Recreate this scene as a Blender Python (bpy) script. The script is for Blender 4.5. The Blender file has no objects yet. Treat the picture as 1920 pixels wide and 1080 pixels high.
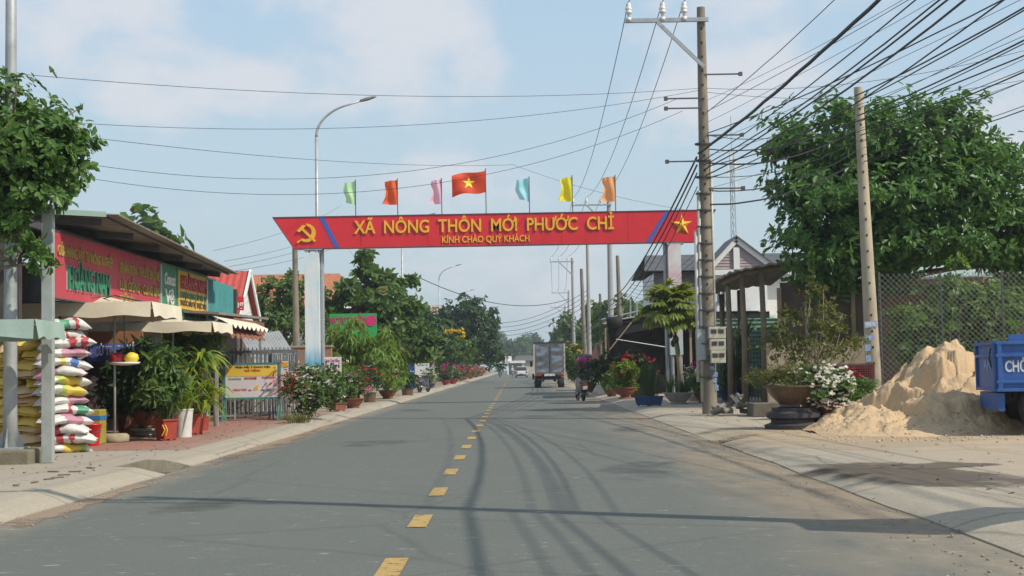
import bpy, math, random
import numpy as np
from mathutils import Vector, Matrix, noise, Quaternion

# ------------------------------------------------------------------ camera
sc = bpy.context.scene
W0, H0, F0, CAMH = 1920.0, 1080.0, 2700.0, 1.35
ROLL = math.radians(-1.0)
_v = Matrix.Rotation(ROLL, 3, 'Z') @ Vector((6/F0, -150/F0, -1)); _v.normalize()
YAW = math.asin(_v.x); PITCH = math.atan2(-_v.y, -_v.z)
CAMR = (Matrix.Rotation(YAW, 3, 'Z') @ Matrix.Rotation(math.pi/2 + PITCH, 3, 'X') @ Matrix.Rotation(ROLL, 3, 'Z'))
CAMP = Vector((0, 0, CAMH))
cam = bpy.data.cameras.new('camera'); camo = bpy.data.objects.new('camera', cam)
sc.collection.objects.link(camo)
cam.sensor_width = 36; cam.lens = F0/W0*36; cam.clip_start = 0.1; cam.clip_end = 6000
camo.matrix_world = Matrix.Translation(CAMP) @ CAMR.to_4x4()
sc.camera = camo

# ------------------------------------------------------------------ sky, sun, exposure
SUN_EL = math.radians(44)
SUN_DIR = Vector((0.88, -0.475, 0)).normalized()          # ground direction towards the sun
world = bpy.data.worlds.new('World'); sc.world = world; world.use_nodes = True
nt = world.node_tree; N = nt.nodes; L = nt.links
bg = N['Background']; SKS, SKL = 5.0, (3.30, 13.80, 12.70)
sky = N.new('ShaderNodeTexSky'); sky.sky_type = 'NISHITA'; sky.sun_disc = False
sky.sun_elevation = SUN_EL; sky.sun_rotation = math.atan2(SUN_DIR.x, SUN_DIR.y)
sky.air_density = 1.0; sky.dust_density = 1.6; sky.ozone_density = 1.4
def wn(kind, **kw):
    q = N.new(kind)
    for k, v in kw.items(): setattr(q, k, v)
    return q
tc = wn('ShaderNodeTexCoord')
hz = wn('ShaderNodeMixRGB'); hz.inputs['Fac'].default_value = 0.72; hz.inputs['Color2'].default_value = (2.55, 3.55, 4.45, 1)   # moist air pales the blue
L.new(sky.outputs['Color'], hz.inputs['Color1'])
sep = wn('ShaderNodeSeparateXYZ'); L.new(tc.outputs['Generated'], sep.inputs[0])
lo = wn('ShaderNodeMapRange'); lo.inputs[1].default_value = 0.0; lo.inputs[2].default_value = 0.30; lo.inputs[3].default_value = 0.95; lo.inputs[4].default_value = 0.0; L.new(sep.outputs['Z'], lo.inputs[0])
low = wn('ShaderNodeMixRGB'); low.inputs['Color2'].default_value = (3.05, 3.65, 3.85, 1); L.new(lo.outputs[0], low.inputs['Fac']); L.new(hz.outputs['Color'], low.inputs['Color1'])
def clouds(scale, loc, stretch, a, b, amount, rough):
    m = wn('ShaderNodeMapping'); m.inputs['Scale'].default_value = (1, 1, stretch); m.inputs['Location'].default_value = loc; L.new(tc.outputs['Generated'], m.inputs['Vector'])
    z = wn('ShaderNodeTexNoise'); z.inputs['Scale'].default_value = scale; z.inputs['Detail'].default_value = 8; z.inputs['Roughness'].default_value = rough; z.inputs['Distortion'].default_value = .15; L.new(m.outputs['Vector'], z.inputs['Vector'])
    r = wn('ShaderNodeValToRGB'); r.color_ramp.interpolation = 'EASE'; r.color_ramp.elements[0].position = a; r.color_ramp.elements[1].position = b; r.color_ramp.elements[1].color = (amount, amount, amount, 1); L.new(z.outputs['Fac'], r.inputs['Fac']); return r.outputs['Color']
mx = wn('ShaderNodeMixRGB'); mx.inputs['Color2'].default_value = (4.0, 4.12, 4.40, 1); L.new(clouds(SKS, SKL, 1.7, .485, .62, .9, .54), mx.inputs['Fac']); L.new(low.outputs['Color'], mx.inputs['Color1'])
L.new(mx.outputs['Color'], bg.inputs['Color']); bg.inputs['Strength'].default_value = 0.13

sun = bpy.data.lights.new('sun', 'SUN'); suno = bpy.data.objects.new('sun', sun); sc.collection.objects.link(suno)
sun.energy = 3.3; sun.angle = math.radians(0.53); sun.color = (1.0, 0.92, 0.79)
_s = Vector((SUN_DIR.x*math.cos(SUN_EL), SUN_DIR.y*math.cos(SUN_EL), math.sin(SUN_EL)))
suno.rotation_euler = _s.to_track_quat('Z', 'Y').to_euler(); suno.location = (20, -20, 30)
sc.view_settings.view_transform = 'Standard'; sc.view_settings.look = 'None'
sc.view_settings.exposure = 0.50; sc.view_settings.gamma = 1.0; sc.view_settings.use_curve_mapping = False
sc.cycles.use_denoising = True
sc.cycles.max_bounces = 6; sc.cycles.diffuse_bounces = 3; sc.cycles.glossy_bounces = 2; sc.cycles.transparent_max_bounces = 8; sc.cycles.volume_bounces = 0

# ------------------------------------------------------------------ helpers
COL = sc.collection
R = math.radians
def ray(px, py):
    return (CAMR @ Vector(((px-W0/2)/F0, (H0/2-py)/F0, -1)))
def at(px, py, d):
    r = ray(px, py); return CAMP + r*(d/r.y)
def gnd(px, py, z=0.0):
    r = ray(px, py); return CAMP + r*((z-CAMH)/r.z)
def tag(o, label=None, cat=None, group=None, kind=None):
    if label: o['label'] = label
    if cat: o['category'] = cat
    if group: o['group'] = group
    if kind: o['kind'] = kind
    return o
def thing(name, label, cat, loc=(0,0,0), rz=0.0, group=None):
    o = bpy.data.objects.new(name, None); COL.objects.link(o)
    o.location = loc; o.rotation_euler = (0,0,rz); o.empty_display_size = 0.1
    return tag(o, label, cat, group)
def copy_tree(o, parent=None):
    c = o.copy(); COL.objects.link(c); c.parent = parent
    for ch in list(o.children): copy_tree(ch, c)
    return c
def relabel(o, label, group=None):
    o['label'] = label
    if group: o['group'] = group
    return o

class MB:
    """collects shapes, builds them as one mesh object"""
    def __init__(self): self.v = []; self.f = []; self.m = []; self.cur = 0
    def add(self, vs, fs):
        b = len(self.v); self.v += [tuple(p) for p in vs]
        for f in fs: self.f.append(tuple(i+b for i in f)); self.m.append(self.cur)
        return self
    def box(self, c, s, rot=None):
        x, y, z = s[0]/2, s[1]/2, s[2]/2
        vs = [Vector(p) for p in ((-x,-y,-z),(x,-y,-z),(x,y,-z),(-x,y,-z),(-x,-y,z),(x,-y,z),(x,y,z),(-x,y,z))]
        if rot is not None: vs = [rot @ p for p in vs]
        c = Vector(c)
        return self.add([p+c for p in vs], [(0,3,2,1),(4,5,6,7),(0,1,5,4),(1,2,6,5),(2,3,7,6),(3,0,4,7)])
    def bbox(self, a, b):
        a = Vector(a); b = Vector(b); return self.box((a+b)/2, [abs(q) for q in (b-a)])
    def bar(self, a, b, w, h=None, up=(0,0,1)):
        a = Vector(a); b = Vector(b); d = b-a; l = d.length
        if l < 1e-6: return self
        d /= l; u = Vector(up)
        if abs(d.dot(u)) > .98: u = Vector((1,0,0))
        s = d.cross(u).normalized(); u = s.cross(d)
        rot = Matrix((s, d, u)).transposed()
        return self.box((a+b)/2, (w, l, h or w), rot)
    def tube(self, pts, r, n=8, cap=True):
        pts = [Vector(p) for p in pts]; k = len(pts)
        rs = r if isinstance(r, (list, tuple)) else [r]*k
        base = len(self.v); prev = None
        for i, p in enumerate(pts):
            d = (pts[min(i+1,k-1)]-pts[max(i-1,0)])
            if d.length < 1e-9: d = Vector((0,0,1))
            d.normalize()
            if prev is None:
                u = Vector((1,0,0)) if abs(d.x) < .9 else Vector((0,1,0))
            else: u = prev
            u = (u - d*u.dot(d)).normalized(); w = d.cross(u); prev = u
            for j in range(n):
                a = 2*math.pi*j/n
                self.v.append(tuple(p + (u*math.cos(a)+w*math.sin(a))*rs[i]))
        for i in range(k-1):
            for j in range(n):
                a = base+i*n+j; b = base+i*n+(j+1)%n
                self.f.append((a, b, b+n, a+n)); self.m.append(self.cur)
        if cap:
            self.f.append(tuple(base+j for j in reversed(range(n)))); self.m.append(self.cur)
            self.f.append(tuple(base+(k-1)*n+j for j in range(n))); self.m.append(self.cur)
        return self
    def lathe(self, c, prof, n=20, sx=1, sy=1, cap=True):
        c = Vector(c); base = len(self.v); k = len(prof)
        for r, z in prof:
            for j in range(n):
                a = 2*math.pi*j/n; self.v.append((c.x+r*sx*math.cos(a), c.y+r*sy*math.sin(a), c.z+z))
        for i in range(k-1):
            for j in range(n):
                a = base+i*n+j; b = base+i*n+(j+1)%n
                self.f.append((a, b, b+n, a+n)); self.m.append(self.cur)
        if cap:
            self.f.append(tuple(base+j for j in reversed(range(n)))); self.m.append(self.cur)
            self.f.append(tuple(base+(k-1)*n+j for j in range(n))); self.m.append(self.cur)
        return self
    def prism(self, poly, axis, t):
        """extrude polygon (list of 3D points) along axis vector by t"""
        poly = [Vector(p) for p in poly]; a = Vector(axis)*t; k = len(poly)
        fs = [tuple(range(k)), tuple(reversed(range(k, 2*k)))]
        fs += [((i+1) % k, i, i+k, (i+1) % k+k) for i in range(k)]
        return self.add(poly+[p+a for p in poly], fs)
    def quad(self, a, b, c, d): return self.add([a,b,c,d], [(0,1,2,3)])
    def grid(self, fn, nu, nv):
        base = len(self.v)
        for j in range(nv+1):
            for i in range(nu+1): self.v.append(tuple(fn(i/nu, j/nv)))
        for j in range(nv):
            for i in range(nu):
                a = base+j*(nu+1)+i; self.f.append((a, a+1, a+nu+2, a+nu+1)); self.m.append(self.cur)
        return self
    def build(self, name, mats, parent=None, smooth=False, local=False, bevel=0):
        me = bpy.data.meshes.new(name)
        vs = self.v
        if parent is not None and not local:
            o0 = parent_origin(parent); vs = [(x-o0[0], y-o0[1], z-o0[2]) for x, y, z in vs]
        me.from_pydata(vs, [], self.f)
        if not isinstance(mats, (list, tuple)): mats = [mats]
        for m in mats: me.materials.append(m)
        if len(mats) > 1: me.polygons.foreach_set('material_index', self.m)
        if smooth: me.polygons.foreach_set('use_smooth', [True]*len(self.f))
        me.update()
        o = bpy.data.objects.new(name, me); COL.objects.link(o)
        if parent is not None: o.parent = parent
        if bevel:
            b = o.modifiers.new('bevel', 'BEVEL'); b.width = bevel; b.segments = 2; b.limit_method = 'ANGLE'
        return o
def parent_origin(p):
    v = Vector(p.location)
    while p.parent is not None:
        p = p.parent; v = v + Vector(p.location)
    return v
def autosmooth(o, ang=40):
    me = o.data
    me.polygons.foreach_set('use_smooth', [True]*len(me.polygons))
    me.set_sharp_from_angle(angle=R(ang)); return o
def np_mesh(name, verts, faces, mat, parent=None, smooth=False):
    me = bpy.data.meshes.new(name)
    if parent is not None:
        verts = verts - np.array(parent_origin(parent))
    me.from_pydata(verts.tolist(), [], faces.tolist())
    me.materials.append(mat)
    if smooth: me.polygons.foreach_set('use_smooth', [True]*len(faces))
    me.update()
    o = bpy.data.objects.new(name, me); COL.objects.link(o)
    if parent is not None: o.parent = parent
    return o

# ------------------------------------------------------------------ materials
MATS = {}
def pm(name, rgb, rough=0.7, var=0.18, scale=6.0, bump=0.15, bscale=60.0, metal=0.0, rgb2=None, spec=0.5, stretch=(1,1,1), coat=0.0, island=0.0):
    if name in MATS: return MATS[name]
    m = bpy.data.materials.new(name); m.use_nodes = True
    n = m.node_tree.nodes; l = m.node_tree.links; b = n['Principled BSDF']
    b.inputs['Roughness'].default_value = rough; b.inputs['Metallic'].default_value = metal
    b.inputs['Specular IOR Level'].default_value = spec; b.inputs['Coat Weight'].default_value = coat
    t = n.new('ShaderNodeTexCoord'); mpn = n.new('ShaderNodeMapping'); mpn.inputs['Scale'].default_value = stretch
    l.new(t.outputs['Object'], mpn.inputs['Vector'])
    z = n.new('ShaderNodeTexNoise'); z.inputs['Scale'].default_value = scale; z.inputs['Detail'].default_value = 6; z.inputs['Roughness'].default_value = 0.62
    l.new(mpn.outputs['Vector'], z.inputs['Vector'])
    r = n.new('ShaderNodeValToRGB'); r.color_ramp.elements[0].position = 0.28; r.color_ramp.elements[1].position = 0.72
    c = Vector(rgb); lo = c*(1-var); hi = c*(1+var) if rgb2 is None else Vector(rgb2)
    if rgb2 is not None: lo = c
    r.color_ramp.elements[0].color = (*lo, 1); r.color_ramp.elements[1].color = (*[min(q, .95) for q in hi], 1)
    l.new(z.outputs['Fac'], r.inputs['Fac']); out = r.outputs['Color']
    if island:
        g = n.new('ShaderNodeNewGeometry'); hs = n.new('ShaderNodeHueSaturation')
        ma = n.new('ShaderNodeMapRange'); ma.inputs[3].default_value = 1-island; ma.inputs[4].default_value = 1+island
        l.new(g.outputs['Random Per Island'], ma.inputs[0]); l.new(ma.outputs[0], hs.inputs['Value']); l.new(out, hs.inputs['Color']); out = hs.outputs['Color']
    l.new(out, b.inputs['Base Color'])
    if bump:
        z2 = n.new('ShaderNodeTexNoise'); z2.inputs['Scale'].default_value = bscale; z2.inputs['Detail'].default_value = 4
        l.new(mpn.outputs['Vector'], z2.inputs['Vector'])
        bp = n.new('ShaderNodeBump'); bp.inputs['Strength'].default_value = bump; bp.inputs['Distance'].default_value = 0.02
        l.new(z2.outputs['Fac'], bp.inputs['Height']); l.new(bp.outputs['Normal'], b.inputs['Normal'])
    MATS[name] = m; return m
def leafmat(name, rgb, rgb2, trans=0.35, rough=0.45, dry=None):
    """leaf: two greens picked per leaf, part of the light goes through"""
    if name in MATS: return MATS[name]
    m = bpy.data.materials.new(name); m.use_nodes = True
    n = m.node_tree.nodes; l = m.node_tree.links; b = n['Principled BSDF']; out = n['Material Output']
    b.inputs['Roughness'].default_value = rough; b.inputs['Specular IOR Level'].default_value = 0.4
    g = n.new('ShaderNodeNewGeometry'); r = n.new('ShaderNodeValToRGB')
    r.color_ramp.elements[0].color = (*rgb, 1); r.color_ramp.elements[1].color = (*rgb2, 1)
    if dry:
        e = r.color_ramp.elements.new(0.93); e.color = (*rgb2, 1); r.color_ramp.elements[2].color = (*dry, 1)
    l.new(g.outputs['Random Per Island'], r.inputs['Fac']); l.new(r.outputs['Color'], b.inputs['Base Color'])
    tr = n.new('ShaderNodeBsdfTranslucent')
    hs = n.new('ShaderNodeHueSaturation'); hs.inputs['Hue'].default_value = 0.48; hs.inputs['Value'].default_value = 1.6; hs.inputs['Saturation'].default_value = 1.1
    l.new(r.outputs['Color'], hs.inputs['Color']); l.new(hs.outputs['Color'], tr.inputs['Color'])
    mix = n.new('ShaderNodeMixShader'); mix.inputs[0].default_value = trans
    l.new(b.outputs[0], mix.inputs[1]); l.new(tr.outputs[0], mix.inputs[2]); l.new(mix.outputs[0], out.inputs['Surface'])
    MATS[name] = m; return m

# ------------------------------------------------------------------ lettering
def text_mesh(body, size=1.0, bold=0.0, extrude=0.0, align='CENTER', spacing=1.0, shear=0.0):
    cu = bpy.data.curves.new('t', 'FONT'); cu.body = body; cu.size = size; cu.offset = bold*size; cu.extrude = extrude
    cu.align_x = align; cu.align_y = 'BOTTOM_BASELINE'; cu.space_character = spacing; cu.resolution_u = 3; cu.shear = shear
    ob = bpy.data.objects.new('t', cu); me = bpy.data.meshes.new_from_object(ob)
    bpy.data.objects.remove(ob); bpy.data.curves.remove(cu)
    return me
HORN = {'Ớ': 'Ó', 'Ơ': 'O', 'Ư': 'U', 'Ử': 'Ủ', 'Ở': 'Ỏ', 'ư': 'u', 'ơ': 'o'}
def lettering(name, body, mat, parent, origin, xdir, updir, cap, width=None, bold=0.012, extrude=0.004, split=False, shear=0.0):
    """text standing with its baseline centre at origin; cap = capital height in metres"""
    plain = ''.join(HORN.get(c, c) for c in body); size = cap/0.68
    me = text_mesh(plain, size, bold, extrude, shear=shear)
    co = np.empty(len(me.vertices)*3); me.vertices.foreach_get('co', co); co = co.reshape(-1, 3)
    polys = [tuple(p.vertices) for p in me.polygons]; bpy.data.meshes.remove(me)
    if any(c in HORN for c in body):                      # draw the horn of O-horn and U-horn at the letter's upper right
        w = text_mesh(plain, size, bold, 0, 'LEFT'); xs = [v.co.x for v in w.vertices]; off = co[:,0].min()-min(xs); bpy.data.meshes.remove(w)
        for i, ch in enumerate(body):
            if ch in HORN:
                w = text_mesh(plain[:i+1], size, bold, 0, 'LEFT'); xr = max(v.co.x for v in w.vertices)+off; bpy.data.meshes.remove(w)
                k = cap*(1 if ch.isupper() else .74); o_ = ch in 'ỚƠỞơớởờ'
                pts = [(xr-.26*k if o_ else xr-.13*k, .80*k if o_ else .86*k), (xr-.04*k, .84*k), (xr+.05*k, .95*k), (xr+.05*k, 1.14*k), (xr+.19*k, 1.14*k), (xr+.19*k, .92*k), (xr+.07*k, .74*k), (xr-.10*k, .70*k)]
                b0 = len(co); z = max(extrude, .0005)
                co = np.vstack([co, [(x, y, z+.001) for x, y in pts], [(x, y, -z) for x, y in pts]]); q = len(pts)
                polys.append(tuple(b0+j for j in reversed(range(q)))); polys += [(b0+j, b0+(j+1) % q, b0+q+(j+1) % q, b0+q+j) for j in range(q)]
    if width:
        x0, x1 = co[:,0].min(), co[:,0].max(); co[:,0] = (co[:,0]-(x0+x1)/2)*width/(x1-x0)
    xd = Vector(xdir).normalized(); ud = Vector(updir).normalized(); nd = xd.cross(ud)
    o = np.array(origin)-np.array(parent_origin(parent))
    wc = o + co[:,[0]]*np.array(xd) + co[:,[1]]*np.array(ud) + co[:,[2]]*np.array(nd)
    split = split or len(body.replace(' ', '')) <= 5
    groups = [list(range(len(polys)))]
    if split:                                            # one mesh per letter: islands that overlap sideways belong together
        par = list(range(len(co)))
        def find(a):
            while par[a] != a: par[a] = par[par[a]]; a = par[a]
            return a
        for p in polys:
            r0 = find(p[0])
            for q in p[1:]: par[find(q)] = r0
        # text caps and sides share no vertices: merge by position
        key = {}
        for i, c in enumerate(np.round(co[:, :2], 4).tolist()):
            k = tuple(c)
            if k in key: par[find(i)] = find(key[k])
            else: key[k] = i
        isl = {}
        for i in range(len(co)): isl.setdefault(find(i), []).append(i)
        boxes = [[co[v,0].min(), co[v,0].max(), {k}] for k, v in isl.items()]
        boxes.sort(key=lambda b: b[1]-b[0], reverse=True); out = []
        for b in boxes:
            for q in out:
                ov = min(b[1], q[1])-max(b[0], q[0])
                if ov > 0.5*(b[1]-b[0]): q[2] |= b[2]; break
            else: out.append(b)
        groups = []
        for b in sorted(out, key=lambda b: b[0]):
            groups.append([i for i, p in enumerate(polys) if find(p[0]) in b[2]])
    res = []
    for g in groups:
        used = sorted({i for k in g for i in polys[k]}); ix = {u: k for k, u in enumerate(used)}
        me2 = bpy.data.meshes.new(name); me2.from_pydata(wc[used].tolist(), [], [tuple(ix[i] for i in polys[k]) for k in g])
        me2.materials.append(mat); me2.update()
        ob = bpy.data.objects.new(name, me2); COL.objects.link(ob); ob.parent = parent; res.append(ob)
    return res

# ------------------------------------------------------------------ foliage
def leaf_arrays(pos, dirs, ups, ln, wd, kind='oval', rng=None, fold=0.18, droop=0.15):
    """pos,dirs,ups (N,3), ln,wd (N,) -> verts, faces"""
    d = dirs/np.linalg.norm(dirs, axis=1, keepdims=True)
    s = np.cross(d, ups); s /= (np.linalg.norm(s, axis=1, keepdims=True)+1e-9); u = np.cross(s, d)
    if kind == 'diamond': prof = [(0,0,0),(0.45,0.5,1),(1,0,0),(0.45,-0.5,1)]; fc = [(0,1,2),(0,2,3)]
    elif kind == 'long': prof = [(0,0,0),(0.35,0.5,1),(0.7,0.36,.6),(1,0,0),(0.7,-0.36,.6),(0.35,-0.5,1),(0.5,0,0)]; fc = [(0,1,6),(1,2,6),(2,3,6),(3,4,6),(4,5,6),(5,0,6)]
    else: prof = [(0,0,0),(0.28,0.38,1),(0.68,0.5,1),(1,0,0),(0.68,-0.5,1),(0.28,-0.38,1)]; fc = [(0,1,2,3),(0,3,4,5)]
    k = len(prof); n = len(pos); V = np.empty((n, k, 3))
    for j, (a, b, c) in enumerate(prof):
        V[:, j] = pos + d*(a*ln)[:, None] + s*(b*wd)[:, None] + u*((abs(b)*fold*wd*2) - droop*a*a*ln)[:, None]
    F = (np.arange(n)[:, None, None]*k + np.array(fc)[None]).reshape(-1, len(fc[0]))
    return V.reshape(-1, 3), F
def crown(name, parent, mat, blobs, tips, per, ln, wd, seed=1, kind='oval', droop=0.15, spread=0.9, hang=0.25, gap=0.0, freq=0.9, inner=0.45, lvar=0.25, stuff=True):
    """leaf rosettes spread through a crown made of ellipsoids"""
    rng = np.random.default_rng(seed); P = []; D = []
    vol = np.array([b[1][0]*b[1][1]*b[1][2] for b in blobs])**0.75; cnt = np.maximum(1, (tips*vol/vol.sum()).astype(int))
    for (c, r), n in zip(blobs, cnt):
        q = rng.normal(size=(n*2, 3)); q /= np.linalg.norm(q, axis=1, keepdims=True)
        rad = inner + (1-inner)*rng.random(n*2)**0.55
        p = q*rad[:, None]
        if n >= 24:                                       # leaves gather in clumps on boughs round the blob
            nc = max(5, int(n/13)); cq = rng.normal(size=(nc, 3)); cq /= np.linalg.norm(cq, axis=1, keepdims=True); cr = .55+.45*rng.random((nc, 1))
            k = rng.integers(0, nc, n*2); e = rng.normal(size=(n*2, 3)); e /= np.linalg.norm(e, axis=1, keepdims=True); e[:, 2] = np.abs(e[:, 2])*.9-.25
            rr = (.20+.16*rng.random(nc))[k][:, None]*(.45+.55*rng.random((n*2, 1))**.5)
            far = rng.random((n*2, 1)) < .80; p = np.where(far, cq[k]*cr[k]+e*rr*1.15, p); q = np.where(far, e*.75+cq[k]*.5, q)
        p *= (1+0.22*np.sin(q[:, [0]]*5+seed)+0.18*np.sin(q[:, [2]]*7+seed*2+q[:, [1]]*4))
        w = p*np.array(r)+np.array(c)
        if gap > 0:
            keep = np.array([noise.noise(Vector(a)*freq+Vector((seed*3.1, 0, 0))) > -0.55+gap for a in w])
            w = w[keep]; q = q[keep]
        w = w[:n]; q = q[:n]; P.append(w); D.append(q/np.array(r)*np.mean(r))
    P = np.concatenate(P); D = np.concatenate(D); D /= np.linalg.norm(D, axis=1, keepdims=True)
    D = D + np.array([0, 0, 0.35]) + rng.normal(size=D.shape)*0.35; D /= np.linalg.norm(D, axis=1, keepdims=True)
    n = len(P); pos = np.repeat(P, per, 0); td = np.repeat(D, per, 0)
    ang = np.tile(np.arange(per)*2*math.pi/per*1.0, n) + np.repeat(rng.random(n)*6.28, per) + rng.normal(size=n*per)*0.25
    a = np.cross(td, rng.normal(size=(n, 3)).repeat(per, 0)); a /= np.linalg.norm(a, axis=1, keepdims=True); b = np.cross(td, a)
    ld = td*(0.25+0.5*rng.random((n*per, 1))) + (a*np.cos(ang)[:, None]+b*np.sin(ang)[:, None])*spread - np.array([0, 0, hang])
    l = ln*(1+lvar*rng.normal(size=n*per)); l = np.clip(l, ln*.4, ln*1.7); w = wd*(l/ln)*(0.85+0.3*rng.random(n*per))
    ups = td + rng.normal(size=td.shape)*0.25
    pos = pos + ld*0.08*ln + rng.normal(size=pos.shape)*ln*0.18
    V, Fc = leaf_arrays(pos, ld, ups, l, w, kind, rng, droop=droop)
    o = np_mesh(name, V, Fc, mat, parent)
    if stuff: o['kind'] = 'stuff'
    return o
def flowers(name, parent, mat, pts, size, per=5, seed=1):
    """small blossoms: a few petals round each point"""
    rng = np.random.default_rng(seed); pts = np.array(pts); n = len(pts)
    pos = np.repeat(pts, per, 0); d = rng.normal(size=(n*per, 3)); d[:, 2] = np.abs(d[:, 2])*.6
    up = rng.normal(size=(n*per, 3))
    V, Fc = leaf_arrays(pos, d, up, np.full(n*per, size)*(.7+.6*rng.random(n*per)), np.full(n*per, size*.8), 'oval')
    o = np_mesh(name, V, Fc, mat, parent); o['kind'] = 'stuff'; return o
def limbs(name, parent, mat, base, tops, r0, fork, seed=1, n=7, wig=0.15):
    """tapered trunk to the fork, then limbs to each top"""
    rnd = random.Random(seed); mb = MB(); base = Vector(base); fork = Vector(fork)
    k = 6; pts = []; rs = []
    for i in range(k+1):
        t = i/k; p = base.lerp(fork, t)
        if 0 < i < k: p = p + Vector((rnd.uniform(-1,1), rnd.uniform(-1,1), 0))*wig*r0*2
        pts.append(p); rs.append(r0*(1.25-0.25*min(1, t*6) - .35*t))
    mb.tube(pts, rs, n+2)
    for tp in tops:
        tp = Vector(tp); pts = []; rs = []; s0 = pts
        st = base.lerp(fork, rnd.uniform(.72, 1.0))
        for i in range(6):
            t = i/5; p = st.lerp(tp, t); p.z += math.sin(t*3.14)*(tp-st).length*0.10
            if 0 < i: p = p + Vector((rnd.uniform(-1,1), rnd.uniform(-1,1), rnd.uniform(-1,1)))*wig*.4*(tp-st).length*.3
            pts.append(p); rs.append(max(r0*.5*(1-t)**.8, r0*.06))
        mb.tube(pts, rs, n)
        for _ in range(3):
            a = pts[rnd.randint(2, 4)]; dd = Vector((rnd.uniform(-1,1), rnd.uniform(-1,1), rnd.uniform(-.1,1)))*(tp-st).length*.4
            mb.tube([a, a+dd*.55+Vector((0,0,.05)), a+dd], [r0*.16, r0*.1, r0*.04], 5)
    return mb.build(name, mat, parent, smooth=True)
# ================================================================== setting
RX0, RX1, LK, RK, WALK = -4.72, 3.45, -5.34, 4.22, 0.12
def surface_mat(name, base, base2, dust=None, dust_axis=None, crack=0.0, speck=None, scale=1.2, bump=0.35, rough=0.85):
    """ground surfaces: blotches, fine grain, optional dust towards the edges (by X), cracks and scuffs"""
    m = bpy.data.materials.new(name); m.use_nodes = True
    n = m.node_tree.nodes; l = m.node_tree.links; b = n['Principled BSDF']; b.inputs['Roughness'].default_value = rough
    b.inputs['Specular IOR Level'].default_value = 0.3
    t = n.new('ShaderNodeTexCoord'); V = t.outputs['Object']
    def nz(s, d=6, r=.6, st=None):
        z = n.new('ShaderNodeTexNoise'); z.inputs['Scale'].default_value = s; z.inputs['Detail'].default_value = d; z.inputs['Roughness'].default_value = r
        src = V
        if st:
            mp = n.new('ShaderNodeMapping'); mp.inputs['Scale'].default_value = st; l.new(V, mp.inputs['Vector']); src = mp.outputs['Vector']
        l.new(src, z.inputs['Vector']); return z.outputs['Fac']
    def ramp(f, a, c, ca=(0,0,0,1), cc=(1,1,1,1)):
        r = n.new('ShaderNodeValToRGB'); r.color_ramp.elements[0].position = a; r.color_ramp.elements[1].position = c
        r.color_ramp.elements[0].color = ca; r.color_ramp.elements[1].color = cc; l.new(f, r.inputs['Fac']); return r.outputs['Color']
    def mix(f, a, c, mode='MIX'):
        x = n.new('ShaderNodeMixRGB'); x.blend_type = mode
        for s, v in (('Fac', f), ('Color1', a), ('Color2', c)):
            if isinstance(v, (int, float)): x.inputs[s].default_value = v
            elif isinstance(v, tuple): x.inputs[s].default_value = (*v, 1)
            else: l.new(v, x.inputs[s])
        return x.outputs['Color']
    col = mix(ramp(nz(scale), .3, .7), base, base2); col = mix(.45, col, ramp(nz(14, 5, .7), .3, .72, (*[c*.72 for c in base], 1), (*[min(c*1.25, .9) for c in base2], 1)))
    col = mix(ramp(nz(scale*.22, 4, .55, (1, .12, 1)), .42, .68), col, mix(.5, col, base2))
    fine = nz(55, 4, .75); col = mix(0.5, col, ramp(fine, .25, .8, (*[c*.55 for c in base], 1), (*[min(c*1.6, .9) for c in base2], 1)))
    if dust:
        sx = n.new('ShaderNodeSeparateXYZ'); l.new(V, sx.inputs[0]); f = None
        for lo, hi in dust_axis:                          # dust grows from lo to hi along X
            mr = n.new('ShaderNodeMapRange'); mr.inputs[1].default_value = lo; mr.inputs[2].default_value = hi; l.new(sx.outputs['X'], mr.inputs[0])
            if f is None: f = mr.outputs[0]
            else:
                a = n.new('ShaderNodeMath'); a.operation = 'MAXIMUM'; l.new(f, a.inputs[0]); l.new(mr.outputs[0], a.inputs[1]); f = a.outputs[0]
        q = n.new('ShaderNodeMath'); q.operation = 'MULTIPLY'; l.new(f, q.inputs[0]); l.new(ramp(nz(1.7, 8, .65, (1, .45, 1)), .3, .62), q.inputs[1])
        col = mix(q.outputs[0], col, dust)
    if speck:
        col = mix(ramp(nz(3.2, 9, .78, (1, 3.0, 1)), .60, .64), col, speck)
        col = mix(ramp(nz(6.5, 5, .7, (1, 2.2, 1)), .72, .76), col, tuple(c*.45 for c in base))
    h = fine
    if crack:
        vo = n.new('ShaderNodeTexVoronoi'); vo.feature = 'DISTANCE_TO_EDGE'; vo.inputs['Scale'].default_value = 0.35
        w = n.new('ShaderNodeMapping'); l.new(V, w.inputs['Vector']); ad = n.new('ShaderNodeMixRGB'); ad.inputs['Fac'].default_value = .12
        zz = n.new('ShaderNodeTexNoise'); zz.inputs['Scale'].default_value = 1.5; zz.inputs['Detail'].default_value = 5; l.new(V, zz.inputs['Vector'])
        l.new(w.outputs['Vector'], ad.inputs['Color1']); l.new(zz.outputs['Color'], ad.inputs['Color2']); l.new(ad.outputs['Color'], vo.inputs['Vector'])
        col = mix(ramp(vo.outputs['Distance'], 0.0, .012, (crack, crack, crack, 1), (0, 0, 0, 1)), col, tuple(c*.35 for c in base))
    l.new(col, b.inputs['Base Color'])
    bp = n.new('ShaderNodeBump'); bp.inputs['Strength'].default_value = bump; bp.inputs['Distance'].default_value = 0.012
    l.new(h, bp.inputs['Height']); l.new(bp.outputs['Normal'], b.inputs['Normal'])
    return m
M_asphalt = surface_mat('asphalt', (.086,.094,.084), (.124,.131,.116), dust=(.30,.235,.165), dust_axis=[(1.6, 3.7), (-4.1, -4.9)], speck=(.33,.33,.30), scale=.7, crack=.25)
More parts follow.
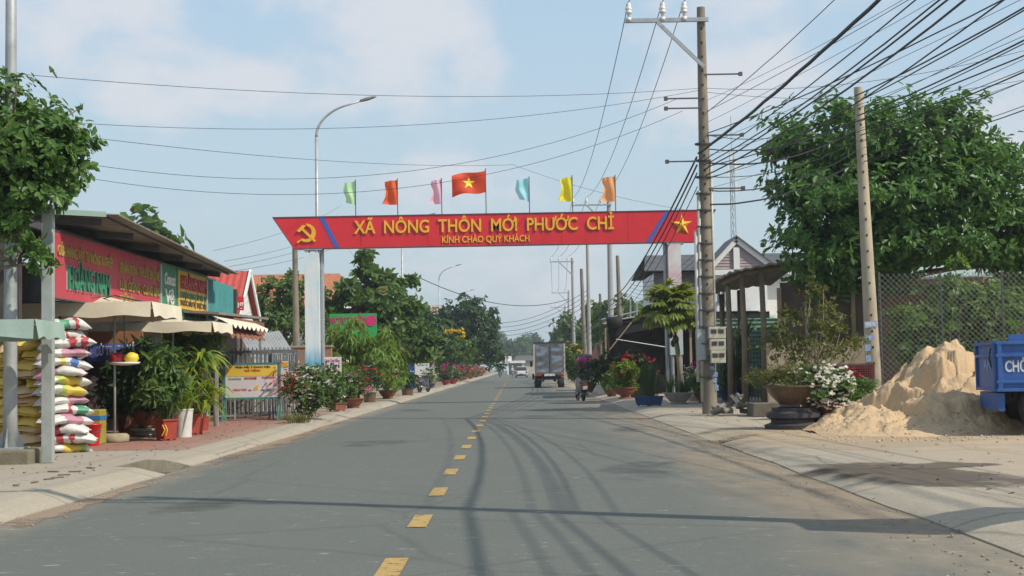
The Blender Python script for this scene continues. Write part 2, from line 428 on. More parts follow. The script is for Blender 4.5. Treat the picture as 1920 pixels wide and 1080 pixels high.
M_conc = surface_mat('kerb_concrete', (.275,.238,.18), (.355,.31,.24), crack=.5, scale=1.6, speck=(.4,.38,.33))
M_redpave = surface_mat('red_paving', (.25,.125,.092), (.31,.165,.125), dust=(.30,.25,.2), dust_axis=[(-6.4, -5.3)], scale=1.2)
M_walk = surface_mat('sandy_pavement', (.25,.21,.16), (.36,.305,.235), dust=(.43,.33,.215), dust_axis=[(4.6, 8.0)], crack=.35, scale=.9)
M_walk2 = surface_mat('sandy_strip', (.27,.235,.19), (.35,.30,.24), crack=.3, scale=1.1, speck=(.17,.13,.10))
M_earth = surface_mat('bare_earth', (.20,.155,.105), (.30,.24,.17), scale=.5)
M_field = surface_mat('field_ground', (.07,.085,.035), (.16,.14,.085), scale=.05)

def sheet(name, x0, x1, y0, y1, z, mat, nx=1, ny=1, parent=None):
    mb = MB(); mb.grid(lambda u, v: (x0+(x1-x0)*u, y0+(y1-y0)*v, z), nx, ny)
    o = mb.build(name, mat, parent); o['kind'] = 'structure'; return o
sheet('ground', -900, 900, -100, 1400, -0.30, M_field)
road = sheet('road', RX0-.02, RX1+.02, -30, 900, 0.0, M_asphalt, 2, 60)
M_yellow = surface_mat('yellow_road_paint', (.34,.222,.075), (.41,.28,.105), scale=5, speck=(.13,.13,.11))
_n = M_yellow.node_tree.nodes; _l = M_yellow.node_tree.links        # worn paint: asphalt shows through
_t = _n.new('ShaderNodeNewGeometry'); _z = _n.new('ShaderNodeTexNoise'); _z.inputs['Scale'].default_value = 7; _z.inputs['Detail'].default_value = 9; _z.inputs['Roughness'].default_value = .72; _l.new(_t.outputs['Position'], _z.inputs['Vector'])
_r = _n.new('ShaderNodeValToRGB'); _r.color_ramp.elements[0].position = .53; _r.color_ramp.elements[1].position = .66; _l.new(_z.outputs['Fac'], _r.inputs['Fac']); _x = _n.new('ShaderNodeMixShader'); _tr = _n.new('ShaderNodeBsdfTransparent')
_l.new(_r.outputs['Color'], _x.inputs[0]); _l.new(_n['Principled BSDF'].outputs[0], _x.inputs[1]); _l.new(_tr.outputs[0], _x.inputs[2]); _l.new(_x.outputs[0], _n['Material Output'].inputs['Surface'])
p0 = gnd(782, 988); CLX = p0.x
mb = MB(); mb.box((0, .515, .004), (.165, 1.03, .003)); dash0 = mb.build('lane_dash', M_yellow, road, local=True)
dash0.location = (CLX, 9.37-3.04*5, .0025)
for i in range(1, 70):
    d = dash0.copy(); COL.objects.link(d); d.location.y = 9.37+3.04*(i-5)

# kerbs: sloped concrete aprons with a gap where the gully lies
def kerb(name, xe, xi, spans, parent=None):
    mb = MB(); rnd = random.Random(4)
    for y0, y1 in spans:
        ny = max(2, int((y1-y0)/1.2)); ny = min(ny, 260)
        prof = [(0, -.12), (0, .014), (.25, .065), (.62, .115), (1.0, .121), (1.0, -.12)]
        rows = []
        for j in range(ny+1):
            y = y0+(y1-y0)*j/ny; wob = 0.02*math.sin(y*1.7)+0.015*math.sin(y*.61+2)
            rows.append([(xe+(xi-xe)*a+(wob if a == 0 else 0), y, z+rnd.uniform(-.004,.004)) for a, z in prof])
        base = len(mb.v); k = len(prof)
        for r_ in rows: mb.v += r_
        for j in range(ny):
            for i in range(k-1):
                a = base+j*k+i; f = (a, a+1, a+k+1, a+k)
                mb.f.append(f if xi > xe else f[::-1]); mb.m.append(0)
        for j in (0, ny):
            f = tuple(base+j*k+i for i in range(k)); mb.f.append(f); mb.m.append(0)
    o = mb.build(name, M_conc, None); o['kind'] = 'structure'; return o
kl = kerb('kerb_left', RX0, LK, [(-12, 19.3), (20.9, 900)])
kr = kerb('kerb_right', RX1, RK, [(-12, 24.35), (25.35, 900)])
M_darkconc = pm('dark_concrete', (.12,.105,.08), .9, .4, 5, .4, 30)  # darker tone than the kerb, for the gully floors and the step
M_mossconc = pm('mossy_concrete', (.22,.19,.14), .9, .35, 4, .4, 25, rgb2=(.13,.12,.07))
for nm, x0, x1, y0, y1 in (('gully_left', LK, RX0, 19.3, 20.9), ('gully_right', RX1, RK, 24.35, 25.35)):
    mb = MB(); mb.bbox((x0, y0, -.16), (x1, y1, -.06)); o = mb.build(nm, M_darkconc); o['kind'] = 'structure'
    mb = MB(); xi = x0-.03 if x0 < 0 else x1+.03
    mb.bbox((min(xi, xi+(.06 if x0 < 0 else -.06)), y0+.003, -.058), (max(xi, xi+(.06 if x0 < 0 else -.06)), y1-.003, .123)); mb.build('back_wall', M_mossconc, o)
    if x0 > 0:
        mb = MB()
        for k in range(9): mb.box((x0+.1+k*.075, (y0+y1)/2, .02+k*.011), (.03, y1-y0-.06, .02))
        mb.build('grate', pm('rusty_iron', (.09,.07,.055), .8, .4, 12, .3, 60, metal=.4), o)
    else:
        mb = MB(); mb.prism([(x1-.05, y0+.002, -.055), (x0+.05, y0+.002, .10), (x0+.05, y0+.30, .10), (x1-.05, y0+.05, -.055)], (0, 0, -1), .05); mb.build('wing_wall', M_mossconc, o)

sheet('pavement_left_near', -14, LK, -12, 23.6, WALK-.002, M_walk2, 4, 8)
sheet('pavement_left_red', -14, LK, 23.6, 44, WALK+.001, M_redpave, 4, 8)
sheet('verge_left', -60, LK, 44, 900, WALK-.003, M_earth, 6, 40)
sheet('yard_left', -60, -14, -12, 44, WALK-.006, M_earth)
sheet('pavement_right', RK, 40, -12, 62, WALK, M_walk, 8, 12)
sheet('verge_right', RK, 60, 62, 900, WALK-.004, M_earth, 6, 40)

# stains and washed earth: thin sheets whose outline is broken up by a noise mask
def decal(name, cx_, cy_, lx, ly, rot, z, base, base2, rough, seed, dens=.5, soft=.14, top=1.0):
    m = surface_mat('stain_'+name+str(seed), base, base2, scale=2.5, rough=rough); n = m.node_tree.nodes; l = m.node_tree.links
    t = n.new('ShaderNodeTexCoord'); sp = n.new('ShaderNodeSeparateXYZ'); l.new(t.outputs['Generated'], sp.inputs[0]); f = None
    def mth(op, a, b):
        q = n.new('ShaderNodeMath'); q.operation = op
        for i, v in enumerate((a, b)):
            if isinstance(v, (int, float)): q.inputs[i].default_value = v
            else: l.new(v, q.inputs[i])
        return q.outputs[0]
    for ax in 'XY':
        e = mth('MULTIPLY', mth('MULTIPLY', sp.outputs[ax], mth('SUBTRACT', 1.0, sp.outputs[ax])), 4.0); f = e if f is None else mth('MULTIPLY', f, e)
    nz_ = n.new('ShaderNodeTexNoise'); nz_.inputs['Scale'].default_value = 1.3; nz_.inputs['Detail'].default_value = 9; nz_.inputs['Roughness'].default_value = .62
    mp_ = n.new('ShaderNodeMapping'); mp_.inputs['Location'].default_value = (seed*3.7, 0, 0); l.new(t.outputs['Object'], mp_.inputs['Vector']); l.new(mp_.outputs['Vector'], nz_.inputs['Vector'])
    v = mth('ADD', mth('MULTIPLY', f, .55), nz_.outputs['Fac']); mr = n.new('ShaderNodeMapRange'); mr.inputs[1].default_value = .96-dens*.35; mr.inputs[2].default_value = .96-dens*.35+soft; mr.inputs[4].default_value = top; l.new(v, mr.inputs[0])
    tr = n.new('ShaderNodeBsdfTransparent'); mxs = n.new('ShaderNodeMixShader'); l.new(mr.outputs[0], mxs.inputs[0]); l.new(tr.outputs[0], mxs.inputs[1]); l.new(n['Principled BSDF'].outputs[0], mxs.inputs[2]); l.new(mxs.outputs[0], n['Material Output'].inputs['Surface'])
    mb = MB(); mb.grid(lambda u, v: ((u-.5)*lx, (v-.5)*ly, 0), 2, 2); o = mb.build(name, m); o.location = (cx_, cy_, z); o.rotation_euler = (0, 0, rot); o['kind'] = 'structure'; return o
def G(px, py, z=WALK): return gnd(px, py, z)
def decal_line(name, pa, pb, wid, z, *args):
    a, b = G(*pa, z), G(*pb, z); d = b-a; return decal(name, (a.x+b.x)/2, (a.y+b.y)/2, d.length*1.25, wid, math.atan2(d.y, d.x), z+.004, *args)
wet = ((.075,.052,.034), (.15,.11,.075), .35)
decal_line('damp_patch', (1560,866), (1900,915), 2.0, WALK, *wet, 1, .75, .2, .9); decal_line('damp_patch', (1660,880), (1860,866), 1.4, WALK+.001, *wet, 2, .55); decal_line('damp_patch', (1520,916), (1565,930), .5, 0.0, *wet, 3, .6)
silt = ((.19,.14,.095), (.28,.21,.15), .9)
decal_line('silt_streak', (380,872), (640,780), 1.5, 0.0, *silt, 4, .62); decal_line('silt_streak', (0,985), (262,903), .8, 0.0, *silt, 5, .8); decal_line('silt_streak', (640,780), (830,727), 1.0, .001, *silt, 6, .6)
dustc = ((.36,.275,.185), (.44,.345,.24), .95)
decal_line('dust_drift', (1340,836), (1560,915), 3.0, 0.0, *dustc, 7, .75, .6, .62); decal_line('dust_drift', (1480,890), (1800,1010), 3.0, .001, *dustc, 8, .75, .6, .62); decal_line('dust_drift', (1180,772), (1330,815), 2.2, .0, *dustc, 9, .6, .6, .6); decal_line('dust_drift', (1420,800), (1700,845), 5.0, WALK, *((.44,.33,.21), (.50,.38,.25), .95), 10, .8, .5, .8)
oil = ((.055,.058,.055), (.085,.088,.083), .6)
for k in range(7): decal('tar_patch', (-3.2, 1.6, -2.6, 2.4, .6, -3.4, 1.2)[k], (15, 19, 27, 31, 40, 48, 64)[k], 1.6+.5*(k % 3), 4.5+2*(k % 2), .1*(k-3), .0046+.0002*k, *oil, 20+k, .14, .3, .55)

# grit along the asphalt edges and half-buried brick ends in the left pavement
rnd = random.Random(21); mb = MB()
for k in range(900):
    left = rnd.random() < .5; x = rnd.gauss(-4.6,.18) if left else rnd.gauss(3.25,.25); y = 9+rnd.random()**1.5*45; s_ = rnd.uniform(.004,.014)
    mb.lathe((x, y, .003 if (RX0 < x < RX1) else .02), [(s_, 0), (s_*1.1, s_*.5), (s_*.5, s_)], 5)
gr_ = mb.build('grit', pm('grit_stone', (.26,.22,.17), .95, .4, 30, 0)); tag(gr_, 'fine grit lying along both edges of the asphalt', 'grit', kind='stuff')
for k, (px, py) in enumerate(((140,868+17),(120,891),(108,896),(92,899),(65,905),(30,911),(170,878),(100,885))):
    p = gnd(px, py, WALK); mb = MB(); mb.box((p.x, p.y, WALK+.004), (.15,.055,.02), Matrix.Rotation(.4*k, 3, 'Z')); o = mb.build('brick', pm('dark_brick_end', (.13,.085,.06), .9, .3, 8, .2, 30), bpy.data.objects['pavement_left_near'], bevel=.008)
# ================================================================== gate over the road
GD = 55.0
M_red = pm('red_sign_panel', (.60,.020,.030), .45, .10, 1.0, .25, 2.5)
M_gold = pm('yellow_letter', (.78,.40,.025), .45, .08, 6, .05, 30)
M_blue = pm('blue_stripe', (.04,.10,.42), .5, .08, 6, 0)
M_steel = pm('galvanised_steel', (.38,.40,.42), .45, .15, 9, .05, 40, metal=.6)
M_darkst = pm('dark_steel', (.10,.10,.105), .55, .25, 9, .05, 40, metal=.4)
M_white = pm('white_paint', (.72,.72,.70), .55, .06, 4, .05, 30)
TL, TR, BL, BR = at(511,408,GD), at(1342,393,GD), at(548,467,GD), at(1300,453,GD)
zt = (TL.z+TR.z)/2; zb = (BL.z+BR.z)/2; cx = (TL.x+TR.x)/2; hw_t = (TR.x-TL.x)/2; hw_b = (BR.x-BL.x)/2
gate = thing('welcome_gate', 'red overhead welcome gate with yellow letters spanning the road', 'gate', (cx, GD, 0))
def gx(px, py=430): return at(px, py, GD)
mb = MB(); poly = [(cx-hw_t, GD, zt), (cx+hw_t, GD, zt), (cx+hw_b, GD, zb), (cx-hw_b, GD, zb)]
mb.prism(poly[::-1], (0,1,0), .55); board = mb.build('sign_panel', M_red, gate)
mb = MB()
for a, b in ((0,1),(1,2),(2,3),(3,0)): mb.bar(Vector(poly[a])+Vector((0,-.012,0)), Vector(poly[b])+Vector((0,-.012,0)), .03, .03, (0,1,0))
mb.build('edge_trim', M_darkst, board)
for k in range(1, 6):
    x_ = cx-hw_b+2*hw_b*k/6; mb = MB(); mb.bbox((x_-.006, GD-.004, zb+.02), (x_+.006, GD-.001, zt-.02)); mb.build('panel_seam', pm('seam_dark_red', (.22,.01,.015), .6, .1, 3, 0), board)
for a, b, c, d in ((598,628,628+9,607), (1248,1211,1219,1256)):
    mb = MB(); y = GD-.012
    p = [at(a,405,GD), at(d,405,GD), at(c,462,GD), at(b,462,GD)]
    zz = [zt-.02, zt-.02, zb+.02, zb+.02]
    mb.prism([(q.x, y, z_) for q, z_ in zip(p, zz)][::-1], (0,1,0), .008); mb.build('stripe', M_blue, board)
y = GD-.034
p1, p2 = at(664,437,GD), at(1151,429,GD); cap = .475
words = lettering('letter', 'XÃ  NÔNG  THÔN  MỚI  PHƯỚC  CHỈ', M_gold, board, ((p1.x+p2.x)/2, y, (at(900,434,GD).z)), (1,0,0), (0,0,1), cap, p2.x-p1.x, bold=.016, extrude=.022, split=True)
p1, p2 = at(829,455,GD), at(993,453,GD)
lettering('letter', 'KÍNH CHÀO QUÝ KHÁCH', M_gold, board, ((p1.x+p2.x)/2, GD-.022, (p1.z+p2.z)/2), (1,0,0), (0,0,1), .235, p2.x-p1.x, bold=.016, extrude=.012, split=True)
# hammer and sickle
c = at(575,437,GD); hs = MB(); u = 17.5*GD/F0
def HS(x, z, dy=0): return (c.x+x*u, GD-.06+dy, c.z+z*u)
out = []; inn = []
for i in range(15):                                      # sickle blade: crescent open to the left
    t = i/14; a = R(-128+t*222); ro = 1.0; ri = .60+.22*abs(t-.45)*1.2+(.25 if t > .93 else 0)
    out.append((ro*math.cos(a), ro*math.sin(a))); inn.append((min(ri, .98)*math.cos(a)-.10*(1-abs(2*t-1)), min(ri,.98)*math.sin(a)))
for i in range(14):
    q = [out[i], out[i+1], inn[i+1], inn[i]]; hs.prism([HS(*p) for p in q][::-1], (0,1,0), .04)
hs.prism([HS(*p) for p in ((-.55,-.68),(-.72,-.95),(-.95,-1.12),(-1.05,-.98),(-.85,-.8))], (0,1,0), .04)
hs.build('sickle_emblem', M_gold, board)
hs = MB()
hs.prism([HS(*p, -.012) for p in ((-.62,.42),(-.42,.60),(1.02,-.82),(.84,-1.02))], (0,1,0), .045)
hs.prism([HS(*p, -.016) for p in ((-1.05,.22),(-.42,.85),(-.02,.80),(-.30,.50),(-.72,.08))], (0,1,0), .05)
hs.build('hammer_emblem', M_gold, board)
# faceted star
c = at(1278,422,GD); st = MB(); ro, ri = 20.5*GD/F0, 8.2*GD/F0; ring = []
for k in range(10):
    a = R(90+36*k); r_ = ro if k % 2 == 0 else ri; ring.append((c.x+r_*math.cos(a), GD-.02, c.z+r_*math.sin(a)))
vs = ring+[(c.x, GD-.13, c.z)]+[(p[0], GD-.005, p[2]) for p in ring]
st.add(vs, [(k, 10, (k+1) % 10) for k in range(10)]+[(k, (k+1) % 10, 11+(k+1) % 10, 11+k) for k in range(10)])
st.build('star_emblem', M_gold, board)
# columns: printed box on two pipes
def print_mat(name, base, blot, blot2, zlo, zhi, foot):
    m = pm(name, base, .5, .05, 2, .03, 20); n = m.node_tree.nodes; l = m.node_tree.links; b = n['Principled BSDF']
    t = n.new('ShaderNodeTexCoord'); s = n.new('ShaderNodeSeparateXYZ'); l.new(t.outputs['Object'], s.inputs[0])
    z = n.new('ShaderNodeTexNoise'); z.inputs['Scale'].default_value = 1.6; z.inputs['Detail'].default_value = 5; l.new(t.outputs['Object'], z.inputs['Vector'])
    r = n.new('ShaderNodeValToRGB'); r.color_ramp.elements[0].position = .42; r.color_ramp.elements[1].position = .68
    r.color_ramp.elements[0].color = (*base, 1); r.color_ramp.elements[1].color = (*blot, 1); l.new(z.outputs['Fac'], r.inputs['Fac'])
    mr = n.new('ShaderNodeMapRange'); mr.inputs[1].default_value = zlo; mr.inputs[2].default_value = zhi; l.new(s.outputs['Z'], mr.inputs[0])
    ad = n.new('ShaderNodeMath'); ad.operation = 'ADD'; z2 = n.new('ShaderNodeTexNoise'); z2.inputs['Scale'].default_value = 9; mp = n.new('ShaderNodeMapping'); mp.inputs['Scale'].default_value = (1,1,.15); l.new(t.outputs['Object'], mp.inputs['Vector']); l.new(mp.outputs['Vector'], z2.inputs['Vector'])
    sb = n.new('ShaderNodeMath'); sb.operation = 'MULTIPLY_ADD'; sb.inputs[1].default_value = .9; sb.inputs[2].default_value = -.45; l.new(z2.outputs['Fac'], sb.inputs[0])
    l.new(mr.outputs[0], ad.inputs[0]); l.new(sb.outputs[0], ad.inputs[1])
    mx_ = n.new('ShaderNodeMixRGB'); mx_.inputs['Color1'].default_value = (*foot, 1); l.new(ad.outputs[0], mx_.inputs['Fac']); l.new(r.outputs['Color'], mx_.inputs['Color2'])
    ad.use_clamp = True
    l.new(mx_.outputs['Color'], b.inputs['Base Color']); return m
for px0, px1, py0, py1, mat in ((571,600,474,685, print_mat('column_print_pale', (.66,.68,.68), (.55,.66,.70), None, 1.6, 2.3, (.05,.30,.46))),
                                (1252,1281,458,665, print_mat('column_print_pink', (.62,.62,.60), (.62,.35,.40), None, 2.0, 2.7, (.45,.58,.58)))):
    a, b = at(px0, py0, GD), at(px1, py1, GD)
    mb = MB(); mb.bbox((a.x, GD-.05, b.z), (b.x, GD+.5, a.z)); cp = mb.build('column', mat, gate)
    mb = MB()
    for x in (a.x+.09, b.x-.09):
        for yy in (GD+.05, GD+.42): mb.tube([(x, yy, WALK-.02), (x, yy, zb+.02)], .065, 10)
    s = b.x+.085 if px0 < 900 else a.x-.085
    mb.tube([(s, GD+.3, WALK-.02), (s, GD+.3, zb+.02)], .075, 10)
    mb.bbox((a.x-.05, GD-.02, zb-.07), (b.x+.12, GD+.5, zb-.005)); mb.build('column_frame', M_steel, cp)
# flags on the gate
def flag(px_pole, py_top, py_bot, px_w, rgb, lab, nat=False, seed=1):
    pt = at(px_pole, py_top, GD); pb = at(px_pole, py_bot, GD); w = px_w*1.22*GD/F0; h = pt.z-pb.z
    t = thing('flag', lab, 'flag', (pt.x, GD+.25, zt), 0, 'flags along the top of the gate')
    mb = MB(); mb.tube([(pt.x, GD+.25, zt), (pt.x, GD+.25, pt.z+.06)], .018, 6); mb.build('pole', M_darkst, t)
    rnd = random.Random(seed); ph = rnd.uniform(0, 6)
    def fn(u_, v_):                                      # hoist at u=0, cloth blows to the left
        x = -u_*w*(1-.10*math.sin(v_*3+ph)); zz = pt.z-v_*h*(1-.06*u_)
        if nat: x = -u_*w; zz = pt.z-v_*h-.16*u_*w+.05*math.sin(u_*6+ph)
        else: zz -= .10*u_*h*math.sin(v_*2.5+ph*.3); x += -.05*math.sin(v_*6+ph)*u_
        return (pt.x-.01+x, GD+.25+.09*math.sin(u_*7+v_*3+ph)*(.25+u_)+.05*math.sin(v_*8+ph)*u_, zz)
    mb = MB(); mb.grid(fn, 14, 12)
    m = pm('flag_'+lab.split()[0]+'_'+lab.split()[1], rgb, .6, .06, 5, .08, 12)
    n = m.node_tree.nodes; tr = n.new('ShaderNodeBsdfTranslucent'); tr.inputs['Color'].default_value = (*rgb, 1)
    mixn = n.new('ShaderNodeMixShader'); mixn.inputs[0].default_value = .5
    m.node_tree.links.new(n['Principled BSDF'].outputs[0], mixn.inputs[1]); m.node_tree.links.new(tr.outputs[0], mixn.inputs[2]); m.node_tree.links.new(mixn.outputs[0], n['Material Output'].inputs['Surface'])
    cl = mb.build('cloth', m, t, smooth=True)
    if nat:
        sm = MB(); cxy = Vector(fn(.5, .5)); pts = []
        for side in (-1, 1):
            vs = []
            for k in range(10):
                a = R(90+36*k); rr = (.30 if k % 2 == 0 else .12)*h
                uu = .5-rr*math.cos(a)/w; vv = .5-rr*math.sin(a)/h; q = Vector(fn(uu, vv)); vs.append(q+Vector((0, side*.02, 0)))
            vs.append(cxy+Vector((0, side*.025, 0)))
            sm.add(vs, [(k, 10, (k+1) % 10) for k in range(10)])
        sm.build('star', pm('flag_star_yellow', (.85,.62,.03), .6, .05, 5, 0), cl)
    return t
flag(665,338,384,18,(.55,.86,.50),'pale green banner flag on thin pole above the gate letters XÃ',seed=2)
flag(744,336,383,20,(.86,.14,.04),'plain red banner flag above the gate word NÔNG',seed=3)
flag(827,335,382,16,(.90,.55,.66),'pink banner flag beside the red flag with a yellow star',seed=4)
flag(910,317,357,52,(.86,.09,.03),'red flag with a yellow star flying above the gate centre',True,5)
flag(992,332,377,19,(.42,.80,.86),'light blue banner flag above the gate word PHƯỚC',seed=6)
flag(1073,330,377,18,(.92,.80,.03),'yellow banner flag above the gate, beside the orange one',seed=7)
flag(1154,329,377,20,(.95,.44,.18),'orange banner flag above the gate word CHỈ',seed=8)
# ================================================================== street lamps, poles, wires
M_lamp = pm('zinc_lamp_post', (.36,.38,.38), .5, .22, 3, .08, 30, metal=.35)
M_polec = pm('pole_concrete', (.37,.32,.235), .9, .25, 3, .3, 45, stretch=(1,1,.35))
M_poled = pm('old_pole_concrete', (.20,.172,.128), .9, .35, 3, .35, 40, stretch=(1,1,.35))
M_poleg = pm('grey_pole_concrete', (.30,.30,.29), .85, .2, 3, .2, 40, stretch=(1,1,.35))
M_cable = pm('black_cable', (.014,.014,.016), .6, .2, 4, 0)
M_porc = pm('white_porcelain', (.62,.60,.57), .25, .08, 8, 0, coat=.4)
M_brown = pm('brown_porcelain', (.16,.05,.03), .3, .1, 8, 0)
LAMPX = -7.25
def lamp_post(loc, H=11.6, base=False):
    t = thing('street_lamp', '', 'street lamp', loc, 0, 'street lamps along the left verge')
    mb = MB(); mb.tube([(0,0,0), (0,0,.5), (0,0,H*.5), (0,0,H-1.2)], [.105,.1,.08,.06], 14); mb.build('post', M_lamp, t, local=True, smooth=True)
    mb = MB(); pts = []
    for i in range(13):
        a = R(i*5.4); pts.append((1.25*(1-math.cos(a))*1.5, 0, H-1.2+1.35*math.sin(a)))
    e = Vector(pts[-1]); pts.append((e.x+.75, 0, e.z+.22)); mb.tube(pts, [.058-.0015*i for i in range(len(pts))], 10); mb.build('arm', M_lamp, t, local=True, smooth=True)
    e = Vector(pts[-1]); mb = MB(); d = Vector((.96,0,.26)).normalized(); up = Vector((-.26,0,.96))
    secs = [(0,.05,.05),(.06,.11,.07),(.3,.15,.085),(.58,.12,.05),(.68,.05,.02)]; vs = []; fs = []
    for s_, w_, h_ in secs:
        c_ = e+d*(s_-.06)
        for yy, zz in ((-w_,-.5),( w_,-.5),(w_*.8,.6),(-w_*.8,.6)): vs.append(c_+Vector((0,yy,0))+up*zz*h_)
    for i in range(4):
        for j in range(4): a = i*4+j; b = i*4+(j+1) % 4; fs.append((a,b,b+4,a+4))
    fs += [(3,2,1,0), (16,17,18,19)]; mb.add(vs, fs); mb.build('lamp_head', pm('lamp_head_grey', (.17,.175,.18), .5, .1, 9, 0), t, local=True)
    mb = MB(); mb.box((0,0,.012), (.42,.42,.024))
    for sx, sy in ((1,0),(-1,0),(0,1),(0,-1)): mb.prism([(sx*.09, sy*.09, .024), (sx*.2, sy*.2, .024), (sx*.09, sy*.09, .32)], (sy, sx, 0), .012)
    mb.build('base_plate', M_lamp, t, local=True)
    mb = MB(); mb.box((0,0,.055), (.82,.82,.33)); fo = mb.build('footing', M_mossconc, t, local=True, bevel=.03)
    return t
lp0 = lamp_post((LAMPX, 20.7, WALK+.20))
for ch in lp0.children:
    if ch.name.startswith('footing'): ch.location.z = -.22
lamp_lab = ['zinc street lamp post in the pavement beside the stacked yellow sacks', 'tall curved arm street lamp rising behind the left gate column',
            'slim street lamp standing in front of the tall leafy trees past the gate', 'street lamp beside the far potted bougainvillea hedge']
relabel(lp0, lamp_lab[0])
# distances come from where each post crosses the lamp line X = LAMPX
for k, px in enumerate((598, 757, 826, 860, 888, 906, 918, 928, 936)):
    dd = -7.8*F0/(px-966); c = copy_tree(lp0); c.location = (-7.8, dd, WALK+.20)
    relabel(c, lamp_lab[k+1] if k < 3 else 'distant thin street lamp in the row past the bend of bushes')
tiny = [('distant_post', 875, 130)]

def insulator(mb, p, s=1.0):
    mb.lathe(p, [(.03*s,0),(.03*s,.1*s),(.075*s,.12*s),(.08*s,.16*s),(.055*s,.17*s),(.075*s,.2*s),(.078*s,.24*s),(.05*s,.25*s),(.06*s,.29*s),(.05*s,.34*s),(.02*s,.37*s)], 12)
def utility_pole(loc, H, r0, r1, mat, lean=(0,0), label='', holes=False, group=None, name='utility_pole', hn=18):
    t = thing(name, label, 'utility pole', loc, 0, group); lx, ly = lean
    mb = MB(); mb.tube([(lx*k/8, ly*k/8, H*k/8) for k in range(9)], [r0+(r1-r0)*k/8 for k in range(9)], 16)
    shaft = mb.build('shaft', mat, t, local=True); autosmooth(shaft, 50)
    if holes:
        for k in range(hn):
            z = H*(.14+.84*k/hn); f = z/H; r_ = r0+(r1-r0)*f
            mb = MB(); mb.box((lx*f-.1*r_, ly*f-r_*.97, z), (.045,.03,.055)); mb.build('step_hole', pm('hole_dark', (.03,.027,.022), 1, .1, 5, 0), shaft, local=True)
    return t
def crossarm(t, lx, H, span, r, zoff=.35, label=None, big=True, y=-.16):
    mb = MB(); z = H-zoff; x0 = lx-span; x1 = lx+.16
    mb.box(((x0+x1)/2, y, z), (x1-x0, .09, .10)); mb.bar((x0+span*.42, y-.02, z-.05), (lx+.02, y-.02, z-span*.62), .06, .09)
    o = mb.build('crossarm', M_steel, t, local=True)
    for k, f in enumerate((.02, .46, .74) if big else (.03, .38, .76)):
        mi = MB(); x = x0+.06+span*f; insulator(mi, (x, y, z+.05), 1.15); mi.box((x, y, z+.03), (.12,.12,.10)); ii = mi.build('insulator', M_porc, o, local=True, smooth=True)
    return [Vector((x0+.06+span*f, y, z+.47)) for f in ((.02, .46, .74) if big else (.03, .38, .76))]
ORD = ['first','second','third','fourth','fifth','sixth','seventh','eighth','ninth','tenth','eleventh','twelfth','thirteenth','fourteenth','fifteenth','sixteenth']
def wire(a, b, sag, r, label, n=14, wob=0.0, seed=0, group=None, name='overhead_cable'):
    a = Vector(a); b = Vector(b); pts = []; rnd = random.Random(seed)
    for i in range(n+1):
        t = i/n; p = a.lerp(b, t); p.z -= sag*4*t*(1-t)
        if wob and 0 < i < n: p.z += rnd.uniform(-wob, wob)
        pts.append(p)
    mb = MB(); mb.tube(pts, r, 5); o = mb.build(name, M_cable)
    return tag(o, label, 'cable', group)

# tall roadside pole with crossarm (its foot shows at the pavement edge)
b = gnd(1331, 776, WALK); PX, PY = b.x, b.y; top = at(1314, 14, PY)
H1 = top.z-WALK
p1 = utility_pole((PX, PY, WALK), H1, .19, .105, M_poled, (top.x-PX, 0), 'tall concrete utility pole with white insulators and meter boxes by pavement', True, hn=24)
ins1 = crossarm(p1, top.x-PX, H1, at(1314,33,PY).x-at(1170,33,PY).x, .1)
I1 = [Vector((PX, PY, WALK))+q for q in ins1]
mb = MB()                                                # conduit pipes strapped to the pole
for dx, z0, z1, r_ in ((.17, 1.5, 6.3, .035), (-.18, .3, 5.6, .05), (-.28, .8, 4.6, .045)):
    f0, f1 = z0/H1, z1/H1; L_ = top.x-PX; mb.tube([(L_*f0+dx, -.06, z0), (L_*f1+dx*.92, -.06, z1)], r_, 8)
mb.build('conduit', pm('conduit_grey', (.42,.41,.38), .5, .15, 6, .05, 30), p1, local=True, smooth=True)
for z in np.arange(.9, 7.0, .42):
    mb = MB(); f = z/H1; mb.lathe(((top.x-PX)*f-.03, 0, z), [(.235-.05*f, 0), (.235-.05*f, .035)], 14); mb.build('strap', M_darkst, p1, local=True)
M_box = pm('meter_box_cream', (.42,.39,.30), .6, .18, 6, .05, 30, rgb2=(.5,.46,.36))
mbx = MB()
for k, (px0, px1, py0, py1) in enumerate(((1328,1360,613,635), (1330,1360,636,657), (1332,1360,657,681))):
    a, c = at(px0, py0, PY-.35), at(px1, py1, PY-.35)
    mb = MB(); mb.bbox((a.x-PX, -.46, c.z-WALK+.005), (c.x-PX, -.20, a.z-WALK-.005)); bx_ = mb.build('meter_box', M_box, p1, local=True, bevel=.012)
    for s in (.28, .72):
        mb = MB(); x = a.x+(c.x-a.x)*s-PX; z = (a.z*.62+c.z*.38)-WALK; mb.box((x, -.466, z), (.13,.012,.10)); mb.build('window', pm('meter_glass', (.05,.045,.04), .2, .2, 9, 0), bx_, local=True)
a, c = at(1305,618,PY), at(1322,676,PY); mb = MB(); mb.bbox((a.x-PX, -.15, c.z-WALK), (c.x-PX, .15, a.z-WALK)); mb.build('switch_box', pm('box_grey', (.36,.38,.38), .5, .12, 5, .05, 20), p1, local=True, bevel=.01)
M_stick = pm('blue_sticker', (.08,.17,.42), .5, .2, 18, 0, rgb2=(.38,.46,.56))
for px, py, w_, h_ in ((1336,690,11,7), (1340,702,12,8), (1344,727,7,11), (1339,713,11,8)):
    q = at(px, py, PY-.2); mb = MB(); mb.box((q.x-PX, -.196+abs(q.x-PX-(top.x-PX)*.15)*.35, q.z-WALK), (w_*PY/F0, .012, h_*PY/F0))
    mb.build('sticker', M_stick if py != 712 else pm('tan_sticker', (.35,.27,.14), .6, .2, 8, 0), p1, local=True)
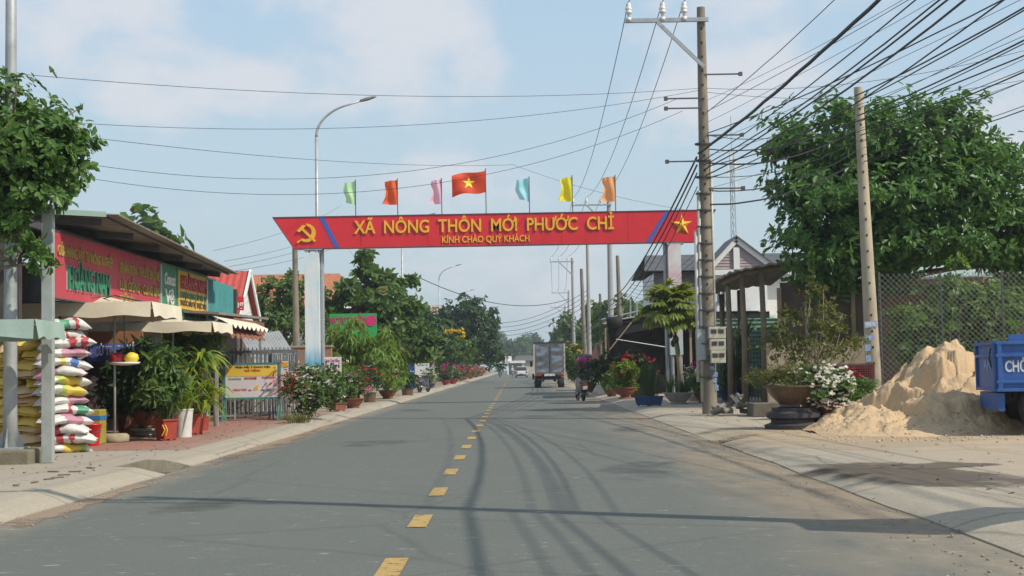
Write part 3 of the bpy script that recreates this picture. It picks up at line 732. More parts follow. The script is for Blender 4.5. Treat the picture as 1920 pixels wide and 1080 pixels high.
for z, s in                     ((8.55,1), (7.95,-1), (7.7,-1), (7.0,1), (6.35,-1), (5.65,1)):
    mb = MB(); f = z/H1; mb.bar(((top.x-PX)*f, -.1, z), ((top.x-PX)*f+s*.95, -.1, z), .035); mb.box(((top.x-PX)*f+s*.95, -.1, z), (.09,.1,.09)); mb.build('cable_bracket', M_darkst, p1, local=True)

# second pole: short, drilled, beside the sand
D2 = 38.0; b2 = at(1641, 760, D2); t2 = at(1609, 164, D2)
p2 = utility_pole((b2.x, D2, WALK), t2.z-WALK, .21, .115, M_polec, (t2.x-b2.x, 0), 'short bare concrete pole with drilled holes behind the sand pile', True, hn=17)
P2T = Vector((t2.x, D2, t2.z))
for px, py, w_, h_ in ((1634,608,24,12), (1632,633,17,10), (1629,652,10,12), (1630,672,10,12)):
    q = at(px, py, D2-.25); mb = MB(); mb.box((q.x-b2.x, -.215+.25*abs(q.x-b2.x), q.z-WALK), (w_*D2/F0, .012, h_*D2/F0), Matrix.Rotation(R(-3.2), 3, 'Y')); st_ = mb.build('sticker', M_stick, p2, local=True)
    if py == 608: lettering('print', '0908 947', M_white, st_, (q.x, D2-.225+.25*abs(q.x-b2.x), q.z-.05), (1,0,0), (0,0,1), .10, .3, extrude=.001)

# poles off to the right of the picture that the cables run to, and the row down the road
PN = Vector((6.55, 10.2, WALK)); HN = 11.6
pn = utility_pole(tuple(PN), HN, .19, .11, M_poled, (0,0), 'concrete utility pole on the right pavement casting its shadow across the road')
insn = [PN+q for q in crossarm(pn, 0, HN, 2.3, .1)]
mb = MB(); mb.bbox((-.75,-.35,2.75), (.35,.4,3.7)); mb.build('junction_box', pm('box_grey', (.36,.38,.38)), pn, local=True, bevel=.02)
PF = Vector((10.8, 8.0, WALK))
pf = utility_pole(tuple(PF), 8.6, .19, .11, M_poled, (0,0), 'short concrete service pole on the pavement right of the blue tipper')
rowp = []
def row_pole(pxb, H, d, mat, arm, lab, r0=.18, pxt=None, span=None):
    q = at(pxb, 690, d); lx = 0 if pxt is None else at(pxt, 400, d).x-q.x
    t = utility_pole((q.x, d, WALK-.01), H, r0, r0*.6, mat, (lx, 0), lab, False, 'utility poles down the right side')
    pts = None
    if arm: pts = [Vector((q.x, d, WALK))+v for v in crossarm(t, lx, H, span or 2.4, .1, big=False)]
    rowp.append((q.x+lx, d, H, pts)); return t
row_pole(1147, 12.0, 92.6, M_poleg, True, 'pale utility pole with crossarm showing above the gate letters CHỈ', .22, 1142, 2.45)
row_pole(1106, 10.7, 104.0, M_poleg, False, 'pale utility pole whose top hides behind the red gate panel', .17, 1100)
row_pole(1166, 7.7, 84.0, M_poled, False, 'weathered brown pole standing behind the dark awning', .17, 1156)
row_pole(1098, 8.6, 108.0, M_poled, False, 'weathered brown pole just right of the box truck', .2, 1088)
row_pole(1128, 7.2, 118.0, M_poled, False, 'short brown pole between the two pale poles', .17, 1122)
row_pole(1077, 11.4, 134.0, M_poleg, True, 'slim utility pole with crossarm above the truck roof', .18, 1071, 2.1)
row_pole(1066, 12.0, 202.0, M_poleg, True, 'far utility pole with crossarm behind the truck', .18, 1063, 2.4)
row_pole(1058, 11.2, 232.0, M_poleg, True, 'small far utility pole with crossarm behind the truck', .18, 1056, 2.4)
row_pole(1042, 11.8, 330.0, M_poleg, True, 'tiny distant utility pole with crossarm', .18, 1040, 2.4)
row_pole(1036, 11.0, 390.0, M_poleg, True, 'tiniest distant utility pole with crossarm near the road end', .18, 1034, 2.4)
# old brown pole on the left behind the gate column
q = at(557, 700, 66.0); utility_pole((q.x, 66.0, WALK), at(557,468,66).z-WALK+.3, .17, .12, M_poled, (-.05, 0), 'old brown concrete pole beside the left gate column')

# high line: insulator to insulator
hv = rowp[0][3]
for k in range(3):
    wire(I1[k], insn[k], .55, .011, 'thin high voltage wire from the tall pole crossarm over the near road', 18, group='high line wires')
    wire(I1[k], hv[k], 1.0, .011, 'thin high voltage wire sloping from the tall crossarm behind the gate', 18, group='high line wires beyond the pole')
    wire(hv[k], rowp[5][3][k], .8, .014, 'far high voltage wire between the pale row poles', 10, group='far high line wires')
    wire(rowp[5][3][k], rowp[6][3][k], 1.0, .016, 'far high voltage wire between the small row poles', 10, group='far high line wires beyond')
def on1(z, dx=0): f = z/H1; return Vector((PX+(top.x-PX)*f+dx, PY-.1, WALK+z))
# thick bundle from the pole over the viewer's right, and on behind the gate
wire(on1(6.55,-.15), (PN.x-.1, PN.y, 7.6), .30, .034, 'thick twisted black cable climbing from the tall pole above the service cables', 30, .012, 3)
for k, (z, zn, sg, r_) in enumerate(((6.35,7.15,.30,.012), (6.25,6.9,.38,.014), (6.15,6.8,.36,.016), (6.0,6.7,.42,.018), (5.9,6.3,.5,.012), (7.6,8.3,.3,.009))):
    wire(on1(z, -.05+.03*k), (PN.x+.1, PN.y, zn), sg, r_, 'black service cable up from the tall pole, %s in its bundle' % ORD[k], 26, .006, k, group='service cables at the tall pole')
for k, (z, zn, r_) in enumerate(((6.45,5.6,.026), (6.25,5.3,.024), (6.05,5.0,.018), (5.7,4.6,.012))):
    wire(on1(z, -.2), (rowp[0][0], 92.4, zn), .55+.1*k, r_, 'black cable dropping from the tall pole behind the gate star, %s in its bundle' % ORD[k], 26, .006, 20+k, group='cable bundle behind the gate')
    wire((rowp[0][0], 92.4, zn), (rowp[5][0], 133.8, zn+.2), .6+.15*k, .03, 'sagging far cable between the pale poles', 12, group='far sagging cables')
    wire((rowp[5][0], 133.8, zn+.2), (rowp[6][0], 201.8, zn+.6), .8, .03, 'sagging far cable behind the truck', 12, group='far sagging cables beyond')
PB = Vector((6.8, -24.0, WALK)); utility_pole(tuple(PB), 11.6, .19, .11, M_poled, (0,0), 'concrete utility pole standing farther back on the pavement beyond the blue tipper')
for k, (zn, r_) in enumerate(((7.6,.034), (7.15,.014), (6.9,.016), (6.7,.02), (6.3,.014))):
    wire((PN.x-.1, PN.y, zn), (PB.x, PB.y, zn-.1*k), .45+.12*k, r_, 'service cable running back from the shadow-casting pole, %s from the top' % ORD[k], 20, .006, 90+k, group='service cables running back along the road')
# fan of cables past the short pole
rnd = random.Random(11)
for k in range(11):
    z0 = t2.z-.25-1.75*k/10; zn = 8.4-2.6*k/10+rnd.uniform(-.2,.2); r_ = rnd.choice((.006,.008,.012,.016,.019))
    wire((t2.x-.12+.02*k, D2-.13, z0), (PF.x-.1, PF.y, zn), .15+.35*rnd.random(), r_, 'black cable leaving the short concrete pole over the big tree, %s below its top' % ORD[k], 22, .006, 40+k, group='cable fan over the big tree')
for k in range(6):
    z0 = t2.z-.6-1.4*k/5; zn = 7.0-.35*k
    wire((t2.x-.12, D2-.14, z0), on1(zn, .12), .2+.2*rnd.random(), .010+.006*(k % 3), 'black cable slung between the tall and short poles, %s from the top' % ORD[k], 18, .006, 60+k, group='cables between the two near poles')
for k in range(9):
    wire(on1(7.9-.28*k, .1), (PF.x-.15, PF.y, 9.0-.38*k+rnd.uniform(-.2,.2)), .25+.3*rnd.random(), rnd.choice((.005,.007,.010,.013)), 'slim cable from the tall pole over the short pole top, %s from above' % ORD[k], 22, .006, 80+k, group='slim cables over the short pole')
cross = [((60,141,26),(1318,165,PY),.30,.0055), ((165,232,30),(1318,168,PY),.45,.0055), ((170,258,40),(960,309,70),.30,.008), ((165,308,30),(1275,183,PY),1.0,.0055), ((165,334,30),(1280,208,PY),1.05,.0055), ((0,127,24),(60,141,26),.02,.0055), ((1318,165,PY),(1920,95,30),.3,.0055), ((1318,172,PY),(1920,150,34),.3,.0055), ((60,228,29),(165,232,30),.02,.0055)]
for k, (a, c, sg, r_) in enumerate(cross):
    wire(at(*a), at(*c), sg, r_, 'thin wire crossing the sky over the road, ' + ('topmost, above the lamp arm', 'passing just above the street lamp arm bend', 'ending in mid span above the star flag', 'sagging from the pole bracket', 'lowest, sagging just above the flags', 'short end by the lamp post', 'upper one right of the tall pole', 'lower one right of the tall pole', 'end piece behind the left tree')[k], 24, group='thin wires across the road')
wire(at(960,308,70), at(1300,396,62), .25, .007, 'thin wire sagging across the flags towards the gate end', 18)
for k, (x0, y0, x1, y1) in enumerate(((420,490,548,468), (430,500,560,476), (440,508,575,490), (400,470,520,440))):
    wire(at(x0,y0,48), at(x1+120,y1-55,90), .3, .007, 'thin service wire behind the left end of the gate', 12, group='service wires left of the gate')
wire(at(785,520,95), at(1068,560,134), 1.2, .028, 'dark cable sagging under the gate across the road', 18)
for k in range(4):
    wire(at(920,605+8*k,150), at(1100,545+9*k,118), .8, .02, 'fine wire crossing the road beyond the gate', 14, group='fine wires beyond the gate')
for k in range(3):
    wire(at(560,628+9*k,70), at(835,632+8*k,140), .4, .016, 'low wire strung along the left trees', 14, group='low wires along the left trees')
for k in range(5):
    wire(at(1182,525+7*k,84), at(1310,470+12*k,50), .5, .010, 'slack wire from the dark awning poles to the house', 14, group='slack wires by the house')
# ================================================================== left side: shop, goods, signs, houses
M_roofu = pm('rusty_corrugated', (.17,.145,.12), .7, .3, 4, .1, 20, rgb2=(.26,.23,.2), metal=.2)
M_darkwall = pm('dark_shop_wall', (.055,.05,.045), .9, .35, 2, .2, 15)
M_greyst = pm('grey_steel_post', (.36,.38,.36), .55, .15, 4, .06, 30, metal=.25)
M_teal = pm('teal_corrugated', (.05,.21,.21), .55, .18, 3, .05, 20)
def corrugated(name, mat, parent, A, B, C, D, period=.12, amp=.018, thick=True, rows=3):
    """A-B is the edge across the ridges, ridges run A->D and B->C"""
    A, B, C, D = map(Vector, (A, B, C, D)); n = max(4, int((B-A).length/period))*4
    nrm = (B-A).cross(D-A).normalized(); mb = MB()
    mb.grid(lambda u, v: (A.lerp(B, u)).lerp(D.lerp(C, u), v)+nrm*amp*math.sin(u*n/4*2*math.pi), n, rows)
    o = mb.build(name, mat, parent); 
    sd = o.modifiers.new('thickness', 'SOLIDIFY'); sd.thickness = .004
    return o
shop = thing('shop_building', 'open fronted farm supply shop with corrugated overhanging roof', 'shop', (-9.5, 24, WALK))
A = at(222,403,24.4); B = at(447,513,36.8)
A2 = Vector((A.x-6.2, A.y-.6, A.z+.35)); B2 = Vector((B.x-6.2, B.y+.3, B.z+.75))
corrugated('roof', M_roofu, shop, A, B, B2, A2, .125, .02)
for k in range(6):
    t = (k+.15)/5.4; a = A.lerp(B, t); b = A2.lerp(B2, t); dn = Vector((0,0,-.11))
    mb = MB(); mb.bar(a.lerp(b,.06)+dn, b+dn, .07, .13); mb.build('rafter', M_darkst, shop)
for s_ in (.04, .22, .42):
    mb = MB(); mb.bar(A.lerp(A2, s_)+Vector((0,.1,-.04)), B.lerp(B2, s_)+Vector((0,-.1,-.04)), .05, .05); mb.build('purlin', M_darkst, shop)
mb = MB(); mb.bar(A+Vector((-.2,-.03,.01)), A2+Vector((0,-.03,.02)), .03, .09); mb.build('gutter', pm('pale_green_trim', (.35,.47,.40), .5, .1, 5, 0), shop)
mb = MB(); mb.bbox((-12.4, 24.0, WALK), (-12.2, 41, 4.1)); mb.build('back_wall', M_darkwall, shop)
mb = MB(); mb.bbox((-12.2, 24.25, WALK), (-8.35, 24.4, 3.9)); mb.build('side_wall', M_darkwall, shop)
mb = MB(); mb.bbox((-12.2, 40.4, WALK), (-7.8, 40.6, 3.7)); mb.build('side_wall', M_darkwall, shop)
pb = gnd(90, 868, WALK)
for y_, x_, z_ in ((pb.y, pb.x, 3.80), (31.3, -7.75, 3.75), (36.0, -7.75, 3.7)):
    mb = MB(); mb.bbox((x_-.08, y_-.06, WALK), (x_+.08, y_+.06, z_)); mb.build('post', M_greyst, shop, bevel=.008)
mb = MB(); mb.bar((-7.9, pb.y+1.4, 3.86), (-7.9, 38, 3.76), .09, .12); mb.build('front_beam', M_darkst, shop)
# teal corrugated end panel
SX = -7.72
def sgn(px, py, x=SX):                                    # point of the shop front plane X = x seen at a pixel
    r = ray(px, py); return CAMP+r*(x/r.x)
a, b, c, d = sgn(389,590), sgn(439,596), sgn(439,523), sgn(389,512)
corrugated('wall_panel', M_teal, shop, (SX-.02, a.y, 2.72), (SX-.02, b.y, 2.72), (SX-.02, b.y, 3.72), (SX-.02, a.y, 3.74), .2, .03)
# sign boards fixed along the shop front
M_sred = pm('faded_red_board', (.42,.035,.05), .55, .10, 1.2, .03, 10, rgb2=(.46,.06,.085))
M_sgreen = pm('green_board', (.045,.20,.115), .55, .12, 2, .03, 10)
M_syel = pm('yellow_board', (.62,.37,.05), .55, .08, 2, .03, 10)
M_gold2 = pm('gilt_letter', (.40,.28,.07), .5, .1, 6, 0); M_green2 = pm('green_letter', (.035,.20,.11), .5, .1, 6, 0)
M_pale = pm('pale_letter', (.55,.58,.55), .5, .1, 6, 0); M_dred = pm('dark_red_letter', (.36,.03,.035), .5, .1, 6, 0); M_black = pm('black_print', (.03,.03,.03), .6, .1, 6, 0)
def board(name, lab, px0, px1, zb_, zt_, mat, cat='sign'):
    y0, y1 = sgn(px0, 500).y, sgn(px1, 500).y
    t = thing(name, lab, cat, (SX, (y0+y1)/2, zb_)); mb = MB(); mb.bbox((SX-.06, y0+.004, zb_), (SX, y1-.004, zt_)); mb.build('panel', mat, t)
    mb = MB()
    for z in (zb_, zt_): mb.bbox((SX-.065, y0+.004, z-.012), (SX+.012, y1-.004, z+.012))
    mb.build('frame', M_darkst, t); return t, y0, y1
def sidetext(t, body, mat, px0, px1, z, cap, bold=.012, ex=.012, proud=.015, shear=0):
    y0, y1 = sgn(px0, 500).y, sgn(px1, 500).y
    return lettering('letter', body, mat, t, (SX+proud, (y0+y1)/2, z), (0,1,0), (0,0,1), cap, y1-y0, bold, ex, split=True, shear=shear)
t, y0, y1 = board('shop_sign', 'long red shop signboard with green and gilt letters under the eave', 103, 301, 2.66, 3.80, M_sred)
sidetext(t, 'CỬA HÀNG VẬT TƯ NÔNG NGHIỆP', M_gold2, 107, 209, 3.40, .17)
sidetext(t, 'HOÀNG NAM', M_pale, 124.5, 202.5, 2.858, .375, .045, .004, .006)
sidetext(t, 'HOÀNG NAM', M_green2, 125, 202, 2.87, .36, .03, .02, .03)
sidetext(t, 'PHÂN BÓN - THUỐC BẢO VỆ', M_gold2, 224, 297, 3.36, .19)
sidetext(t, 'LÚA GIỐNG - CUNG ỨNG', M_gold2, 223, 299, 3.02, .19)
sidetext(t, 'THỨC ĂN', M_gold2, 223, 250, 2.76, .15)
t, y0, y1 = board('shop_sign', 'narrow green signboard with pale letters beside the yellow board', 302, 331, 2.62, 3.80, M_sgreen)
sidetext(t, 'Comcat', M_pale, 307, 327, 3.35, .24, .03); sidetext(t, 'Vệ', M_pale, 308, 325, 2.92, .3, .03)
t, y0, y1 = board('shop_sign', 'yellow signboard with dark red letters in a green surround', 332, 388, 2.62, 3.80, M_sgreen)
mb = MB(); ya, yb = sgn(333,500).y, sgn(387,500).y; mb.bbox((SX+.001, ya+.03, 2.86), (SX+.012, yb-.05, 3.74)); mb.build('yellow_field', M_syel, t)
sidetext(t, 'HOÀNG NAM', M_dred, 337, 385, 3.34, .28, .04, .012, .03); sidetext(t, 'CHUYÊN CUNG CẤP VẬT TƯ', M_green2, 336, 385, 3.12, .13, .02, .004, .02)
sidetext(t, 'THUỐC BẢO VỆ THỰC VẬT', M_black, 336, 385, 2.94, .12, .02, .004, .02); sidetext(t, 'Phân Bón Vi Sinh', M_black, 338, 384, 2.70, .12, .01, .004, .01)

# square market umbrellas before the shop
M_canvas = pm('cream_canvas', (.60,.54,.41), .85, .10, 2.5, .15, 14, rgb2=(.66,.60,.47))
M_canvas2 = pm('canvas_green_grey', (.27,.36,.31), .85, .12, 2.5, .15, 14)
def umbrella(loc, w, l, zv, zh, apex, lab, mat=M_canvas, rot=0.0, pole=True, off=(0,0)):
    t = thing('market_umbrella', lab, 'umbrella', loc, rot); mb = MB(); n = 10
    def z(u, v): return zh+(apex-zh)*(1-max(abs(u), abs(v)))-.05*math.sin((1-max(abs(u),abs(v)))*3.1)
    mb.grid(lambda a, b: ((a*2-1)*w/2, (b*2-1)*l/2, z(a*2-1, b*2-1)-WALK), n, n)
    o = mb.build('canopy', mat, t, local=True); s = o.modifiers.new('s', 'SOLIDIFY'); s.thickness = .006
    for k in range(4):
        mb = MB(); L_, W_ = (w, l) if k % 2 == 0 else (l, w)
        def fn(u, v):
            x = (u-.5)*L_; y = -W_/2-.012-.02*math.sin(u*9+k)*v-.03*v; zz = zh-v*(zh-zv)*(1+.08*math.sin(u*14+k*2))
            p = Matrix.Rotation(k*math.pi/2, 3, 'Z') @ Vector((x, y, 0)); return (p.x, p.y, zz-WALK)
        mb.grid(fn, 24, 3); mb.build('valance', mat, t, local=True, smooth=True)
    for sx, sy in ((1,1),(-1,1),(1,-1),(-1,-1)):
        mb = MB(); mb.tube([(off[0],off[1],apex-.03-WALK), (sx*w/2*.97, sy*l/2*.97, zh-.03-WALK)], .012, 6); mb.build('rib', M_darkst, t, local=True)
    mb = MB(); mb.tube([(off[0],off[1],.02), (off[0],off[1],zh+.05-WALK)], .024, 10); mb.build('pole', M_greyst, t, local=True, smooth=True)
    mb = MB(); mb.lathe((off[0],off[1],0), [(.24,0),(.26,.03),(.26,.12),(.22,.16),(.05,.165)], 20); mb.build('base', pm('weathered_stone_base', (.30,.26,.17), .9, .25, 5, .2, 30), t, local=True, smooth=True)
    return t
umbrella((-7.70, 27.0, WALK), 2.35, 2.3, 2.40, 2.66, 2.84, 'cream canvas umbrella shading the sacks and red bucket', off=(.35,-.55))
umbrella((-7.62, 32.1, WALK), 2.2, 2.2, 2.25, 2.47, 2.62, 'cream canvas umbrella above the dark potted shrubs')
umbrella((-7.5, 19.5, WALK), 2.35, 1.5, 1.86, 2.10, 2.24, 'grey green canvas umbrella in front of the zinc lamp post', M_canvas2, .06, off=(-.6,0))
# hanging ornament of two balls on a dish
q = at(233, 672, 26.4); t = thing('hanging_ornament', 'red and yellow balls on a white dish hung under the cream umbrella', 'ornament', tuple(q))
for dx, rgb, nm in ((-.13, (.35,.02,.03), 'red_ball'), (.13, (.68,.50,.04), 'yellow_ball')):
    mb = MB(); mb.lathe((q.x+dx, q.y, q.z-.09), [(.02,-.0),(.1,.015),(.14,.08),(.12,.16),(.04,.2)], 14); mb.build(nm, pm(nm, rgb, .5, .08, 4, 0), t, smooth=True)
mb = MB(); mb.lathe((q.x, q.y, q.z-.13), [(.06,0),(.26,.02),(.29,.06),(.28,.062),(.05,.03)], 18); mb.build('dish', M_white, t, smooth=True)
mb = MB(); mb.tube([(q.x, q.y, q.z+.08), (q.x, q.y, 2.75)], .008, 5); mb.build('cord', M_cable, t)

# fertiliser sacks
def sackmat(name, base, bands, rough=.55):
    m = bpy.data.materials.new(name); m.use_nodes = True; n = m.node_tree.nodes; l = m.node_tree.links; b = n['Principled BSDF']; b.inputs['Roughness'].default_value = rough
    t = n.new('ShaderNodeTexCoord'); s = n.new('ShaderNodeSeparateXYZ'); l.new(t.outputs['Object'], s.inputs[0])
    z = n.new('ShaderNodeTexNoise'); z.inputs['Scale'].default_value = 9; z.inputs['Detail'].default_value = 4; l.new(t.outputs['Object'], z.inputs['Vector'])
    oi = n.new('ShaderNodeObjectInfo'); ad = n.new('ShaderNodeMath'); ad.operation = 'MULTIPLY_ADD'; ad.inputs[1].default_value = .22; l.new(z.outputs['Fac'], ad.inputs[0]); l.new(s.outputs['X'], ad.inputs[2])
    a2 = n.new('ShaderNodeMath'); a2.operation = 'MULTIPLY_ADD'; a2.inputs[1].default_value = .25; l.new(oi.outputs['Random'], a2.inputs[0]); l.new(ad.outputs[0], a2.inputs[2])
    mr = n.new('ShaderNodeMapRange'); mr.inputs[1].default_value = -.2; mr.inputs[2].default_value = .62; l.new(a2.outputs[0], mr.inputs[0])
    r = n.new('ShaderNodeValToRGB'); r.color_ramp.interpolation = 'CONSTANT'; e = r.color_ramp.elements
    e[0].position = 0; e[0].color = (*base, 1); e[1].position = .99; e[1].color = (*base, 1)
    for pos, c in bands: q_ = e.new(pos); q_.color = (*c, 1)
    l.new(mr.outputs[0], r.inputs['Fac']); l.new(r.outputs['Color'], b.inputs['Base Color'])
    w = n.new('ShaderNodeTexNoise'); w.inputs['Scale'].default_value = 12; l.new(t.outputs['Object'], w.inputs['Vector']); bp = n.new('ShaderNodeBump'); bp.inputs['Strength'].default_value = .5; bp.inputs['Distance'].default_value = .03
    l.new(w.outputs['Fac'], bp.inputs['Height']); l.new(bp.outputs['Normal'], b.inputs['Normal']); return m
wh = (.56,.55,.52); rd = (.40,.05,.06); bl = (.06,.14,.38); gr = (.07,.27,.14); ye = (.62,.46,.07); tn = (.50,.37,.20); pk = (.42,.20,.26)
SM = [sackmat('sack_white_blue', wh, [(.30,bl),(.46,wh),(.55,ye),(.66,wh)]), sackmat('sack_white_red', wh, [(.28,rd),(.36,wh),(.46,rd),(.60,wh)]), sackmat('sack_white_green', wh, [(.3,gr),(.5,wh),(.62,rd),(.7,wh)]),
      sackmat('sack_pink', (.6,.5,.5), [(.2,pk),(.62,wh)]), sackmat('sack_yellow_white', wh, [(.2,ye),(.6,(.35,.45,.1)),(.72,wh)])]
y2 = (.66,.48,.10); y3 = (.60,.50,.16); SY = [sackmat('sack_yellow', y2, [(.22,ye),(.46,y3),(.58,(.34,.38,.06)),(.68,y2)]), sackmat('sack_tan', (.58,.44,.24), [(.3,y2),(.5,y3),(.64,(.28,.36,.06)),(.7,(.58,.40,.2))])]
def sack_mesh(seed):
    rnd = random.Random(seed); mb = MB(); nu, nv = 16, 14; ph = rnd.uniform(0, 6)
    def fn(u, v):
        s = u*2-1; a = v*2*math.pi; e = max(0, 1-abs(s)**3.2); w = .235*(.72+.28*e**.5)*(1+.08*math.sin(s*5+ph)); h = .082*e**.5+.006
        x = .39*s+.02*math.sin(a*2+ph)*e+.03*math.sin(a*3+ph*2)*(1-e); ca, sa = math.cos(a), math.sin(a)
        y = w*math.copysign(abs(ca)**.75, ca); z = h*math.copysign(abs(sa)**.8, sa)*(1+.20*math.sin(s*7+ca*3+ph)+.12*math.sin(s*13+ph*3+ca*6))-.03*(1-e)-.035*abs(s)**3+.012*math.sin(s*4+ph)
        return (x, y, z)
    mb.grid(fn, nu, nv); me_o = mb.build('fertiliser_sack', SM[0], None, smooth=True); me = me_o.data; bpy.data.objects.remove(me_o); return me
sack_me = [sack_mesh(k) for k in range(4)]
def sack_variant(me, m):
    k = me.copy(); k.materials.clear(); k.materials.append(m); return k
SACKS = {}
def sack(loc, rz, mat, k, lab, grp):
    key = (k, mat.name)
    if key not in SACKS: SACKS[key] = sack_variant(sack_me[k], mat)
    o = bpy.data.objects.new('fertiliser_sack', SACKS[key]); COL.objects.link(o); o.location = loc; o.rotation_euler = (rnd.uniform(-.10,.10), rnd.uniform(-.10,.10), rz); o.scale = (rnd.uniform(.9,1.12), rnd.uniform(.92,1.1), rnd.uniform(.95,1.15)); return tag(o, lab, 'sack', grp)
rnd = random.Random(5)
for px, d_, n_, mats, lab, grp, rz0 in ((122, 23.3, 14, SM, 'white printed fertiliser sack in the stack right of the grey post', 'sacks stacked right of the post', .55),
                               (98, 24.1, 14, SM, 'printed fertiliser sack in the stack behind the grey post', 'sacks stacked behind the post', 1.2),
                               (70, 23.7, 13, SY, 'tan and yellow sack in the stack between lamp post and grey post', 'yellow sacks beside the post', 1.5),
                               (40, 23.9, 13, SY, 'tan and yellow sack in the stack just behind the zinc lamp post', 'yellow sacks behind the lamp post', 1.5),
                               (10, 24.3, 11, SY, 'tan sack in the stack at the shop corner left of the lamp post', 'sacks left of the lamp post', 1.5)):
    x_ = at(px, 700, d_).x; z_ = WALK+.085
    for k in range(n_):
        sack((x_+rnd.uniform(-.09,.09), d_+rnd.uniform(-.10,.10), z_), rz0+rnd.uniform(-.45,.45)+(math.pi if rnd.random() < .5 else 0), mats[rnd.randrange(len(mats))], rnd.randrange(4), lab.replace(' in the stack', ', %s up in the stack' % ORD[k]), grp); z_ += .150+rnd.uniform(-.004,.006)
# more sacks deep in the shop
for k in range(5):
    for j in range(8):
        sack((-9.6-.55*(k % 2), 28.5+k*1.0, WALK+.085+j*.15), .1+rnd.uniform(-.2,.2), SM[(k+j) % 5], j % 4, 'dim fertiliser sack, %s up in the %s stack inside the dark shop' % (ORD[j], ORD[k]), 'sacks inside the shop')
# red bucket and striped crate
q = gnd(172, 836, WALK); t = thing('bucket', 'bright red plastic bucket with wire handle beside the white sacks', 'bucket', (q.x, q.y, WALK))
mb = MB(); mb.lathe((0,0,0), [(.12,0),(.125,.01),(.165,.36),(.178,.365),(.178,.385),(.16,.385),(.15,.34),(.12,.03)], 24, cap=True); mb.build('tub', pm('red_plastic', (.62,.015,.015), .35, .06, 4, 0, coat=.3), t, local=True, smooth=True)
mb = MB(); mb.tube([(-.17,0,.33), (-.12,-.15,.24), (0,-.2,.2), (.12,-.15,.24), (.17,0,.33)], .006, 6); mb.build('handle', M_darkst, t, local=True)
q = at(172, 800, 25.9); t = thing('crate', 'olive yellow crate with a blue stripe behind the red bucket', 'crate', (q.x, 25.9, WALK))
mb = MB(); mb.box((0,0,.31), (.42,.4,.62)); mb.build('body', pm('olive_plastic', (.30,.25,.04), .5, .12, 5, .05, 20), t, local=True, bevel=.02)
mb = MB(); mb.box((0,0,.47), (.43,.41,.09)); mb.build('stripe', pm('blue_plastic', (.03,.14,.33), .5, .1, 5, 0), t, local=True, bevel=.01)
# blue cloth banner with white letters and the brown board above it
a, b = at(163,680,28.6), at(258,640,28.6); t = thing('cloth_banner', 'blue cloth banner with white letters hung inside the shop', 'banner', ((a.x+b.x)/2, 28.6, a.z))
mb = MB(); mb.grid(lambda u, v: (a.x+(b.x-a.x)*u, 28.6+.04*math.sin(u*11), a.z+(b.z-a.z)*(v*.82+.05*math.sin(u*5)+u*.12)), 24, 3); mb.build('cloth', pm('banner_blue', (.05,.09,.36), .7, .1, 3, .05, 10), t, smooth=True)
lettering('print', 'H, CỬ TRI CẢ XÃ', M_white, t, ((a.x+b.x)/2, 28.53, a.z+.15), (1,0,.06), (0,0,1), .17, (b.x-a.x)*.95, .02, .002)
a, b = at(165,645,29.4), at(268,620,29.4); t = thing('timber_board', 'brown timber board hung above the blue cloth banner', 'board', ((a.x+b.x)/2, 29.4, a.z))
mb = MB(); mb.bbox((a.x, 29.38, a.z), (b.x, 29.42, b.z)); mb.build('panel', pm('brown_timber', (.30,.13,.06), .7, .25, 3, .1, 20), t); mb = MB(); mb.bbox((a.x, 29.36, a.z-.03), (b.x, 29.44, a.z)); mb.build('rail', M_darkst, t)

# standing notice board with green frame
BD = 37.0; a, b = at(421,748,BD), at(523,681,BD); t = thing('notice_board', 'standing notice board with green frame, yellow heading and brand names', 'sign', ((a.x+b.x)/2, BD, WALK))
M_gfr = pm('green_frame_paint', (.06,.21,.17), .5, .15, 5, .05, 30); M_bwhite = pm('board_print_white', (.62,.60,.60), .5, .04, 3, 0)
mb = MB(); mb.bbox((a.x+.03, BD-.015, a.z+.03), (b.x-.03, BD+.015, b.z-.03)); pn_ = mb.build('panel', M_bwhite, t)
mb = MB(); mb.bbox((a.x+.06, BD-.02, b.z-.32), (b.x-.06, BD-.014, b.z-.05)); mb.build('heading_band', pm('heading_yellow', (.72,.50,.06), .5, .1, 2, 0), pn_)
for p, q_ in (((a.x,a.z),(b.x,a.z)), ((a.x,b.z),(b.x,b.z))):
    mb = MB(); mb.bar((p[0],BD,p[1]), (q_[0],BD,q_[1]), .05, .05); mb.build('frame', M_gfr, t)
for x_ in (a.x, b.x):
    mb = MB(); mb.bar((x_,BD,WALK), (x_,BD,b.z+.02), .05, .05); mb.build('leg', M_gfr, t)
    mb = MB(); mb.bar((x_,BD-.35,WALK+.02), (x_,BD+.35,WALK+.02), .05, .04); mb.bar((x_,BD-.3,WALK+.03), (x_,BD,WALK+.4), .03, .03); mb.build('foot', M_gfr, t)
cxn = (a.x+b.x)/2
def nt_(body, mat, px0, px1, py, cap, bold=.02):
    p, q_ = at(px0, py, BD), at(px1, py, BD); lettering('print', body, mat, pn_, ((p.x+q_.x)/2, BD-.024, p.z), (1,0,0), (0,0,1), cap, q_.x-p.x, bold, .001)
M_redp = pm('red_print', (.55,.02,.03), .5, .05, 5, 0); M_grp = pm('green_print', (.03,.30,.16), .5, .05, 5, 0)
nt_('Nhận biết 3 thương hiệu', M_black, 441, 507, 690.5, .055); nt_('NỔI TIẾNG', M_redp, 459, 488, 697, .05, .03)
nt_('ComCat', M_grp, 429, 453, 712, .05); nt_('BOCKSIE', M_redp, 459, 482, 711, .05, .04); nt_('SULFARON', M_redp, 492, 517, 709.5, .045, .03)
nt_('HÀNG THẬT', M_redp, 438, 464, 732.5, .04, .03); nt_('do', M_black, 466, 472, 732.5, .035); nt_('Phân Phối', M_black, 490, 508, 732.5, .04)
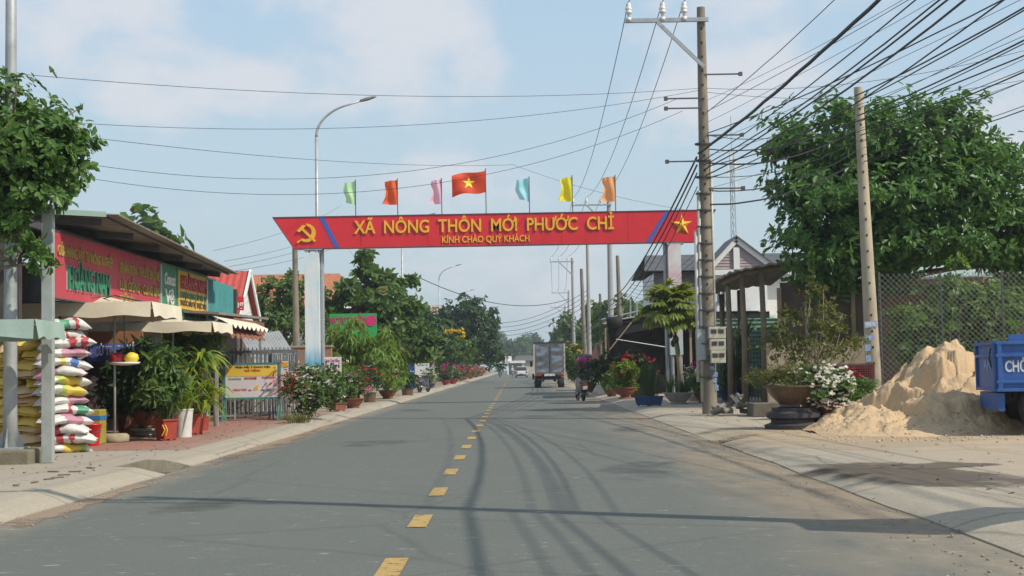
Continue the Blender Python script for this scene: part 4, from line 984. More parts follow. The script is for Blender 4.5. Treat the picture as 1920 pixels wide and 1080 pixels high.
mb = MB(); p = at(480, 729, BD); mb.prism([(p.x-.07,BD-.022,p.z-.04),(p.x-.03,BD-.022,p.z+.05),(p.x+.08,BD-.022,p.z+.10),(p.x+.05,BD-.022,p.z-.02)][::-1], (0,1,0), .005); mb.build('leaf_mark', M_gold, pn_)
a, b = at(527,736,38.2), at(540.5,677,38.2); t = thing('paper_poster', 'narrow pale poster on a stake right of the green framed board', 'poster', ((a.x+b.x)/2, 38.2, WALK))
mb = MB(); mb.bbox((a.x,38.19,a.z), (b.x,38.21,b.z)); mb.build('sheet', M_bwhite, t); mb = MB(); mb.bbox((a.x+.01,38.185,b.z-.16), (b.x-.01,38.189,b.z-.03)); mb.build('heading', M_syel, t)
mb = MB(); mb.bar(((a.x+b.x)/2,38.24,WALK), ((a.x+b.x)/2,38.24,b.z), .03); mb.build('stake', M_greyst, t)

# galvanised fence panels stood together
M_barr = pm('dull_galvanised', (.20,.21,.215), .6, .25, 6, .05, 30, metal=.4)
def fence_panel(x, y, w, h, rz, lab, lean=.05):
    t = thing('steel_barrier', lab, 'barrier', (x, y, WALK), rz, 'galvanised panels stacked behind the notice board')
    mb = MB()
    for z_ in (.1, h*.72, h): mb.bar((-w/2, lean*z_, z_), (w/2, lean*z_, z_), .045)
    for s in (-1, 1): mb.bar((s*w/2, 0, 0), (s*w/2, lean*h, h), .05)
    mb.build('frame', M_barr, t, local=True)
    n = int(w/.11)
    for k in range(1, n):
        m_ = MB(); xx = -w/2+w*k/n; m_.bar((xx, .1*lean, .1), (xx, lean*(h+.1), h+.1), .018); m_.build('bar', M_barr, t, local=True)
    m_ = MB(); m_.bar((-w/2, .02, .1), (w/2, lean*h*.7, h*.72), .03); m_.build('brace', M_barr, t, local=True)
    return t
for k, (px, d_, w, h, rz) in enumerate(((405,37.9,1.0,1.72,.5), (445,38.3,1.7,1.78,0), (475,38.8,1.8,1.74,.04), (492,39.3,1.9,1.80,-.05), (515,39.9,1.6,1.77,.1), (536,38.9,1.3,1.72,1.2), (480,40.6,2.0,1.84,0))):
    fence_panel(at(px,700,d_).x, d_, w, h, rz, 'grey barred steel barrier, %s in the pile behind the green framed notice board' % ORD[k], .03)
# lean-to of corrugated sheets
M_zinc = pm('zinc_sheet', (.46,.46,.44), .4, .2, 2, .05, 20, metal=.45, rgb2=(.36,.33,.29))
t = thing('lean_to', 'lean-to of bright corrugated zinc sheets behind the fence panels', 'shed', (-7.6, 42, WALK))
q = [at(473,672,40.6), at(563,680,41.0), at(524,620,43.4), at(452,632,43.2)]
corrugated('roof_sheet', M_zinc, t, q[0], q[0].lerp(q[1],.5), q[3].lerp(q[2],.5), q[3], .09, .012); corrugated('roof_sheet', M_zinc, t, q[0].lerp(q[1],.51)+Vector((0,0,.02)), q[1], q[2], q[3].lerp(q[2],.51)+Vector((0,0,.02)), .09, .012)
for p in q:
    mb = MB(); mb.bar((p.x, p.y, WALK), (p.x, p.y, p.z-.03), .06); mb.build('post', pm('grey_timber', (.2,.17,.13), .9, .25, 5, .2, 20), t)
# second shop front: low roof, scalloped awning, dark opening
M_awn = pm('brown_awning', (.22,.085,.05), .8, .2, 3, .08, 14)
t = thing('awning_shop', 'low brown shop with white scalloped awning past the umbrellas', 'shop', (-9, 38, WALK))
mb = MB(); mb.bbox((-13, 40.9, WALK), (-8.5, 47, 2.7)); mb.build('wall', pm('brown_shop_wall', (.11,.085,.07), .9, .3, 2, .2, 12), t)
mb = MB(); mb.prism([(-6.9,33.6,2.72), (-6.8,39.8,2.80), (-12.5,39.8,3.15), (-12.5,33.6,3.1)], (0,0,1), .06); mb.build('roof', pm('grey_brown_sheet', (.20,.17,.145), .7, .2, 3, .1, 20), t)
mb = MB(); mb.bbox((-6.93,35.4,2.36), (-6.88,39.6,2.71)); mb.build('fascia', M_awn, t)
mb = MB(); mb.grid(lambda u, v: (-6.55-.35*(1-v), 32.9+5.4*u, 2.66-.16*v-(.10*abs(math.sin(u*9*math.pi)) if v > .9 else 0)), 90, 3); mb.build('scalloped_awning', M_canvas, t)
mb = MB(); mb.grid(lambda u, v: (-6.60-.35*(1-v), 33.4+4.6*u, 2.46-.20*v-(.10*abs(math.sin(u*7*math.pi)) if v > .9 else 0)), 60, 3); mb.build('scalloped_awning', M_awn, t)
for y_ in (33.8, 39.6): 
    mb = MB(); mb.bar((-7.0,y_,WALK), (-7.0,y_,2.75), .07); mb.build('post', M_greyst, t)
# red roofed house with white gable, tiled house behind
M_redroof = pm('red_metal_roof', (.42,.06,.045), .5, .12, 2, .05, 20); M_tile = pm('orange_roof_tile', (.36,.13,.06), .8, .25, 6, .3, 16)
t = thing('gabled_house', 'small house with red metal roof and white gable boards', 'house', (-14, 63, WALK)); gx_ = -11.6; apx = at(474,508,63.2)
y0, y1, ze, zr = 60.8, 65.6, at(460,585,61).z, apx.z
mb = MB(); mb.bbox((-21, y0+.4, WALK), (gx_-.25, y1-.4, ze+.1)); mb.prism([(gx_-.25,y0+.4,ze+.1),(gx_-.25,y1-.4,ze+.1),(gx_-.25,(y0+y1)/2,zr-.2)], (-1,0,0), 9); mb.build('wall', M_white, t)
ym = (y0+y1)/2
for ya in (y0, y1):
    corrugated('roof_slope', M_redroof, t, (gx_, ya, ze-.15), (-21, ya, ze-.15), (-21, ym, zr), (gx_, ym, zr), .3, .02)
    mb = MB(); mb.bar((gx_+.03, ya, ze-.2), (gx_+.03, ym, zr-.02), .06, .26); mb.build('gable_board', M_white, t)
t2_ = thing('shop_sign', 'small red sign with white letters on the red roofed house', 'sign', (-11.3, 59.6, 3.5)); a, b = at(441,582,59.6), at(457,556,59.6)
mb = MB(); mb.bbox((a.x-.6,59.58,a.z), (b.x,59.64,b.z)); mb.build('panel', M_red, t2_); lettering('print', 'ng', M_white, t2_, ((a.x+b.x)/2,59.56,a.z+.12), (1,0,0), (0,0,1), .3, .34, .02, .002)
mb = MB(); mb.bar((a.x,59.66,WALK), (a.x,59.66,b.z), .06); mb.build('post', M_greyst, t2_)
t = thing('tiled_house', 'house with orange tiled roof behind the leafy trees', 'house', (-17, 84, WALK))
a, b = at(470,575,80), at(640,575,80); zr = at(500,517,84).z
mb = MB(); mb.bbox((a.x-4,80.5,WALK), (b.x,88,a.z+.1)); mb.build('wall', M_white, t)
for y_ in (79.8, 88.6): 
    mb = MB(); mb.prism([(a.x-5,y_,a.z), (b.x+.4,y_,a.z), (b.x-.6,84.2,zr), (a.x-5,84.2,zr)], (0,0,1), .08); mb.build('roof_slope', M_tile, t)
# brick wall by the gate
def brickmat():
    m = pm('brickwork', (.34,.13,.07), .9, .2, 5, .1, 30); n = m.node_tree.nodes; l = m.node_tree.links; bk = n.new('ShaderNodeTexBrick'); tcn = n.new('ShaderNodeTexCoord'); mpn = n.new('ShaderNodeMapping')
    mpn.inputs['Rotation'].default_value = (R(90),0,0); l.new(tcn.outputs['Object'], mpn.inputs['Vector']); l.new(mpn.outputs['Vector'], bk.inputs['Vector'])
    bk.inputs['Scale'].default_value = 4.5; bk.inputs['Color1'].default_value = (.36,.14,.075,1); bk.inputs['Color2'].default_value = (.27,.095,.05,1); bk.inputs['Mortar'].default_value = (.33,.28,.22,1); l.new(bk.outputs['Color'], n['Principled BSDF'].inputs['Base Color']); return m
t = thing('brick_wall', 'orange brick garden wall with pale coping beside the gate column', 'wall', (-8.4, 60, WALK)); a = at(540,652,60); b = at(622,648,60)
mb = MB(); mb.bbox((a.x,59.9,WALK), (b.x,60.12,a.z)); mb.build('masonry', brickmat(), t); mb = MB(); mb.bbox((a.x-.04,59.85,a.z+.002), (b.x+.04,60.17,a.z+.07)); mb.build('coping', M_conc, t)
# roadside signs
t = thing('beauty_sign', 'green signboard with pink lettering above the mango tree', 'sign', (-7.6, 67, WALK)); D_ = 67.0
a, b = at(618,640,D_), at(706,587,D_); mb = MB(); mb.bbox((a.x,D_,a.z), (b.x,D_+.12,b.z)); pn_ = mb.build('panel', pm('bright_green_board', (.025,.30,.075), .5, .08, 3, 0), t)
M_mag = pm('magenta_print', (.55,.02,.14), .5, .08, 3, 0)
p, q = at(620,608,D_), at(685,607,D_); lettering('print', 'NGỌC TUYỀN', M_mag, pn_, ((p.x+q.x)/2, D_-.02, p.z), (1,0,0), (0,0,1), .32, q.x-p.x, .022, .01)
p, q = at(667,616,D_), at(687,616,D_); lettering('print', 'BEAUTY', M_mag, pn_, ((p.x+q.x)/2, D_-.02, p.z), (1,0,0), (0,0,1), .12, q.x-p.x, .02, .01)
p = at(696,601,D_); mb = MB(); rot = Matrix.Rotation(R(90), 3, 'X'); vs = [p+Vector((.24*math.cos(k*.4488), -.03, .26*math.sin(k*.4488))) for k in range(14)]; mb.add(vs, [tuple(range(14))]); mb.build('round_mark', M_mag, pn_)
for x_ in (a.x+.15, b.x-.15): mb = MB(); mb.bar((x_,D_+.1,WALK), (x_,D_+.1,b.z), .09); mb.build('post', M_greyst, t)
D_ = 50.0; t = thing('menu_sign', 'white menu board with coloured lettering beside the gate column', 'sign', (-6.3, D_, WALK)); a, b = at(608,727,D_), at(640,669,D_)
mb = MB(); mb.bbox((a.x,D_,a.z), (b.x,D_+.03,b.z)); pn_ = mb.build('panel', M_bwhite, t)
for body, px0, px1, py, cap, m_ in (('Quán Tươi Sống', 609, 637, 679, .10, M_mag), ('Ốc Đảo 6', 609, 637, 690, .16, M_black), ('ĐẶC SẢN', 612, 637, 696.5, .08, M_gold), ('HẢI SẢN', 622, 638, 704, .07, M_mag), ('GÀ NƯỚNG', 621, 638, 710, .07, M_mag), ('BÒ - DÊ', 622, 638, 717, .07, pm('violet_print', (.16,.06,.3), .5, .05, 5, 0))):
    p, q = at(px0, py, D_), at(px1, py, D_); lettering('print', body, m_, pn_, ((p.x+q.x)/2, D_-.006, p.z), (1,0,0), (0,0,1), cap, q.x-p.x, .02, .002)
for x_ in (a.x+.04, b.x-.04): mb = MB(); mb.bar((x_,D_+.05,WALK), (x_,D_+.05,b.z), .04); mb.build('leg', M_greyst, t)
# blue panels, kiosk with orange roof, far structures
D_ = 92; t = thing('blue_hoarding', 'dark blue upright panels with a red cloth by the verge', 'hoarding', (-7.2, D_, WALK))
for px0, px1 in ((747,757), (766,777)):
    a, b = at(px0,706,D_), at(px1,657,D_); mb = MB(); mb.bbox((a.x,D_,WALK), (b.x,D_+.1,b.z)); mb.build('panel', pm('deep_blue', (.015,.06,.22), .5, .15, 3, 0), t)
a, b = at(741,700,D_-.6), at(756,674,D_-.6); mb = MB(); mb.grid(lambda u, v: (a.x+(b.x-a.x)*u, D_-.6+.08*math.sin(u*9), a.z+(b.z-a.z)*v*(1-.1*math.sin(u*4))), 10, 4); mb.build('red_cloth', pm('red_cloth', (.45,.02,.035), .7, .1, 3, 0), t)
D_ = 98; t = thing('roadside_kiosk', 'small kiosk with orange roof and white board by the verge', 'kiosk', (-6.6, D_, WALK)); a, b = at(770,706,D_), at(812,672,D_)
mb = MB(); mb.bbox((a.x,D_+.3,WALK), (b.x,D_+2.2,a.z+.9)); mb.build('counter', pm('dim_timber', (.12,.09,.06), .8, .2, 4, 0), t)
mb = MB(); mb.prism([(a.x-.2,D_-.3,b.z), (b.x+.3,D_-.3,b.z-.1), (b.x+.3,D_+2.6,b.z+.35), (a.x-.2,D_+2.6,b.z+.4)], (0,0,1), .05); mb.build('roof', M_tile, t)
for x_ in (a.x, b.x): mb = MB(); mb.bar((x_,D_,WALK), (x_,D_,b.z), .07); mb.build('post', M_greyst, t)
a, b = at(778,704,D_-.4), at(805,681,D_-.4); mb = MB(); mb.bbox((a.x,D_-.4,a.z), (b.x,D_-.36,b.z)); wb = mb.build('white_board', M_bwhite, t)
p = at(792,686,D_-.4); lettering('print', 'KHUYẾN MÃI', M_grp, wb, (p.x, D_-.41, p.z), (1,0,0), (0,0,1), .1, .7, .02, .002)
for px in (797, 803): p = at(px,652,D_+.2); mb = MB(); mb.lathe((p.x,p.y,p.z-.1), [(.02,0),(.09,.04),(.09,.12),(.02,.17)], 10); mb.build('lantern', pm('cream_lantern', (.6,.5,.3), .6, .1, 4, 0), t, smooth=True)
D_ = 215; t = thing('lattice_tower', 'far lattice tower with a white and red tank above the trees', 'tower', (at(813,600,D_).x, D_, 0)); zt_ = at(813,572,D_).z
mb = MB(); w = 1.5
for sx in (-1,1):
    for sy in (-1,1): mb.bar((t.location.x+sx*w, D_+sy*w, 0), (t.location.x+sx*w*.8, D_+sy*w*.8, zt_-1.6), .18)
for k in range(6):
    z0_ = k*(zt_-1.6)/6; z1_ = z0_+(zt_-1.6)/6
    for sx, sy, ex, ey in ((-1,-1,1,-1),(1,-1,1,1),(1,1,-1,1),(-1,1,-1,-1)): mb.bar((t.location.x+sx*w, D_+sy*w, z0_), (t.location.x+ex*w*.95, D_+ey*w*.95, z1_), .1)
mb.build('lattice', M_steel, t); mb = MB(); mb.box((t.location.x,D_,zt_-.8), (3.2,3.0,1.5)); mb.build('tank', pm('pink_white_panel', (.6,.42,.42), .6, .2, .6, 0), t)
D_ = 300; t = thing('canopy_building', 'far white roadside canopy with a square white sign on top', 'building', (at(965,690,D_).x, D_, 0)); a, b = at(948,686,D_), at(985,676,D_)
mb = MB(); mb.bbox((a.x,D_,b.z-.5), (b.x,D_+10,b.z)); mb.build('canopy', M_white, t); mb = MB(); mb.bbox((a.x+.6,D_+4,0), (b.x-.6,D_+9,b.z-.52)); mb.build('wall', pm('grey_far_wall', (.3,.3,.28), .8, .2, .5, 0), t)
p = at(953,672,D_); mb = MB(); mb.box((p.x,D_+1,p.z), (1.4,.5,1.4)); mb.build('sign_box', M_white, t)
for x_ in (a.x+.5, b.x-.5): mb = MB(); mb.bar((x_,D_+.5,0), (x_,D_+.5,b.z-.5), .3); mb.build('pillar', M_white, t)
D_ = 330; t = thing('far_house', 'far low house with dark roof beside the truck', 'house', (at(985,690,D_).x, D_, 0)); a, b = at(968,690,D_), at(1003,672,D_)
mb = MB(); mb.bbox((a.x,D_,0), (b.x,D_+9,b.z-.6)); mb.build('wall', pm('pale_far_wall', (.42,.38,.32), .8, .2, .5, 0), t); mb = MB(); mb.prism([(a.x-.5,D_-.6,b.z-.6), (b.x+.5,D_-.6,b.z-.6), (b.x,D_+4,b.z+.6), (a.x,D_+4,b.z+.6)], (0,0,1), .15); mb.build('roof', pm('dark_far_roof', (.09,.085,.085), .8, .2, .5, 0), t)
# ================================================================== right side: houses, sheds, fence, sand, tipper
M_wood = pm('weathered_wood', (.24,.185,.125), .9, .3, 4, .25, 25, stretch=(1,1,.3)); M_darkwood = pm('dark_wood', (.10,.075,.055), .9, .3, 4, .2, 25)
M_tarp = pm('dark_tarpaulin', (.010,.010,.012), .8, .25, 2, .1, 10); M_darkroof = pm('dark_roof_tile', (.11,.115,.125), .75, .25, 8, .3, 25)
# house with dark tiles and a sided gable
t = thing('tiled_house', 'pale house with dark grey tiled roof and sided gable behind the gate', 'house', (9.5, 72, WALK))
a = at(1208,508,68); b = at(1220,478,71.5); zE, zR = a.z, b.z; xl, xr_ = a.x, 14.5
mb = MB(); mb.bbox((xl+.55,68.7,WALK), (xr_,75,zE-.05)); mb.build('wall', M_white, t)
mb = MB(); mb.bbox((xl+.5,68.65,zE-.75), (9.0,68.69,zE-.05)); mb.build('eave_band', pm('grey_band', (.25,.23,.22), .8, .1, 3, 0), t)
for sgn_ in (-1, 1):                                     # tile courses: each row a shallow step
    mb = MB(); n = 12; y_e = 68-.0 if sgn_ < 0 else 75.6; ym_ = 71.8
    for k in range(n):
        u0, u1 = k/n, (k+1)/n; ya, yb = y_e+(ym_-y_e)*u0, y_e+(ym_-y_e)*u1; za, zb_ = zE+(zR-zE)*u0, zE+(zR-zE)*u1
        mb.prism([(xl+.4*u0,ya,za+.035), (xr_,ya,za+.035), (xr_,yb,zb_+.005), (xl+.4*u1,yb,zb_+.005)], (0,0,-1), .05)
    mb.build('roof_slope', M_darkroof, t)
ap = at(1380,452,66); gl, gr_ = at(1330,505,66), at(1446,500,66); xm = ap.x; zg = gl.z
M_side = pm('mauve_siding', (.34,.27,.27), .7, .12, 3, .05, 10)
for k in range(9):                                       # siding boards of the gable
    z0_ = zg+(ap.z-zg)*k/9.5; f = 1-(z0_-zg)/(ap.z-zg); f2 = 1-(z0_+.145-zg)/(ap.z-zg)
    mb = MB(); mb.prism([(xm-(xm-gl.x)*f,66.02,z0_), (xm+(gr_.x-xm)*f,66.02,z0_), (xm+(gr_.x-xm)*f2,66.05,z0_+.14), (xm-(xm-gl.x)*f2,66.05,z0_+.14)], (0,1,0), .03); mb.build('siding_board', M_side, t)
mb = MB(); mb.bbox((gl.x+.3,66.08,WALK), (gr_.x-.2,68.7,zg-.02)); mb.prism([(gl.x+.2,66.1,zg-.02),(gr_.x-.1,66.1,zg-.02),(xm,66.1,ap.z-.12)], (0,1,0), 2.4); mb.build('gable_wall', M_white, t)
for p, q_ in ((Vector((gl.x-.1,65.95,zg-.1)), Vector((xm,65.95,ap.z+.05))), (Vector((xm,65.95,ap.z+.05)), Vector((gr_.x+.25,65.95,zg-.1)))):
    mb = MB(); mb.bar(p, q_, .1, .24); mb.build('gable_board', M_white, t); mb = MB(); mb.prism([p+Vector((0,-.15,.14)), q_+Vector((0,-.15,.14)), q_+Vector((0,3.6,.14)), p+Vector((0,3.6,.14))], (0,0,1), .07); mb.build('gable_roof', M_darkroof, t)
mb = MB(); mb.bbox((xm-.14,65.93,zg-.4), (xm+.14,66.0,ap.z-.3)); mb.bbox((gl.x+.1,65.93,zg-.28), (gr_.x,66.0,zg-.03)); mb.build('gable_trim', M_white, t)
a, b = at(1343,566,66), at(1368,528,66); mb = MB(); mb.bbox((a.x,66.0,a.z), (b.x,66.06,b.z)); wn = mb.build('window', pm('window_glass', (.16,.20,.24), .1, .1, 3, 0), t)
for k in range(4): mb = MB(); x_ = a.x+(b.x-a.x)*k/3; mb.bar((x_,65.98,a.z), (x_,65.98,b.z), .05); mb.build('bar', M_white, wn)
mb = MB(); mb.bbox((gl.x+.2,65.2,at(1400,592,66).z-.12), (gr_.x,66.06,at(1400,592,66).z)); mb.build('ledge', M_white, t)
# green sheet fence in front of the house
a, b = at(1338,640,53), at(1440,600,53); t = thing('sheet_fence', 'faded green corrugated sheet fence below the white house', 'fence', (a.x, 53, WALK))
corrugated('sheet', pm('faded_green_sheet', (.10,.21,.15), .65, .18, 2, .05, 15), t, (a.x-.2,53,WALK), (a.x-.2,53,at(1340,598,53).z), (b.x+.6,53,at(1340,598,53).z), (b.x+.6,53,WALK), .15, .015)
for x_ in (a.x, b.x): mb = MB(); mb.bar((x_,53.1,WALK), (x_,53.1,2.9), .08); mb.build('post', M_wood, t)
# open shed beside the tall pole
t = thing('timber_shed', 'open timber shed with sagging corrugated roof right of the tall pole', 'shed', (7.6, 46.5, WALK)); SD = 45.0
r0, r1, r2 = at(1342,524,SD), at(1398,503,SD), at(1500,488,SD)
mb = MB(); pts = [(r0.x,r0.z), ((r0.x*.6+r1.x*.4),(r0.z*.5+r1.z*.5+.04)), (r1.x,r1.z), ((r1.x+r2.x)/2,(r1.z+r2.z)/2+.03), (r2.x,r2.z)]
def shed_fn(u, v):
    s = u*4; k = min(int(s), 3); f = s-k; x = pts[k][0]*(1-f)+pts[k+1][0]*f; z = pts[k][1]*(1-f)+pts[k+1][1]*f
    return (x, SD-.3+v*5.5, z+.02*math.sin(u*56)-v*.42)
mb.grid(shed_fn, 112, 3); o = mb.build('roof', pm('old_grey_sheet', (.30,.26,.21), .8, .3, 3, .1, 20), t); sd = o.modifiers.new('s', 'SOLIDIFY'); sd.thickness = .05
for px, yy in ((1369,SD+.2), (1396,SD), (1433,SD)):
    p = at(px, 700, yy); zt_ = r0.z+(p.x-r0.x)/(r2.x-r0.x)*(r2.z-r0.z)-.06
    mb = MB(); mb.tube([(p.x,yy,WALK), (p.x+.03,yy,zt_*.5), (p.x-.01,yy,zt_)], [.10,.09,.085], 8); mb.build('post', M_wood, t, smooth=True)
    mb = MB(); mb.tube([(p.x,yy+4.5,WALK), (p.x,yy+4.5,zt_-.36)], .09, 8); mb.build('post', M_wood, t, smooth=True)
mb = MB(); mb.tube([(r0.x+.2,SD+.05,r0.z-.12), (r1.x,SD+.05,r1.z-.14), (r2.x,SD+.05,r2.z-.14)], [.09,.1,.1], 8); mb.build('beam', M_wood, t, smooth=True)
# barred gate under the shed
a, b = at(1398,742,SD+1.2), at(1442,640,SD+1.2); t = thing('barred_gate', 'dark metal barred gate under the timber shed', 'gate', ((a.x+b.x)/2, SD+1.2, WALK))
for z_ in (a.z+.1, (a.z+b.z)/2, b.z): mb = MB(); mb.bar((a.x,SD+1.2,z_), (b.x,SD+1.2,z_), .045); mb.build('rail', M_darkst, t)
for k in range(9): mb = MB(); x_ = a.x+(b.x-a.x)*k/8; mb.bar((x_,SD+1.2,WALK+.08), (x_,SD+1.2,b.z+.15), .03); mb.build('bar', M_darkst, t)
# rendered yard wall with brown sheeting above it
a, b = at(1440,715,41), at(1612,640,41); t = thing('yard_wall', 'beige rendered yard wall with dark brown sheeting above', 'wall', ((a.x+b.x)/2, 41, WALK))
mb = MB(); mb.bbox((a.x,41,WALK), (b.x+.2,41.18,b.z)); mb.build('render', pm('beige_render', (.36,.30,.21), .9, .2, 2, .2, 20, rgb2=(.27,.22,.155)), t)
c = at(1462,530,41.4); mb = MB(); mb.grid(lambda u, v: (c.x+(b.x+.3-c.x)*u, 41.4+.05*math.sin(u*14)*v, b.z-.1+(c.z-b.z+.1)*v), 30, 4); mb.build('brown_sheeting', pm('brown_sheeting', (.085,.062,.045), .85, .3, 3, .2, 12), t)
for px in (1462, 1600): p = at(px,600,41.3); mb = MB(); mb.bar((p.x,41.3,WALK), (p.x,41.3,at(px,540,41.3).z), .11); mb.build('post', M_wood, t)
a, b = at(1490,600,41.0), at(1522,562,41.0)
# chain link fence with low wall
FD = 36.5; x0, x1 = at(1648,600,FD).x, 15.5; zf0, zf1 = .75, at(1700,513,FD).z
t = thing('chain_link_fence', 'tall chain link fence on steel posts behind the sand pile', 'fence', ((x0+x1)/2, FD, WALK))
mb = MB(); s = .145; hh = zf1-zf0; n = int((x1-x0+hh)/s)
for k in range(n):
    xs = x0-hh+k*s
    for d_ in (1, -1):
        xa, xb = (xs, xs+hh) if d_ > 0 else (xs+hh, xs)
        za, zb_ = zf0, zf1; ta = 0.0; tb = 1.0
        lo, hi = min(xa,xb), max(xa,xb)
        if hi < x0 or lo > x1: continue
        def clip(t_): return (xa+(xb-xa)*t_, zf0+hh*t_)
        ts = sorted([max(0, min(1, (x0-xa)/(xb-xa))), max(0, min(1, (x1-xa)/(xb-xa)))])
        p, q_ = clip(ts[0]), clip(ts[1])
        if abs(p[0]-q_[0]) > .05: mb.bar((p[0],FD+.008*d_,p[1]), (q_[0],FD+.008*d_,q_[1]), .0105)
mb.build('wire_mesh', pm('grey_fence_wire', (.17,.17,.16), .6, .2, 5, 0, metal=.4), t)['kind'] = 'stuff'
for x_ in np.linspace(x0+.05, x1, 5): mb = MB(); mb.tube([(x_,FD+.04,WALK), (x_,FD+.04,zf1+.05)], .026, 8); mb.build('post', M_darkst, t)
mb = MB(); mb.bbox((x0-.1,FD-.05,WALK), (x1,FD+.12,.72)); mb.build('plinth', pm('beige_render', (.36,.30,.21)), t)
# dim brown wall and sheet roofed house behind the fence
t = thing('yard_house', 'low house with green and white sheet roof behind the big tree', 'house', (12.5, 46, WALK))
mb = MB(); mb.bbox((9.9,44.5,WALK), (19,52,3.4)); mb.build('wall', pm('brown_yard_wall', (.17,.12,.085), .9, .3, 1.5, .2, 15), t)
M_gw = pm('green_white_sheet', (.22,.36,.29), .6, .25, 1.2, .05, 15, rgb2=(.55,.57,.52)); ze_ = at(1800,520,43.5).z
corrugated('roof', M_gw, t, (9.6,43.4,ze_-.1), (20,43.4,ze_+.1), (20,52,ze_+1.0), (9.6,52,ze_+.8), .25, .02)
mb = MB(); mb.bar((9.6,43.38,ze_-.18), (20,43.38,ze_+.02), .06, .16); mb.build('fascia', pm('tan_fascia', (.34,.24,.13), .8, .2, 3, .1, 20), t)
# dark tarpaulin stall past the gate column
t = thing('tarpaulin_stall', 'dark tarpaulin food stall with drooping awning past the gate', 'stall', (6.0, 64, WALK)); TD = 62.0
a, b = at(1142,600,TD), at(1264,586,TD)
mb = MB(); mb.grid(lambda u, v: (a.x+(11-a.x)*u, TD+.05*math.sin(u*9), (a.z+(b.z-a.z)*min(u*2,1)-.02)-v*(.75-.3*math.sin(u*3.1))), 30, 4); mb.build('hanging_tarpaulin', M_tarp, t)
mb = MB(); mb.bbox((10.9,TD+.3,WALK), (11.05,TD+5.3,3.3)); mb.build('side_wall', M_darkwall, t); mb = MB(); mb.bbox((5.2,TD+3,WALK), (9.5,TD+3.7,.9)); mb.build('counter', M_darkwood, t)  # side wall added to block the sun and keep the stall interior dark
mb = MB(); mb.grid(lambda u, v: (a.x+.05+(11-a.x)*u, TD-.02+v*5.6, a.z+(b.z-a.z)*min(u*2,1)+.10*math.sin(v*3.14)-.25*(1-min(1,u*12))), 30, 8); mb.build('roof', M_tarp, t)
mb = MB(); mb.tube([at(1156,600,TD-.1), at(1222,589,TD-.1)], .035, 8); mb.build('roof_pipe', M_steel, t)
mb = MB(); mb.tube([at(1143,656,TD-.3), at(1184,604,TD-.1)], .03, 6); mb.build('strut', M_wood, t); mb = MB(); mb.tube([at(1155,636,TD-.25), at(1262,653,TD-.1)], .02, 6); mb.build('tie_rod', M_steel, t)
p = at(1160,606,TD-.2); mb = MB(); mb.tube([(p.x-.5,TD-.25,p.z), (p.x+.15,TD-.25,p.z+.06)], [.26,.27], 14); mb.build('rolled_tarpaulin', M_tarp, t, smooth=True)
for x_, y_ in ((a.x+.3,TD+5.2), (10.5,TD+5.2), (10.5,TD+.3), (7.6,TD+.3)): mb = MB(); mb.bar((x_,y_,WALK), (x_,y_,2.9), .1); mb.build('post', M_wood, t)
mb = MB(); mb.bbox((a.x+.3,TD+5.3,WALK), (11,TD+5.45,3.45)); mb.build('back_wall', M_darkwall, t)
# second small awning farther on
a, b = at(1124,640,80), at(1170,622,80); t = thing('small_awning', 'small dark awning on poles beyond the tarpaulin stall', 'awning', (a.x, 80, WALK))
mb = MB(); mb.grid(lambda u, v: (a.x+(b.x+1.5-a.x)*u, 80+v*4, a.z+(b.z-a.z)*min(1,u*1.5)-.15*(1-min(1,u*8))), 16, 3); mb.build('sheet', M_tarp, t)
for x_, y_ in ((a.x+.1,80.1),(b.x,80.1),(a.x+.1,83.8),(b.x,83.8)): mb = MB(); mb.bar((x_,y_,WALK), (x_,y_,a.z-.05), .07); mb.build('post', M_wood, t)
# upper roof frames with balcony rail behind the stall
a, b = at(1128,598,88), at(1225,576,88); t = thing('balcony_frame', 'open steel roof frame and rail above the dark stall', 'frame', (a.x, 88, WALK))
for p, q_ in (((1128,599),(1225,577)), ((1130,607),(1180,600)), ((1182,600),(1182,560)), ((1194,597),(1194,565)), ((1165,600),(1168,578)), ((1160,601),(1163,580))):
    mb = MB(); mb.tube([at(*p,88), at(*q_,88)], .05, 6); mb.build('rail', M_steel, t)
for px in (1135, 1220): p = at(px,598,88); mb = MB(); mb.bar((p.x,88.1,WALK), (p.x,88.1,p.z), .1); mb.build('post', M_wood, t)
# closed pink parasol and porridge sign
q = at(1118,690,74); t = thing('closed_umbrella', 'faded pink sun umbrella folded on its pole', 'umbrella', (q.x, 74, WALK)); zt_ = at(1118,648,74).z-WALK; zb_ = at(1118,693,74).z-WALK
mb = MB(); n = 20; vs = []; prof = [(0,.03),(.25,.13),(.6,.25),(1,.36)]
for f, r_ in prof:
    for k in range(n): aa = 2*math.pi*k/n; rr = r_*(1-.28*(k % 2)); vs.append((rr*math.cos(aa)-.12*f, rr*math.sin(aa), zt_+(zb_-zt_)*f))
fs = [(i*n+k, i*n+(k+1) % n, (i+1)*n+(k+1) % n, (i+1)*n+k) for i in range(3) for k in range(n)]; mb.add(vs, fs); mb.build('folded_cloth', pm('faded_pink_cloth', (.50,.22,.18), .8, .15, 3, .1, 10), t, local=True)
mb = MB(); mb.tube([(0,0,0), (0,0,zt_+.12)], .025, 8); mb.build('pole', M_greyst, t, local=True)
D_ = 76; a, b = at(1084,701,D_), at(1112,689,D_); t = thing('food_sign', 'white roadside food sign with red and black letters beside the parasol', 'sign', ((a.x+b.x)/2, D_, WALK))
